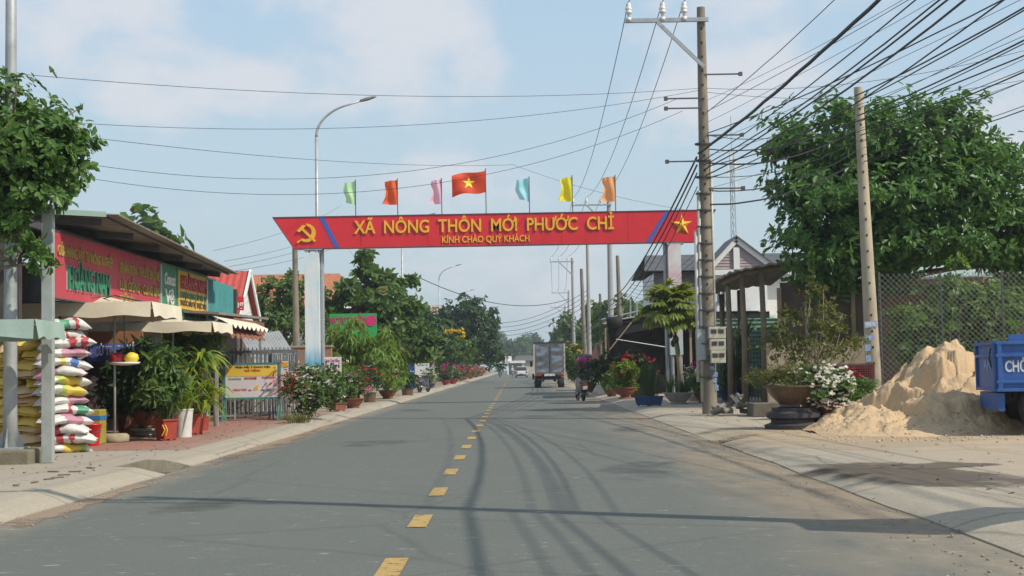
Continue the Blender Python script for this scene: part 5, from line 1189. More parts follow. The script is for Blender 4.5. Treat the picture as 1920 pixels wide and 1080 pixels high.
mb = MB(); mb.bbox((a.x,D_,a.z), (b.x,D_+.04,b.z)); pn_ = mb.build('panel', M_bwhite, t); lettering('print', 'CHÁO', M_black, pn_, ((a.x+b.x)/2, D_-.01, a.z+.17), (1,0,0), (0,0,1), .11, .55, .03, .002); lettering('print', 'LÒNG', M_redp, pn_, ((a.x+b.x)/2, D_-.01, a.z+.03), (1,0,0), (0,0,1), .09, .5, .03, .002)
mb = MB(); mb.bbox((a.x,D_+.05,a.z+.3), (b.x,D_+.09,at(1090,665,D_).z)); mb.build('glass_case', pm('case_glass', (.12,.14,.14), .15, .2, 3, 0), t)
for x_ in (a.x+.03, b.x-.03): mb = MB(); mb.bar((x_,D_+.07,WALK), (x_,D_+.07,b.z+.6), .05); mb.build('leg', M_greyst, t)
# telecom mast behind the house
D_ = 190; q = at(1375,420,D_); t = thing('telecom_mast', 'far lattice telecom mast rising above the tiled house', 'mast', (q.x, D_, 0)); zt_ = at(1371,218,D_).z; mb = MB(); w = .55
for k in range(3):
    aa = R(120*k+20); mb.bar((w*math.cos(aa),w*math.sin(aa),0), (w*.5*math.cos(aa),w*.5*math.sin(aa),zt_*.86), .09)
n = 26
for j in range(n):
    z0_, z1_ = zt_*.86*j/n, zt_*.86*(j+1)/n; ww = w*(1-.5*j/n)
    for k in range(3): a0, a1 = R(120*k+20), R(120*(k+1)+20); mb.bar((ww*math.cos(a0),ww*math.sin(a0),z0_), (ww*math.cos(a1),ww*math.sin(a1),z1_), .05)
mb.tube([(0,0,zt_*.86), (0,0,zt_)], .05, 6); mb.build('lattice', M_steel, t, local=True)
for z_, dx in ((zt_*.80,.5), (zt_*.78,-.5), (zt_*.72,.45), (zt_*.83,-.1)): mb = MB(); mb.box((dx,-.3,z_), (.32,.2,1.7)); mb.build('antenna', M_white, t, local=True)
# rubble and block at the foot of the tall pole
t = thing('rubble_heap', 'heap of broken stone slabs at the foot of the tall pole', 'rubble', tuple(gnd(1392,780,WALK))); rnd = random.Random(8); q = t.location
for k in range(22):
    mb = MB(); sx, sy, sz = rnd.uniform(.12,.34), rnd.uniform(.08,.3), rnd.uniform(.05,.13); rot = Matrix.Rotation(rnd.uniform(-.7,.7),3,'X') @ Matrix.Rotation(rnd.uniform(-.9,.9),3,'Y') @ Matrix.Rotation(rnd.uniform(0,3),3,'Z')
    vs = [Vector((x*sx*rnd.uniform(.75,1), y*sy*rnd.uniform(.75,1), z*sz*rnd.uniform(.8,1))) for x in (-.5,.5) for y in (-.5,.5) for z in (-.5,.5)]
    px_ = rnd.uniform(-.62,.55); hz_ = .42*(1-abs(px_)*.9); o_ = Vector((q.x+px_, q.y+rnd.uniform(0,.4), WALK+.06+rnd.uniform(0,1)*max(.02,hz_)))
    mb.add([rot @ v+o_ for v in vs], [(0,1,3,2),(4,6,7,5),(0,4,5,1),(2,3,7,6),(0,2,6,4),(1,5,7,3)]); mb.build('stone', pm('broken_stone', (.21,.19,.165), .95, .35, 5, .3, 20), t)
a, b = gnd(1412,782,WALK), gnd(1482,780,WALK); t = thing('concrete_step', 'low grey concrete step before the barred gate', 'step', ((a.x+b.x)/2, a.y, WALK)); mb = MB(); mb.bbox((a.x,a.y,WALK), (b.x,a.y+.9,at(1440,756,a.y).z)); mb.build('slab', pm('dark_concrete', (.12,.105,.08)), t, bevel=.02)
a = at(1560,712,34.5); t = thing('wire_basket', 'dark red wire basket rack behind the flower bowls', 'basket', (a.x+.5, 34.5, WALK)); w_ = at(1640,700,34.5).x-a.x; zt_ = at(1600,682,34.5).z; zb_ = at(1600,712,34.5).z
M_rw = pm('dark_red_wire', (.13,.02,.02), .6, .2, 4, 0)
mb = MB()
for k in range(19): mb.bar((a.x+w_*k/18,34.5,zb_), (a.x+w_*k/18,34.5,zt_), .014)
for k in range(8): z_ = zb_+(zt_-zb_)*k/7; mb.bar((a.x,34.49,z_), (a.x+w_,34.49,z_), .014)
mb.build('wire_front', M_rw, t); mb = MB(); mb.bbox((a.x,34.56,zb_), (a.x+w_,34.6,zt_-.02)); mb.build('back_panel', pm('deep_red_panel', (.05,.012,.012), .8, .2, 4, 0), t)
for x_ in (a.x+.02, a.x+w_-.02): mb = MB(); mb.bar((x_,34.58,WALK), (x_,34.58,zt_), .03); mb.build('leg', M_rw, t)
# ---- sand heap
def sandmat():
    m = surface_mat('sand', (.43,.295,.17), (.53,.385,.235), scale=2.5, bump=.8); return m
c0 = at(1790,700,26.6); SXC, SYC = c0.x, 26.3
def ridge(x, y, cx_, cy_, h, rx, ry, pw=1.25):
    d_ = math.sqrt(((x-cx_)/rx)**2+((y-cy_)/ry)**2); return h*max(0, 1-d_)**pw
xs0, xs1, ys0, ys1 = 5.2, 9.9, 22.6, 30.0; NX, NY = 260, 240
def sand_h(x, y):
    p = Vector((x, y, 0)); h = 0
    h = max(h, ridge(x,y,SXC,SYC+.5,1.72,1.95,2.6,1.0)); h = max(h, ridge(x,y,SXC-.75,SYC+.2,1.12,2.0,2.5,1.0)); h = max(h, ridge(x,y,SXC+.9,SYC+.0,.85,1.5,2.3,1.0)); h = max(h, ridge(x,y,SXC-1.4,SYC-.6,.62,1.6,2.2,1.0))
    if h <= 0: return -.05
    w = Vector((noise.noise(p*1.1), noise.noise(p*1.1+Vector((9,0,0))), 0))*.35; q = p+w; h += .20*noise.noise(q*1.6)*min(1,h*2)+.13*(abs(noise.noise(q*2.9+Vector((3,0,0))))-.25)*min(1,h*3)+.07*noise.noise(q*6)*min(1,h*4)+.04*abs(noise.noise(p*12))*min(1,h*5)+.022*noise.noise(p*26)*min(1,h*6)
    cut = noise.noise(p*1.3+Vector((7,2,0)))                # slumped scarps
    if cut > .05: h -= min(.30, (cut-.05)*3.2)*min(1, h*1.1)
    c2 = noise.noise(p*2.6+Vector((1,8,0)))
    if c2 > .25: h -= min(.16, (c2-.25)*2.5)*min(1, h*1.1)
    tb = ridge(x,y,SXC+.02,SYC+.35,1,.42,.55,.5); 
    if tb > .45: h = max(h, 1.40+.07*noise.noise(p*5)-.12*(x-SXC))
    return max(h, -.05)
mb = MB(); mb.grid(lambda u, v: (xs0+(xs1-xs0)*u, ys0+(ys1-ys0)*v, WALK+sand_h(xs0+(xs1-xs0)*u, ys0+(ys1-ys0)*v)), NX, NY)
sand = mb.build('sand_heap', sandmat(), None, smooth=True); tag(sand, 'big heap of pale yellow building sand on the right pavement', 'sand heap')
# loose clods round its foot
rnd = random.Random(3); mb = MB()
for k in range(420):
    x = rnd.uniform(5.0,9.6); y = rnd.uniform(22.0,26.5); 
    hh = sand_h(x,y)
    if hh > .5: continue
    s_ = rnd.uniform(.008,.03); mb.lathe((x,y,WALK+max(hh,0)), [(s_*.7,-.2*s_),(s_,.35*s_),(s_*.5,.9*s_)], 6)
cl = mb.build('sand_clods', MATS.get('sand') or sandmat(), None, smooth=True); tag(cl, 'loose sand clods scattered round the foot of the heap', 'sand', kind='stuff')
# ---- blue tipper at the picture edge, standing across the pavement
BT = 23.2; a, b = at(1870,735,BT), at(1870,640,BT); zt_, zb_ = b.z, a.z; X0 = a.x; X1 = X0+3.9; Y1 = BT+1.9
M_tblue = pm('tipper_blue', (.012,.065,.25), .5, .14, 3.5, .12, 25, rgb2=(.035,.12,.36)); M_tyre = pm('tyre_rubber', (.022,.021,.02), .85, .3, 6, .2, 30); M_chas = pm('chassis_black', (.02,.02,.022), .7, .3, 5, .1, 20)
t = thing('tipper_truck', 'small blue tipper truck with white lettering beside the sand heap', 'truck', (X0, BT, WALK))
mb = MB(); mb.bbox((X0,BT,zb_), (X0+.06,Y1,zt_)); mb.bbox((X1-.06,BT,zb_), (X1,Y1,zt_+.1)); mb.bbox((X0+.061,Y1-.06,zb_), (X1-.061,Y1,zt_)); mb.bbox((X0+.061,BT+.061,zb_+.02), (X1-.061,Y1-.061,zb_+.08)); bd = mb.build('load_body', M_tblue, t)
mb = MB(); mb.bbox((X0+.061,BT,zb_), (X1-.061,BT+.06,zt_)); sdp = mb.build('side_board', M_tblue, t)
for z_ in (zt_-.03, zb_+.52*(zt_-zb_)+.16, zb_+.16, zb_+.03): mb = MB(); mb.bbox((X0-.01,BT-.045,z_-.025), (X1,BT-.002,z_+.025)); mb.build('rail', M_tblue, sdp, bevel=.006)
for k in range(7): mb = MB(); x_ = X0+.05+k*.62+(.25 if k else 0); mb.bbox((x_-.035,BT-.042,zb_+.02), (x_+.035,BT-.003,zt_-.02)); mb.build('stake', M_tblue, sdp, bevel=.006)
p = at(1858,628,BT); mb = MB(); mb.bbox((X0+.2,BT+.01,zt_+.002), (X1-.07,BT+.05,p.z)); mb.build('top_board', M_tblue, t)
M_fade = pm('faded_white_print', (.16,.28,.5), .6, .3, 12, 0); M_wp = pm('worn_white_print', (.5,.52,.55), .6, .2, 12, 0)
p, q_ = at(1845,694,BT), at(1867,694,BT); lettering('letter', 'AN', M_fade, bd, (X0-.006,BT+.85,p.z), (0,-1,0), (0,0,1), .17, .75, .03, .002, split=True)
p, q_ = at(1884,697,BT), at(1926,696,BT); lettering('letter', 'CHỞ', M_wp, sdp, ((p.x+q_.x)/2,BT-.008,p.z), (1,0,0), (0,0,1), .17, q_.x-p.x, .03, .002, split=True)
mb = MB()
for yy in (BT+.5, BT+1.4): mb.bbox((X0+.15,yy-.05,zb_-.2), (X1+1.6,yy+.05,zb_-.02))
for k in range(5): mb.bbox((X0+.3+k*.8,BT+.3,zb_-.1), (X0+.38+k*.8,BT+1.6,zb_-.012))
mb.build('chassis', M_chas, t)
mb = MB(); mb.bbox((X0+.02,BT+.05,zb_-.3), (X0+.12,BT+1.85,zb_-.02)); mb.build('rear_bar', M_tblue, t)
for xw, yw in ((X0+.86,BT+.28), (X0+.86,BT+1.62), (X1+1.2,BT+.28), (X1+1.2,BT+1.62)):
    mb = MB(); rr = .5 if xw < X0+1 else .42; prof = [(rr*.6,-.15),(rr*.93,-.15),(rr,-.1),(rr,.1),(rr*.93,.15),(rr*.6,.15)]; n = 28; vs = []
    for r_, yy in prof:
        for k in range(n): aa = 2*math.pi*k/n; vs.append((xw+r_*math.cos(aa), yw+yy, WALK+rr+r_*math.sin(aa)))
    fs = [(i*n+k, i*n+(k+1) % n, (i+1)*n+(k+1) % n, (i+1)*n+k) for i in range(5) for k in range(n)]; mb.add(vs, fs); wh_ = mb.build('wheel', M_tyre, t)
    mb = MB(); vs = [(xw+rr*.6*math.cos(2*math.pi*k/n), yw-.08, WALK+rr+rr*.6*math.sin(2*math.pi*k/n)) for k in range(n)]+[(xw, yw-.12, WALK+rr)]; mb.add(vs, [(k, (k+1) % n, n) for k in range(n)]); mb.build('rim', M_tblue, wh_)
xc = X1+.35; mb = MB(); mb.prism([(xc,BT+.05,zb_-.25), (xc+1.5,BT+.05,zb_-.25), (xc+1.5,BT+.05,zb_+.65), (xc+1.1,BT+.05,zt_+.75), (xc,BT+.05,zt_+.75)], (0,1,0), 1.8); cb = mb.build('cab', M_tblue, t, bevel=.03)
mb = MB(); mb.prism([(xc+.2,BT+.042,zb_+.65), (xc+1.2,BT+.042,zb_+.65), (xc+.98,BT+.042,zt_+.62), (xc+.2,BT+.042,zt_+.62)], (0,-1,0), .006); mb.build('window', pm('window_glass', (.16,.20,.24)), cb)

for k in range(3): mb = MB(); z_ = (zt_-.03, zb_+.52*(zt_-zb_)+.16, zb_+.03)[k]; mb.bbox((X0-.04,BT+.01,z_-.025), (X0-.002,Y1-.01,z_+.025)); mb.build('rail', M_tblue, bd, bevel=.006)
for yy in (BT+.05, Y1-.06): mb = MB(); mb.bbox((X0-.045,yy-.03,zb_), (X0-.003,yy+.03,zt_+.02)); mb.build('stake', M_tblue, bd, bevel=.006)
mb = MB(); mb.tube([(X0-.05,BT+.16,zt_-.1), (X0-.08,BT+.17,zt_-.25), (X0-.05,BT+.18,zt_-.42)], .012, 6); mb.build('latch', M_chas, bd)
t.rotation_euler = (0, 0, R(-9))
# ================================================================== traffic and people
def wheel_mb(mb, c, r, w, n=22, axis='X'):
    prof = [(r*.62,-w/2),(r*.92,-w/2),(r,-w*.3),(r,w*.3),(r*.92,w/2),(r*.62,w/2)]; vs = []
    for q_, s in prof:
        for k in range(n):
            a = 2*math.pi*k/n; vs.append((c[0]+s, c[1]+q_*math.cos(a), c[2]+q_*math.sin(a)))
    mb.add(vs, [(i*n+k, i*n+(k+1) % n, (i+1)*n+(k+1) % n, (i+1)*n+k) for i in range(5) for k in range(n)]); return mb
def disc_mb(mb, c, r, w, n=18):
    for s in (-1, 1):
        vs = [(c[0]+s*w, c[1]+r*math.cos(2*math.pi*k/n), c[2]+r*math.sin(2*math.pi*k/n)) for k in range(n)]+[(c[0]+s*w*1.6, c[1], c[2])]
        mb.add(vs, [(k, (k+1) % n, n) if s > 0 else ((k+1) % n, k, n) for k in range(n)])
    return mb
# box truck ahead
p = gnd(1031, 727); t = thing('box_truck', 'grey box truck with dented metal rear doors on the right lane', 'truck', (p.x, p.y, 0)); W_ = 2.02; zt_ = at(1031,643,p.y).z
M_alu = pm('worn_aluminium', (.30,.31,.33), .26, .3, 1.6, .5, 5, metal=.9); M_body = pm('truck_body_frame', (.42,.39,.34), .6, .15, 3, .05, 20); M_lens = pm('red_lens', (.30,.03,.02), .3, .1, 4, 0); M_plate = pm('plate_white', (.6,.6,.56), .5, .1, 5, 0)
z0_ = .92; mb = MB(); mb.bbox((-W_/2,.05,z0_), (W_/2,3.6,zt_)); mb.build('cargo_box', M_body, t, local=True)
for s in (-1, 1):
    def fn(u, v, s=s):
        x = s*(.03+u*(W_/2-.12)); z = z0_+.10+v*(zt_-z0_-.2); return (x, .0-.07*noise.noise(Vector((x*1.3+s*4, z*2.6+s, 3)))*math.sin(u*3.14)-.02, z)
    mb = MB(); mb.grid(fn, 18, 30); mb.build('rear_door', M_alu, t, local=True, smooth=True)
    mb = MB(); mb.bbox((s*W_/2-.05,.0,z0_), (s*W_/2+.05,.06,zt_)); mb.build('corner_post', M_body, t, local=True)
    mb = MB(); mb.bbox((s*.72-.2,-.01,.80), (s*.72+.2,.05,.93)); mb.build('tail_light', M_lens, t, local=True)
    mb = MB(); wheel_mb(mb, (s*.80,4.3,.36), .36, .22); mb.build('wheel', M_tyre, t, local=True); mb = MB(); wheel_mb(mb, (s*.78,.75,.36), .36, .42); w_ = mb.build('wheel', M_tyre, t, local=True)
    mb = MB(); disc_mb(mb, (s*.78,.75,.36), .22, .19); mb.build('rim', M_greyst, w_, local=True)
mb = MB(); mb.bbox((-.02,-.012,z0_+.08), (.02,.0,zt_-.1)); mb.tube([(.1,-.03,z0_+.1), (.1,-.03,zt_-.1)], .015, 6); mb.build('lock_bar', M_chas, t, local=True)
mb = MB(); mb.bbox((-W_/2-.04,-.02,zt_-.02), (W_/2+.04,.12,zt_+.06)); mb.build('roof_edge', M_chas, t, local=True)
mb = MB(); mb.bbox((-.36,-.02,.78), (.36,.03,.93)); mb.build('number_plate', M_plate, t, local=True)
mb = MB(); mb.bbox((-W_/2,.06,.74), (W_/2,.14,.80)); mb.bbox((-.8,.0,.52), (.8,.08,.60)); mb.bbox((-.45,.3,.4), (-.35,4.8,.7)); mb.bbox((.35,.3,.4), (.45,4.8,.7)); mb.build('chassis', M_chas, t, local=True)
mb = MB(); mb.prism([(-.9,3.75,.5), (-.9,5.2,.5), (-.9,5.2,1.3), (-.9,4.9,2.15), (-.9,3.75,2.15)], (1,0,0), 1.8); mb.build('cab', pm('cab_blue', (.04,.08,.2), .4, .1, 3, 0), t, local=True)
for s in (-1, 1): mb = MB(); mb.box((s*1.16,4.6,1.6), (.16,.06,.38)); mb.bar((s*.9,4.6,1.5), (s*1.16,4.6,1.6), .03); mb.build('mirror', M_chas, t, local=True)
mb = MB(); mb.bbox((-1.12,1.4,.55), (-1.0,2.9,.95)); mb.build('side_guard', M_chas, t, local=True)
# white hatchback
p = gnd(978, 708); t = thing('hatchback_car', 'white hatchback car driving ahead on the road', 'car', (p.x, p.y, 0)); M_carw = pm('car_white', (.72,.72,.71), .25, .03, 2, 0, coat=.6)
secs = [(0,.52,.30,.82),(.05,.78,.28,.95),(.5,.84,.24,.95),(1.2,.86,.22,.92),(2.6,.86,.22,.90),(3.3,.82,.24,.82),(3.7,.62,.3,.62)]; mb = MB(); vs = []; fs = []
for y_, hw, za, zb_ in secs:
    for x_, z_ in ((-hw*.92,za),(-hw,za+.15),(-hw,zb_-.12),(-hw*.93,zb_),(hw*.93,zb_),(hw,zb_-.12),(hw,za+.15),(hw*.92,za)): vs.append((x_,y_,z_))
for i in range(len(secs)-1):
    for j in range(8): a = i*8+j; b = i*8+(j+1) % 8; fs.append((a,a+8,b+8,b))
fs += [tuple(range(8)), tuple(reversed(range(48,56)))]; mb.add(vs, fs); bo = mb.build('body', M_carw, t, local=True); autosmooth(bo, 50)
mb = MB(); vs = []; cs = [(.12,.70,.93,.90),(.45,.62,1.46,.70),(1.6,.62,1.50,.70),(2.6,.72,.90,.82)]
mb.add([(-.78,.1,.93),(.78,.1,.93),(.60,.48,1.44),(-.60,.48,1.44),(-.60,1.7,1.48),(.60,1.7,1.48),(.78,2.7,.90),(-.78,2.7,.90)], [(0,1,2,3),(3,2,5,4),(4,5,6,7),(1,6,5,2),(0,3,4,7)]); mb.build('greenhouse', pm('car_glass', (.03,.035,.04), .1, .1, 3, 0), t, local=True)
mb = MB(); mb.prism([(-.63,.42,1.46),(.63,.42,1.46),(.62,1.75,1.50),(-.62,1.75,1.50)], (0,0,1), .04); mb.build('roof', M_carw, t, local=True, bevel=.02)
for s in (-1,1):
    mb = MB(); mb.box((s*.68,.0,.74), (.2,.06,.24)); mb.build('tail_light', M_lens, t, local=True); 
    for yw in (.7, 2.95): mb = MB(); wheel_mb(mb, (s*.74,yw,.29), .29, .18); mb.build('wheel', M_tyre, t, local=True)
    mb = MB(); mb.box((s*.93,2.3,.98), (.18,.1,.13)); mb.build('mirror', M_carw, t, local=True)
mb = MB(); mb.box((0,-.02,.60), (.5,.03,.14)); mb.build('number_plate', M_plate, t, local=True); mb = MB(); mb.box((0,.0,.38), (1.4,.1,.16)); mb.build('bumper', M_chas, t, local=True, bevel=.02)

# motorbikes, all built facing away (+Y)
def motorbike(loc, rz, label, rgb, group=None):
    t = thing('motorbike', label, 'motorbike', loc, rz, group); M_p = pm('bike_paint_'+str(int(rgb[0]*100))+str(int(rgb[2]*100)), rgb, .35, .1, 4, 0, coat=.4)
    for y_, nm in ((0.0,'rear_wheel'), (1.22,'front_wheel')):
        mb = MB(); wheel_mb(mb, (0,y_,.28), .28, .09, 20); w_ = mb.build(nm, M_tyre, t, local=True); mb = MB()
        for k in range(8): a = k*math.pi/4; mb.bar((0,y_,.28), (0,y_+.2*math.cos(a),.28+.2*math.sin(a)), .012)
        mb.tube([(-.06,y_,.28), (.06,y_,.28)], .04, 10); mb.build('rim', M_steel, w_, local=True)
    mb = MB(); vs = []; fs = []; S = [(-.38,.06,.66,.70),(-.25,.11,.58,.76),(.15,.14,.52,.76),(.5,.13,.42,.70),(.72,.10,.34,.46),(.9,.12,.30,.62),(1.02,.13,.42,.86),(1.1,.08,.66,.92)]
    for y_, hw, za, zb_ in S:
        for x_, z_ in ((-hw*.6,za),(-hw,(za+zb_)/2),(-hw*.7,zb_),(hw*.7,zb_),(hw,(za+zb_)/2),(hw*.6,za)): vs.append((x_,y_,z_))
    for i in range(len(S)-1):
        for j in range(6): a = i*6+j; b = i*6+(j+1) % 6; fs.append((a,a+6,b+6,b))
    fs += [tuple(range(6)), tuple(reversed(range(42,48)))]; mb.add(vs, fs); bo = mb.build('body', M_p, t, local=True); autosmooth(bo, 50)
    mb = MB(); mb.grid(lambda u, v: ((u-.5)*.26*(1-.3*abs(v-.5)), -.34+v*.86, .775+.03*math.sin(v*3.14)-.06*(2*u-1)**2-.05*math.sin(v*3.14*1.0)*(v < .6)), 6, 8); s_ = mb.build('seat', M_chas, t, local=True, smooth=True); m_ = s_.modifiers.new('s','SOLIDIFY'); m_.thickness = .05
    mb = MB(); mb.tube([(-.33,.92,1.0), (-.12,1.02,1.03), (.12,1.02,1.03), (.33,.92,1.0)], .016, 8); mb.build('handlebar', M_chas, t, local=True)
    for s in (-1,1): mb = MB(); mb.tube([(s*.2,1.0,1.03), (s*.28,.98,1.16)], .007, 5); mb.lathe((s*.3,.97,1.15), [(.02,0),(.06,.03),(.06,.06),(.02,.08)], 10); mb.build('mirror', M_chas, t, local=True)
    mb = MB(); mb.tube([(-.05,1.22,.28), (-.06,1.06,.85)], .025, 6); mb.tube([(.05,1.22,.28), (.06,1.06,.85)], .025, 6); mb.build('fork', M_steel, t, local=True)
    mb = MB(); mb.box((0,-.40,.68), (.15,.05,.09)); mb.build('tail_light', M_lens, t, local=True); mb = MB(); mb.box((0,-.42,.53), (.19,.012,.14), Matrix.Rotation(.25,3,'X')); mb.build('number_plate', M_plate, t, local=True)
    mb = MB(); mb.prism([(-.05,-.43,.6),(.05,-.43,.6),(.05,-.36,.36),(-.05,-.36,.36)], (0,1,0), .02); mb.build('mudguard', M_chas, t, local=True)
    mb = MB(); mb.tube([(.13,.7,.25), (.15,.2,.26), (.16,-.25,.33)], [.03,.045,.05], 10); mb.build('exhaust', M_steel, t, local=True, smooth=True)
    mb = MB(); mb.bar((-.05,.3,.3), (-.24,.22,.0), .022); mb.build('stand', M_steel, t, local=True)
    return t
p = gnd(1094, 752); motorbike((p.x, p.y, 0), R(8), 'parked dark motorbike on its stand by the flower pots', (.05,.05,.055))
p = gnd(787, 736, WALK); motorbike((p.x, p.y, WALK), R(-18), 'grey motorbike parked among the potted flowers on the left verge', (.06,.065,.07))
def personmat(name, shirt, trouser):
    m = bpy.data.materials.new(name); m.use_nodes = True; n = m.node_tree.nodes; l = m.node_tree.links; b = n['Principled BSDF']; b.inputs['Roughness'].default_value = .8
    t = n.new('ShaderNodeTexCoord'); s = n.new('ShaderNodeSeparateXYZ'); l.new(t.outputs['Object'], s.inputs[0]); r = n.new('ShaderNodeValToRGB'); r.color_ramp.interpolation = 'CONSTANT'; e = r.color_ramp.elements
    mr = n.new('ShaderNodeMapRange'); mr.inputs[1].default_value = 0; mr.inputs[2].default_value = 2; l.new(s.outputs['Z'], mr.inputs[0]); e[0].position = 0; e[0].color = (.03,.03,.03,1); e[1].position = .13; e[1].color = (*trouser,1)
    q_ = e.new(.44); q_.color = (*shirt,1); q_ = e.new(.655); q_.color = (.35,.2,.13,1); l.new(mr.outputs[0], r.inputs['Fac']); l.new(r.outputs['Color'], b.inputs['Base Color']); return m
def rider(loc, rz, lab, shirt, trouser, helmet):
    """seated rider, one continuous skinned surface"""
    t = thing('person', lab, 'person', loc, rz)
    V = [(0,.05,.86,.14),(0,.10,1.08,.135),(0,.16,1.32,.15),(0,.18,1.42,.07),(0,.2,1.52,.085),(0,.22,1.60,.10),
         (.17,.17,1.34,.065),(.27,.38,1.12,.05),(.30,.72,1.03,.04),(.30,.80,1.02,.035), (-.17,.17,1.34,.065),(-.27,.38,1.12,.05),(-.30,.72,1.03,.04),(-.30,.80,1.02,.035),
         (.12,.08,.84,.10),(.20,.50,.74,.075),(.17,.44,.36,.05),(.17,.56,.28,.045), (-.12,.08,.84,.10),(-.20,.50,.74,.075),(-.17,.44,.36,.05),(-.17,.56,.28,.045)]
    E = [(0,1),(1,2),(2,3),(3,4),(4,5),(2,6),(6,7),(7,8),(8,9),(2,10),(10,11),(11,12),(12,13),(0,14),(14,15),(15,16),(16,17),(0,18),(18,19),(19,20),(20,21)]
    me = bpy.data.meshes.new('body'); me.from_pydata([v[:3] for v in V], E, []); o = bpy.data.objects.new('body', me); COL.objects.link(o); o.parent = t
    o.modifiers.new('skin','SKIN'); sk = me.skin_vertices[0].data if len(me.skin_vertices) else None
    if sk is None:
        bpy.context.view_layer.objects.active = o; bpy.ops.object.modifier_remove(modifier='skin'); bpy.ops.object.modifier_add(type='SKIN'); sk = me.skin_vertices[0].data
    for k, v in enumerate(V): sk[k].radius = (v[3], v[3])
    sk[0].use_root = True; s_ = o.modifiers.new('sub','SUBSURF'); s_.levels = 1; s_.render_levels = 1; me.materials.append(personmat(lab[:20], shirt, trouser))
    mb = MB(); mb.lathe((0,.21,1.50), [(.115,.02),(.135,.06),(.135,.14),(.10,.22),(.03,.25)], 14); mb.build('helmet', pm('helmet_'+lab[:12], helmet, .3, .05, 3, 0, coat=.4), t, local=True, smooth=True)
    return t
p = gnd(938, 708); m1 = motorbike((p.x, p.y, 0), math.pi, 'dark motorbike ridden by the person in the blue shirt', (.03,.03,.04)); rider((p.x, p.y, 0), math.pi, 'person in blue shirt and helmet riding an oncoming motorbike', (.05,.13,.35), (.03,.03,.05), (.05,.06,.08))
p = gnd(961, 705.5); motorbike((p.x, p.y, 0), 0, 'far light coloured motorbike ridden beside the white car', (.4,.4,.4)); rider((p.x, p.y, 0), 0, 'person in pale clothes riding a far motorbike beside the white car', (.45,.45,.45), (.25,.25,.28), (.5,.5,.5))
# ================================================================== vegetation
M_bark = pm('bark', (.13,.10,.07), .95, .35, 6, .4, 25, stretch=(1,1,.3)); M_bark2 = pm('pale_bark', (.24,.20,.145), .95, .3, 6, .4, 25, stretch=(1,1,.3))
LM_big = leafmat('leaf_dark_glossy', (.050,.122,.026), (.105,.215,.048), .36, .38); LM_near = leafmat('leaf_near_tree', (.045,.110,.022), (.105,.195,.042), .36, .4)
LM_mid = leafmat('leaf_mid', (.042,.095,.018), (.10,.175,.034), .35, .5, dry=(.15,.13,.03)); LM_dark = leafmat('leaf_deep', (.022,.055,.014), (.048,.098,.025), .28, .5)
LM_lime = leafmat('leaf_lime', (.085,.17,.018), (.17,.26,.035), .42, .45, dry=(.22,.09,.03)); LM_far = leafmat('leaf_far', (.035,.068,.022), (.060,.100,.032), .3, .6)
LM_olive = leafmat('leaf_olive', (.060,.085,.018), (.13,.145,.03), .35, .5, dry=(.26,.20,.03)); LM_pap = leafmat('leaf_papaya', (.11,.17,.025), (.24,.28,.05), .4, .5)
LM_drac = leafmat('leaf_dracaena', (.06,.15,.018), (.32,.38,.04), .35, .35); LM_snake = leafmat('leaf_snake', (.03,.065,.022), (.06,.10,.035), .15, .4)
def petal(name, a, b): return leafmat('petal_'+name, a, b, .4, .6)
P_red = petal('red', (.42,.015,.02), (.62,.05,.05)); P_mag = petal('magenta', (.38,.02,.16), (.55,.06,.28)); P_wht = petal('white', (.62,.60,.52), (.80,.78,.70)); P_yel = petal('yellow', (.62,.42,.02), (.75,.58,.04)); P_pink = petal('pink', (.55,.12,.22), (.68,.28,.38))
def blob(px, py, d, rx, ry, dep): c = at(px, py, d); return (tuple(c), (rx*d/F0, dep, ry*d/F0))
def tree(name, lab, base, blobs, r0, tips, per, ln, wd, mat, bark=M_bark, fork=.45, group=None, cat='tree', **kw):
    base = Vector(base); t = thing(name, lab, cat, tuple(base), 0, group); top = max(b[0][2] for b in blobs)
    cxy = Vector((sum(b[0][0] for b in blobs)/len(blobs), sum(b[0][1] for b in blobs)/len(blobs), base.z+(top-base.z)*fork)); fk = Vector((base.x*.6+cxy.x*.4, base.y*.6+cxy.y*.4, cxy.z))
    limbs('trunk', t, bark, base, [b[0] for b in blobs], r0, fk, seed=kw.get('seed', 1)); crown('crown', t, mat, blobs, tips, per, ln, wd, **kw); return t
# near left tree and the big right tree
bb = [blob(-20,215,20.6,95,75,.9), blob(55,270,20.5,85,85,.8), blob(105,300,20.4,62,70,.5), blob(20,360,20.4,95,70,.7), blob(-90,300,21,110,150,1.1), blob(110,260,20.6,45,40,.4), blob(40,440,20.1,45,40,.35), blob(75,490,20.1,24,20,.2)]
tree('broadleaf_tree', 'leafy broad-leaved tree overhanging the zinc lamp post and shop roof', (-9.2, 20.8, WALK), bb, .16, 2300, 6, .125, .066, LM_near, fork=.55, seed=3, hang=.35, inner=.35, gap=.12, freq=1.6)
bb = [blob(1525,262,42,78,72,1.5), blob(1640,270,42,105,75,2.0), blob(1745,262,42,95,75,2.0), blob(1850,330,42,85,75,1.8), blob(1895,430,42,60,85,1.6), blob(1505,330,42,55,60,1.2), blob(1600,380,41.5,120,80,2.0), blob(1745,390,41.5,130,90,2.0), blob(1540,470,41.5,75,58,1.4), blob(1655,462,41.3,105,50,1.7), blob(1815,455,41.5,105,45,1.8), blob(1495,420,42,42,50,1.0), blob(1545,530,41.8,60,34,.9), blob(1640,520,41.6,60,30,1.0), blob(1900,500,41.8,50,35,1.2)]
tree('big_shade_tree', 'big dense dark green tree behind the short concrete pole', tuple(at(1603,700,42.5).xy)+(WALK,), bb, .30, 6000, 7, .235, .092, LM_big, fork=.5, seed=5, hang=.42, spread=1.0, inner=.4, gap=.10, freq=.8)
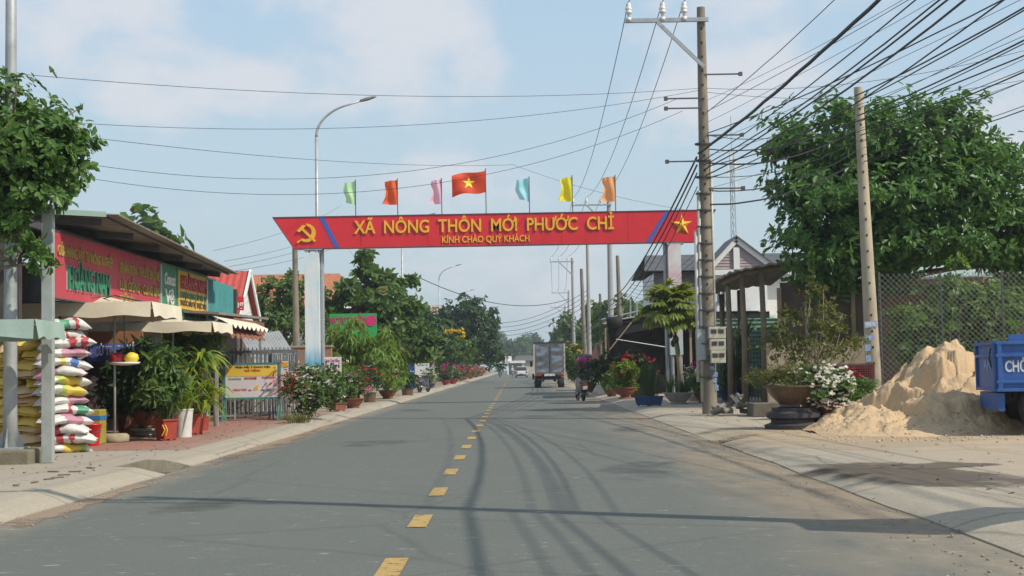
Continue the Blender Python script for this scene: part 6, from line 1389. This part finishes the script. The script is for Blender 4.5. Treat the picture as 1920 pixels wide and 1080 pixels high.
# left trees past the gate
tree('garden_tree', 'round leafy tree in front of the orange tiled roof', (-12.0, 74, WALK), [blob(510,575,74,36,45,1.3), blob(545,555,74,34,45,1.3), blob(535,610,74,50,40,1.5), blob(590,580,75,30,50,1.2)], .14, 700, 7, .26, .12, LM_mid, seed=7, gap=.1, hang=.4)
tree('large_leaved_tree', 'tall large-leaved tree with bare upper stems past the gate', (-8.6, 80, WALK), [blob(692,500,78,22,26,.9), blob(668,540,78,36,32,1.2), blob(720,545,78,38,34,1.3), blob(640,580,78,38,32,1.3), blob(690,590,78,48,36,1.6), blob(745,600,79,32,42,1.3), blob(620,620,78,34,38,1.3), blob(700,640,78,60,38,1.8)], .17, 620, 7, .42, .24, LM_mid, M_bark2, fork=.35, seed=9, gap=.15, hang=.35, spread=1.0)
tree('large_leaved_tree', 'smaller large-leaved tree beside the slim street lamp', (-7.9, 88, WALK), [blob(762,545,88,20,34,.9), blob(775,600,88,28,36,1.1), blob(755,645,88,40,36,1.4), blob(790,650,88,26,30,1.1)], .13, 360, 7, .36, .2, LM_mid, M_bark2, fork=.35, seed=10, gap=.12, hang=.35)
tree('mango_tree', 'young mango tree with drooping lime leaves below the green sign', (-6.9, 63, WALK), [blob(655,628,62.5,40,34,1.0), blob(700,640,62.5,34,32,.9), blob(640,670,62,34,36,1.0), blob(690,685,62,46,36,1.1), blob(735,690,62.5,28,34,.9), blob(625,640,62.5,20,30,.7)], .09, 520, 9, .30, .065, LM_lime, fork=.4, seed=12, hang=.95, droop=.35, spread=.75, kind='long')
tree('garden_tree', 'dark bushy tree behind the blue hoarding', (-9.0, 102, WALK), [blob(790,630,102,30,40,1.6), blob(770,655,102,34,34,1.6), blob(815,650,104,28,34,1.4)], .14, 420, 6, .40, .2, LM_dark, seed=14, hang=.4)
tree('rounded_tree', 'tall rounded dark tree standing over the far flower hedge', (-9.2, 146, WALK), [blob(850,600,145,26,30,2.2), blob(885,585,145,30,30,2.4), blob(865,640,145,40,36,2.8), blob(905,625,145,26,34,2.4), blob(925,600,147,14,20,1.2), blob(915,660,145,30,30,2.2), blob(835,640,145,20,40,2.0)], .3, 1500, 6, .42, .22, LM_dark, M_bark2, seed=16, gap=.12, freq=.35, hang=.35)
tree('flowering_shrub', 'shrub topped with yellow blossom beneath the rounded dark tree', (-8.0, 120, WALK), [blob(845,645,120,24,24,1.2), blob(865,668,120,30,24,1.4)], .08, 260, 6, .3, .15, LM_mid, seed=17, cat='shrub')
_f = flowers('blossom', bpy.data.objects[[o.name for o in bpy.data.objects if o.name.startswith('flowering_shrub')][0]], P_yel, [tuple(at(848+random.Random(k).uniform(-22,22), 624+random.Random(k+90).uniform(-7,9), 119)) for k in range(26)], .2, 5, 2)
# far trees: a few built, then copied
def far_tree(seed, s, mat):
    t = thing('roadside_tree', '', 'tree', (0,0,0)); rnd = random.Random(seed); bl = [((rnd.uniform(-2.2,2.2)*s, rnd.uniform(-1.5,1.5)*s, (4.5+rnd.uniform(-1.6,2.2))*s), (rnd.uniform(1.2,2.0)*s, rnd.uniform(1.1,1.7)*s, rnd.uniform(1.0,1.7)*s)) for _ in range(7)]
    limbs('trunk', t, M_bark, (0,0,-.3), [b[0] for b in bl], .2*s, (0,0,2.4*s), seed); crown('crown', t, mat, bl, 620, 5, .62*s, .34*s, seed=seed, hang=.35, gap=.1, freq=.4); return t
protos = [far_tree(31, 1.0, LM_far), far_tree(32, 1.15, LM_mid), far_tree(33, .9, LM_dark)]
spots = [(-14,128,0,.9,'l'),(-11,170,1,1.0,'l'),(-9.5,190,2,.8,'l'),(-10,225,0,.9,'l'),(-9.5,265,1,.95,'l'),(-12,310,2,1.1,'l'),(-9,360,0,1.2,'l'),(-26,95,1,1.2,'h'),(-22,70,2,1.0,'h'),(-32,120,0,1.2,'h'),(-19,110,2,1.1,'h'),(-16,150,0,1.2,'h'),
         (-4,470,0,1.3,'e'),(2,500,1,1.4,'e'),(8,520,2,1.4,'e'),(-12,480,2,1.5,'e'),(14,480,0,1.4,'e'),(5,560,0,1.8,'e'),(-7,550,1,1.7,'e'),(20,520,1,1.6,'e'),(-18,430,0,1.4,'e'),
         (8.2,118,1,.75,'r'),(9.5,140,0,.85,'r'),(8.4,160,2,.8,'r'),(8.6,195,1,.9,'r'),(9.5,240,0,1.0,'r'),(9.5,290,2,1.1,'r'),(12,340,1,1.2,'r'),(13.5,105,2,.9,'r'),(17,92,0,1.0,'b'),(24,88,1,1.2,'b'),(33,80,2,1.2,'b'),(26,66,0,1.0,'b'),(21,60,1,.9,'b')]
labs = {'l': ('green tree in the row beyond the flower hedge on the left', 'trees in the left row'), 'h': ('tall tree behind the shop and tiled house', 'trees behind the left houses'), 'e': ('hazy far tree closing the end of the road', 'trees at the end of the road'), 'r': ('green tree behind the row of utility poles', 'trees behind the right poles'), 'b': ('tree behind the pale house and big shade tree', 'trees behind the right houses')}
usedp = set()
for k, (x, y, i, s_, g) in enumerate(spots):
    o = protos[i] if i not in usedp else copy_tree(protos[i]); usedp.add(i)
    o.location = (x, y, WALK); o.scale = (s_, s_, s_*(.9+.2*((k*7) % 5)/5)); o.rotation_euler = (0, 0, k*1.3); relabel(o, labs[g][0], labs[g][1])
# coconut palms beyond the dark stall
def palm(lab, x, y, h, seed, group=None):
    t = thing('coconut_palm', lab, 'palm tree', (x, y, WALK), 0, group); rnd = random.Random(seed); mb = MB(); mb.tube([(0,0,-.1),(.1,0,h*.4),(.25,.1,h*.8),(.3,.1,h)], [.18,.13,.11,.10], 9); mb.build('trunk', M_bark2, t, local=True, smooth=True)
    P = []; D = []; U = []; Ln = []
    for k in range(16):
        a = k*2.4; el = rnd.uniform(-.2,1.0); d = Vector((math.cos(a)*math.cos(el), math.sin(a)*math.cos(el), math.sin(el))); L_ = rnd.uniform(1.8,2.5); side = Vector((-math.sin(a), math.cos(a), 0)); prev = Vector((.3,.1,h))
        for j in range(1, 19):
            f = j/18; p = Vector((.3,.1,h))+d*L_*f-Vector((0,0,1))*L_*.75*f*f; tn_ = (p-prev).normalized(); prev = p
            for s in (-1, 1): P.append(p); D.append(tn_*.5+side*s*.8-Vector((0,0,.45))); U.append(Vector((0,0,1))); Ln.append(.55*(1-.6*abs(f-.4)))
    P, D, U, Ln = np.array(P), np.array(D), np.array(U), np.array(Ln); V_, F_ = leaf_arrays(P, D, U, Ln, np.full(len(P), .06), 'diamond'); V_ = V_+np.array(parent_origin(t)); o = np_mesh('fronds', V_, F_, LM_mid, t); o['kind'] = 'stuff'; return t
p = at(1182,570,112); palm('coconut palm rising behind the dark stall', p.x, 112, p.z-WALK-.2, 3); p = at(1140,610,128); palm('lower coconut palm left of the pale poles', p.x, 128, p.z-WALK, 5)
p = at(812,605,130); palm('far palm beside the slim street lamp on the left', p.x, 130, p.z-WALK, 6)

# ---- plants near the kerb
M_terra = pm('terracotta', (.22,.078,.045), .8, .25, 5, .15, 25); M_rpot = pm('red_glazed_pot', (.30,.045,.03), .4, .2, 4, 0); M_wpot = pm('white_pot', (.55,.54,.50), .6, .15, 4, .05, 20); M_gpot = pm('grey_stone_pot', (.34,.32,.28), .85, .2, 5, .15, 25)
M_bpot = pm('blue_tub', (.02,.055,.16), .5, .25, 4, .05, 20); M_dpot = pm('dark_glazed_pot', (.06,.045,.04), .4, .4, 9, .1, 30, rgb2=(.17,.105,.045)); M_soil = pm('soil', (.05,.035,.025), 1, .3, 9, .3, 30)
def blades(name, parent, mat, c, n, h, w, lean, seed, arch=.5, spread=.1):
    """upright or arching strap leaves, each a bent strip"""
    rng = np.random.default_rng(seed); V_ = []; F_ = []; K = 6
    for i in range(n):
        a = rng.random()*6.28; l_ = h*(.6+.55*rng.random()); ln_ = lean*(.3+rng.random()); b0 = np.array(c)+np.array([math.cos(a), math.sin(a), 0])*spread*rng.random(); s = np.array([-math.sin(a), math.cos(a), 0]); o_ = np.array([math.cos(a), math.sin(a), 0]); base = len(V_)
        for j in range(K):
            f = j/(K-1); out = ln_*l_*f**1.5; up = l_*(f-arch*f**2.4*ln_*.8); ww = w*(.55+.9*f-1.4*f**2.2) if f < 1 else .004
            p = b0+o_*out+np.array([0,0,up])
            for sgn_ in (-1, 1): V_.append(p+s*sgn_*max(ww,.004)/2+np.array([0,0,.15*w*abs(sgn_)]))
        for j in range(K-1): q_ = base+j*2; F_.append((q_, q_+1, q_+3, q_+2))
    o = np_mesh(name, np.array(V_), np.array(F_), mat, parent); o['kind'] = 'stuff'; return o
def pot(t, kind, r, h, mat):
    l = t.location; mb = MB()
    if kind == 'bowl': mb.lathe((l.x,l.y,l.z), [(r*.5,0),(r*.55,.02),(r*.5,h*.15),(r*.8,h*.55),(r*.96,h*.92),(r*1.06,h*.93),(r*1.06,h),(r*.92,h),(r*.9,h*.9)], 24)
    elif kind == 'footed': mb.lathe((l.x,l.y,l.z), [(r*.62,0),(r*.62,h*.08),(r*.42,h*.14),(r*.42,h*.26),(r*.7,h*.4),(r*.95,h*.75),(r*.98,h*.9),(r*1.12,h*.93),(r*1.12,h),(r*.95,h),(r*.93,h*.92)], 26)
    elif kind == 'cyl': mb.lathe((l.x,l.y,l.z), [(r*.85,0),(r*.9,h*.5),(r,h*.94),(r*1.05,h*.95),(r*1.05,h),(r*.93,h),(r*.92,h*.9)], 22)
    elif kind == 'square':
        mb.lathe((l.x,l.y,l.z), [(r*.9,.03),(r*1.05,h*.9),(r*1.22,h*.92),(r*1.22,h),(r*1.05,h),(r*1.0,h*.92)], 4)
        for k in range(4): a = R(90*k); mb.box((l.x+.75*r*math.cos(a), l.y+.75*r*math.sin(a), l.z+.02), (.06,.06,.04))
    o = mb.build('pot', mat, t, smooth=kind != 'square')
    if kind != 'square': autosmooth(o, 35)
    mb = MB(); mb.lathe((l.x,l.y,l.z+h*.9), [(r*.9,0),(r*.85,.012)], 18 if kind != 'square' else 4); mb.build('soil', M_soil, t); return o
def potted(lab, loc, pk, r, h, pm_, group=None): t = thing('potted_plant', lab, 'potted plant', loc, 0, group); pot(t, pk, r, h, pm_); return t
def bush(t, c, rx, rz, mat, tips, ln, wd, seed, fl=None, nfl=0, fsize=.05, parts='foliage', per=6, **kw):
    c = Vector(c); rnd = random.Random(seed); bl = [((c.x+rnd.uniform(-.35,.35)*rx, c.y+rnd.uniform(-.3,.3)*rx, c.z+rnd.uniform(-.25,.25)*rz), (rx*rnd.uniform(.55,.8), rx*rnd.uniform(.5,.75), rz*rnd.uniform(.6,.85))) for _ in range(5)]
    crown(parts, t, mat, bl, tips, per, ln, wd, seed=seed, **kw)
    if fl is not None:
        pts = []
        while len(pts) < nfl:
            b = bl[rnd.randrange(5)]; v = Vector((rnd.gauss(0,1), rnd.gauss(0,1)-.5, rnd.gauss(.3,1))).normalized(); cl_ = Vector(b[0])+Vector((v.x*b[1][0], v.y*b[1][1], v.z*b[1][2]))*1.0
            for _ in range(rnd.randint(3,7)): pts.append(tuple(cl_+Vector((rnd.gauss(0,1), rnd.gauss(0,1), rnd.gauss(0,1)))*fsize*1.6))
        flowers('blossom', t, fl, pts, fsize, 4, seed)
    mb = MB(); base = parent_origin(t)
    for b in bl: mb.tube([(base.x, base.y, base.z+.05), (base.x*.5+b[0][0]*.5, base.y*.5+b[0][1]*.5, base.z+(b[0][2]-base.z)*.45), b[0]], [.025,.02,.008], 6)
    mb.build('stems', M_bark, t, smooth=True)
def gl(px, py): p = gnd(px, py, WALK); return (p.x, p.y, WALK)
# left shop front plants
l = gl(215,818); t = potted('dark bushy shrub in a brown pot beneath the first cream umbrella', (l[0],l[1]+1.2,WALK), 'cyl', .28, .42, M_terra); bush(t, (l[0],l[1]+1.2,1.3), .75, .75, LM_dark, 420, .20, .06, 41, kind='long', hang=.7)
l = gl(263,820); t = potted('dense dark shrub in a wide bowl on a stone stand by the umbrella', (l[0],l[1]+.6,WALK+.16), 'bowl', .36, .34, M_terra); bush(t, (l[0]+.05,l[1]+.6,1.5), .72, .85, LM_dark, 520, .20, .055, 42, kind='long', hang=.8)
mb = MB(); mb.lathe((l[0],l[1]+.6,WALK), [(.3,0),(.34,.03),(.28,.06),(.28,.1),(.36,.12),(.36,.158)], 18); mb.build('stand', M_gpot, t)
l = gl(312,826); t = potted('leafy plant in a square red pot with gold motif', l, 'square', .20, .40, M_rpot); blades('leaves', t, LM_mid, (l[0],l[1],WALK+.36), 40, .55, .03, .5, 43); bush(t, (l[0],l[1]+.1,1.35), .48, .6, LM_mid, 240, .2, .055, 44, kind='long', hang=.7)
mb = MB(); q = Vector(l)
for k in range(2): mb.tube([(q.x-.03+.07*k,q.y-.21,WALK+.1), (q.x+.02+.05*k,q.y-.215,WALK+.2), (q.x-.02+.05*k,q.y-.22,WALK+.3)], .012, 5)
mb.build('gold_motif', M_gold, t)
l = gl(337,821); t = potted('tall white cylinder pot with strap-leaved plant by the square red pot', (l[0],l[1]+.3,WALK), 'cyl', .19, .55, M_wpot); blades('leaves', t, LM_drac, (l[0],l[1]+.3,WALK+.5), 70, 1.0, .085, 1.0, 45, arch=.9, spread=.16)
l = gl(357,816); t = potted('tall yellow-green dracaena in a red flowered pot', (l[0],l[1]+.3,WALK), 'square', .2, .42, M_rpot)
for k in range(7): blades('leaf_tuft', t, LM_drac, (l[0]+random.Random(k).uniform(-.32,.32), l[1]+.3+random.Random(k+5).uniform(-.2,.2), WALK+.5+.16*k), 30, .60, .125, 1.3, 50+k, arch=1.2, spread=.04)
mb = MB(); 
for k in range(3): mb.tube([(l[0]+.04*k-.04,l[1]+.3,WALK+.4), (l[0]+.12*(k-1),l[1]+.3,1.6)], .018, 6)
mb.build('stems', M_bark, t)
l = gl(374,808); t = potted('small plant in a tapered red pot before the fence panels', (l[0],l[1]+.2,WALK), 'cyl', .17, .3, M_rpot); blades('leaves', t, LM_mid, (l[0],l[1]+.2,WALK+.28), 40, .8, .06, .6, 58)
t = thing('split_leaf_plant', 'split-leaved climbing plant hanging below the second cream umbrella', 'plant', (-6.9,33.4,WALK)); crown('foliage', t, LM_mid, [blob(345,632,33.4,40,24,.5), blob(385,640,33.4,24,26,.5), blob(375,670,33.4,18,20,.4), blob(330,660,33.4,34,30,.5)], 130, 9, .30, .05, seed=60, kind='long', hang=.9, spread=1.0, inner=.2)
mb = MB(); mb.tube([(-7.0,33.6,WALK), (-7.05,33.5,1.2), tuple(at(350,640,33.4))], [.03,.03,.02], 6); mb.build('stem', M_bark, t)
# verge plants from the notice board to the far hedge
t = thing('bougainvillea_bush', 'big bush with white and red bougainvillea before the gate column', 'bush', gl(578,786)); l = t.location; bush(t, (l.x,l.y,.85), .85, .75, LM_mid, 560, .10, .05, 61, P_wht, 160, .055, per=6); flowers('red_blossom', t, P_red, [(l.x-.45+random.Random(k).gauss(0,.22), l.y-.55, 1.15+random.Random(k+7).gauss(0,.2)) for k in range(50)], .05, 4, 3)
t = thing('weed_clump', 'clump of dry weeds at the kerb beside the fence panels', 'weeds', gl(560,793)); l = t.location; blades('grass', t, LM_olive, tuple(l), 160, .34, .02, .9, 62, spread=.45)
specs = [(632,771,'square',.28,.26,M_terra,'agave',None,'spiky rosette plant in a low terracotta pot by the bougainvillea bush'), (662,765,'bowl',.38,.32,M_terra,'bush',P_pink,'pink flowered plant in a wide terracotta bowl beside the spiky rosette'),
         (693,754,'cyl',.26,.38,M_dpot,'bush',P_red,'dark leafy plant with red flowers in a brown glazed pot'), (727,747,'bowl',.42,.36,M_terra,'sparse',P_red,'desert rose with red flowers in a broad terracotta bowl'),
         (764,741,'cyl',.3,.34,M_dpot,'bush',P_wht,'leafy bush with white flowers beside the parked grey motorbike'), (806,728,'bowl',.36,.3,M_bpot,'sparse',P_wht,'dark tub with a thin white flowering plant past the grey motorbike'),
         (836,722,'bowl',.4,.36,M_rpot,'bush',P_red,'red pot of red bougainvillea starting the far hedge'), (850,720,'bowl',.4,.36,M_rpot,'bush',P_wht,'red pot of white bougainvillea in the far hedge')]
for k, (px, py, pk, r, h, m_, kind, fl, lab) in enumerate(specs):
    l = gl(px, py); t = potted(lab, l, pk, r, h, m_)
    if kind == 'agave': blades('leaves', t, LM_snake, (l[0],l[1],WALK+h*.9), 46, .62, .07, 1.0, 70+k, arch=.5)
    else: bush(t, (l[0],l[1],WALK+h+(.45 if kind == 'bush' else .6)), .62 if kind == 'bush' else .5, .5, LM_mid if k % 2 else LM_dark, 300 if kind == 'bush' else 90, .10, .05, 70+k, fl, 60 if kind == 'bush' else 90, .06)
cols = [P_mag, P_red, P_wht, P_mag, P_red, P_yel, P_red, P_mag]; cn = ['magenta','red','white','magenta','red','yellow','red','magenta']
for k in range(14):
    y = 128+k*9.0; t = potted('red pot of %s bougainvillea in the far kerbside hedge' % cn[k % 8], (-5.75-.15*(k % 3), y, WALK), 'bowl', .45, .4, M_rpot, 'bougainvillea pots in the far hedge'); bush(t, (t.location.x, y, 1.0), .95, .8, LM_mid if k % 2 else LM_olive, 240, .16, .09, 90+k, cols[k % 8], 110, .12)
for k in range(12):
    y = 105+k*13; t = thing('hedge_bush', 'leafy green hedge bush behind the bougainvillea pots', 'bush', (-7.3-.4*(k % 3), y, WALK), 0, 'hedge bushes on the left verge'); bush(t, (t.location.x, y, 1.2), 1.5, 1.2, (LM_mid, LM_lime, LM_dark)[k % 3], 420, .24, .12, 120+k)
# right verge pots
def rp(px, py, lab, pk, r, h, m_, y_off=0): l = gl(px, py); return potted(lab, (l[0],l[1]+y_off,WALK), pk, r, h, m_)
t = rp(1217,761,'tall rush-like plant in a square blue tub at the pavement edge','square',.42,.30,M_bpot); l = t.location; blades('leaves', t, LM_snake, (l.x,l.y,WALK+.25), 240, 1.15, .022, .22, 140, spread=.34)
t = rp(1272,757,'spiky plants in a grey stone bowl before the papaya tree','bowl',.48,.36,M_gpot); l = t.location; blades('leaves', t, LM_mid, (l.x-.25,l.y,WALK+.32), 60, .75, .03, .5, 141, spread=.15); blades('leaves', t, LM_snake, (l.x+.2,l.y,WALK+.32), 70, .62, .035, .7, 142, spread=.2)
t = rp(1172,747,'lime leaved plant with red flowers in a footed terracotta urn','footed',.42,.42,M_terra); l = t.location; bush(t, (l.x,l.y,1.0), .62, .5, LM_lime, 260, .12, .07, 143, P_red, 40, .06)
t = rp(1205,748,'tall red flowered bush behind the square blue tub','cyl',.3,.4,M_dpot,2.5); l = t.location; bush(t, (l.x,l.y,1.25), .85, .75, LM_dark, 380, .12, .06, 144, P_red, 90, .07)
t = rp(1129,739,'dark shrub in a white cylinder pot right of the parked motorbike','cyl',.27,.42,M_wpot); l = t.location; bush(t, (l.x,l.y,1.15), .8, .7, LM_dark, 380, .12, .07, 145)
t = rp(1108,738,'purple flowered bougainvillea beside the parked motorbike','bowl',.4,.36,M_terra,2.5); l = t.location; bush(t, (l.x,l.y,1.15), .75, .6, LM_dark, 260, .12, .07, 146, P_mag, 150, .08)
t = rp(1150,744,'low leafy plant in a brown pot beside the terracotta urn','bowl',.34,.3,M_terra,1); l = t.location; bush(t, (l.x,l.y,.75), .5, .4, LM_mid, 220, .14, .07, 147)
t = rp(1306,752,'white and pink flowering plant in a grey bowl left of the tall pole','bowl',.36,.32,M_gpot,.6); l = t.location; bush(t, (l.x,l.y,.85), .45, .45, LM_mid, 200, .09, .045, 148, P_wht, 150, .055); flowers('pink_blossom', t, P_mag, [(l.x+.1+random.Random(k).gauss(0,.1), l.y-.3, 1.32+random.Random(k+3).gauss(0,.09)) for k in range(40)], .05, 4, 9)
t = rp(1325,756,'plain terracotta bowl tight against the tall pole','bowl',.36,.34,M_terra,.5); l = t.location; bush(t, (l.x,l.y,.75), .4, .35, LM_mid, 140, .09, .045, 149)
t = rp(1372,753,'tall snake plants in a dark blue tub beside the shed posts','bowl',.52,.4,M_bpot); l = t.location; blades('leaves', t, LM_snake, (l.x,l.y,WALK+.36), 190, 1.5, .05, .25, 150, spread=.38)
t = thing('strap_leaf_plant', 'tall dark strap-leaved plants between the shed posts', 'plant', (at(1385,700,47).x,47,WALK)); l = t.location
for k in range(6): blades('leaf_tuft', t, LM_snake, (l.x+(-.35+.15*k), l.y+.1*(k % 2), WALK+.2+.45*(k % 5)), 40, 1.25, .055, .8, 152+k, arch=.9, spread=.1)
mb = MB()
for k in range(4): mb.tube([(l.x-.3+.2*k,l.y,WALK), (l.x-.32+.22*k,l.y,2.3)], .03, 6)
mb.build('stems', M_bark, t)
t = rp(1408,752,'bromeliad with yellow green leaves behind the rubble','bowl',.3,.26,M_terra,1.5); l = t.location; blades('leaves', t, LM_olive, (l.x,l.y,WALK+.24), 50, .6, .05, .8, 160)
# ornate bowls by the sand
l = gl(1500,806); t = potted('low juniper in a big ornate bowl on a dark carved stand', (l[0],l[1]+.5,WALK+.40), 'bowl', .55, .42, M_dpot); q = t.location
mb = MB(); mb.lathe((q.x,q.y,WALK), [(.55,0),(.56,.08),(.44,.12),(.44,.18),(.52,.22),(.52,.30),(.42,.34),(.42,.398)], 28); autosmooth(mb.build('stand', pm('carved_dark_stone', (.045,.04,.045), .7, .3, 5, .15, 25), t), 35)
crown('foliage', t, LM_olive, [((q.x-.35,q.y,WALK+.98), (.55,.4,.16)), ((q.x+.2,q.y,WALK+1.0), (.5,.4,.2))], 420, 7, .09, .016, seed=161, hang=.0, kind='long', inner=.1)
l = gl(1572,803); t = potted('white flowering bush in a broad terracotta bowl at the sand edge', (l[0]+.05,l[1]+.3,WALK+.05), 'bowl', .52, .42, M_terra); q = t.location; bush(t, (q.x-.32,q.y-.25,.82), .55, .42, LM_mid, 460, .09, .05, 162, P_wht, 420, .055); 
t = thing('ground_cover', 'low green shrubs with a red flower patch behind the ornate bowls', 'plants', (at(1585,720,31.5).x,31.5,WALK)); l = t.location; bush(t, (l.x+.1,l.y,.75), .95, .42, LM_mid, 600, .08, .035, 163); flowers('red_blossom', t, P_red, [(l.x-.2+random.Random(k).gauss(0,.16), l.y-.75, 1.1+random.Random(k+3).gauss(0,.05)) for k in range(60)], .04, 4, 9); bush(t, (l.x-.9,l.y+.2,.6), .6, .35, LM_mid, 300, .08, .035, 164, parts='side_foliage')
# thin shrub before the yard wall, bush behind the fence
def sparse_shrub(name, lab, base, bl, n, ln, wd, mat, seed, r0=.05, **kw):
    t = thing(name, lab, 'shrub', base); mb = MB(); rnd = random.Random(seed); b0 = Vector(base)
    for c_, r_ in bl:
        for _ in range(4):
            e = Vector(c_)+Vector((rnd.uniform(-1,1)*r_[0], rnd.uniform(-1,1)*r_[1], rnd.uniform(-.5,1)*r_[2])); m1 = b0.lerp(e,.35)+Vector((rnd.uniform(-.1,.1),0,rnd.uniform(-.05,.1))); m2 = b0.lerp(e,.7)+Vector((rnd.uniform(-.1,.1),0,.08)); mb.tube([b0, m1, m2, e], [r0*.55,r0*.4,r0*.22,r0*.08], 6)
    mb.build('branches', M_bark2, t, smooth=True); crown('foliage', t, mat, bl, n, 5, ln, wd, seed=seed, **kw); return t
b0 = at(1515,712,34.2); sparse_shrub('thin_shrub', 'thin twiggy shrub with yellowing leaves before the beige wall', (b0.x,34.2,WALK), [blob(1480,610,34.2,42,34,.5), blob(1545,600,34.2,52,36,.5), blob(1510,655,34.2,60,30,.6), blob(1585,640,34.2,34,34,.5), blob(1520,550,34.2,22,30,.3), blob(1450,650,34.2,24,24,.3)], 520, .10, .042, LM_olive, 171, gap=.1, hang=.2)
b0 = at(1790,720,38.5); sparse_shrub('fence_bush', 'bright green bush growing behind the chain link fence', (b0.x,38.5,WALK), [blob(1720,610,38.5,55,45,.7), blob(1800,580,38.5,70,50,.8), blob(1880,590,38.5,60,55,.8), blob(1760,650,38.5,60,40,.7), blob(1850,650,38.5,60,40,.7), blob(1790,510,38.5,18,30,.3), blob(1700,650,38.5,32,30,.5)], 2000, .14, .068, leafmat('leaf_fence_bush', (.075,.155,.028), (.15,.26,.05), .4, .45), 172, gap=.08, hang=.25)
# papaya
b0 = gnd(1277,752,WALK); PD = 52.5; t = thing('papaya_tree', 'papaya tree with green fruit leaning before the right gate column', 'papaya tree', (at(1279,745,PD).x,PD,WALK)); tp = at(1257,585,PD); l = t.location
mb = MB(); mb.tube([(l.x,PD,WALK-.02), (l.x-.06,PD,1.3), at(1268,640,PD), at(1258,600,PD), tp], [.12,.10,.085,.075,.06], 10); mb.build('trunk', M_bark2, t, smooth=True)
rnd = random.Random(4)
for k in range(11):
    a = rnd.uniform(0,6.28); z_ = tp.z-.15-rnd.uniform(0,1.05); mb = MB(); c_ = (tp.x+.05+.15*math.cos(a), PD+.15*math.sin(a)-.05, z_); mb.lathe(c_, [(.01,-.16),(.06,-.13),(.095,-.04),(.08,.06),(.03,.13)], 10); mb.build('fruit', pm('papaya_green', (.03,.06,.018), .45, .2, 5, 0), t, smooth=True)
P = []; D = []; U = []; Ln = []; mb = MB()
for k in range(130):
    a = k*2.399; el = rnd.uniform(-.35,1.25); L_ = rnd.uniform(.5,1.2); d = Vector((math.cos(a)*math.cos(el), math.sin(a)*math.cos(el), math.sin(el))); e = tp+d*L_+Vector((0,0,-.12)); mb.tube([tp, tp+d*L_*.6, e], [.018,.013,.009], 5); s = Vector((-math.sin(a), math.cos(a), 0)); f = (d*.9-Vector((0,0,.45))).normalized()
    for j in range(-4, 5): an = j*.42; P.append(e); D.append(f*math.cos(an)+s*math.sin(an)-Vector((0,0,.15*abs(j)/4))); U.append(Vector((0,0,1))+d*.3); Ln.append(.44*(1-.06*abs(j)))
mb.build('petioles', LM_lime, t); P, D, U, Ln = map(np.array, (P, D, U, Ln)); V_, F_ = leaf_arrays(P, D, U, Ln, Ln*.42, 'long', droop=.35); np_mesh('leaves', V_, F_, LM_pap, t)['kind'] = 'stuff'
# small far-right yellow flowers by the truck
t = thing('flowering_shrub', 'green shrub with yellow flowers right of the box truck', 'shrub', (at(1068,700,104).x+.4,106,WALK)); l = t.location; bush(t, (l.x,l.y,1.8), 1.0, 1.5, LM_mid, 420, .22, .1, 180, P_yel, 60, .12)
# leaf litter and grit on the pavements
rng = np.random.default_rng(8); n = 260; xs = np.concatenate([rng.uniform(-7.2,-4.8,n), rng.uniform(3.3,8,n)]); ys = np.concatenate([rng.uniform(12,40,n), rng.uniform(12,45,n)]); zs = np.full(2*n, WALK+.012)
zs[np.abs(xs+4.9) < .5] = .11; keep = (xs < -5.4) | (xs > 4.3); P = np.stack([xs, ys, zs], 1)[keep]; d = rng.normal(size=P.shape); d[:,2] *= .1; u = np.tile([0,0,1.0], (len(P),1))+rng.normal(size=P.shape)*.2
V_, F_ = leaf_arrays(P, d, u, rng.uniform(.03,.09,len(P)), rng.uniform(.02,.05,len(P)), 'diamond'); tag(np_mesh('leaf_litter', V_, F_, leafmat('dry_leaf', (.10,.06,.03), (.24,.17,.09), .1, .8)), 'dry leaves scattered over the pavements on both sides', 'leaf litter', kind='stuff')

# ---- moist air between the camera and the far trees
hb = MB(); hb.bbox((-950,-150,-1.3), (950,1450,42)); hm = bpy.data.materials.new('haze_air'); hm.use_nodes = True; hn = hm.node_tree.nodes
hn.remove(hn['Principled BSDF']); pv = hn.new('ShaderNodeVolumePrincipled'); pv.inputs['Color'].default_value = (.80,.88,.95,1); pv.inputs['Density'].default_value = 0.0005; pv.inputs['Anisotropy'].default_value = 0.3
hm.node_tree.links.new(pv.outputs[0], hn['Material Output'].inputs['Volume']); ho = hb.build('haze', hm); ho['kind'] = 'stuff'
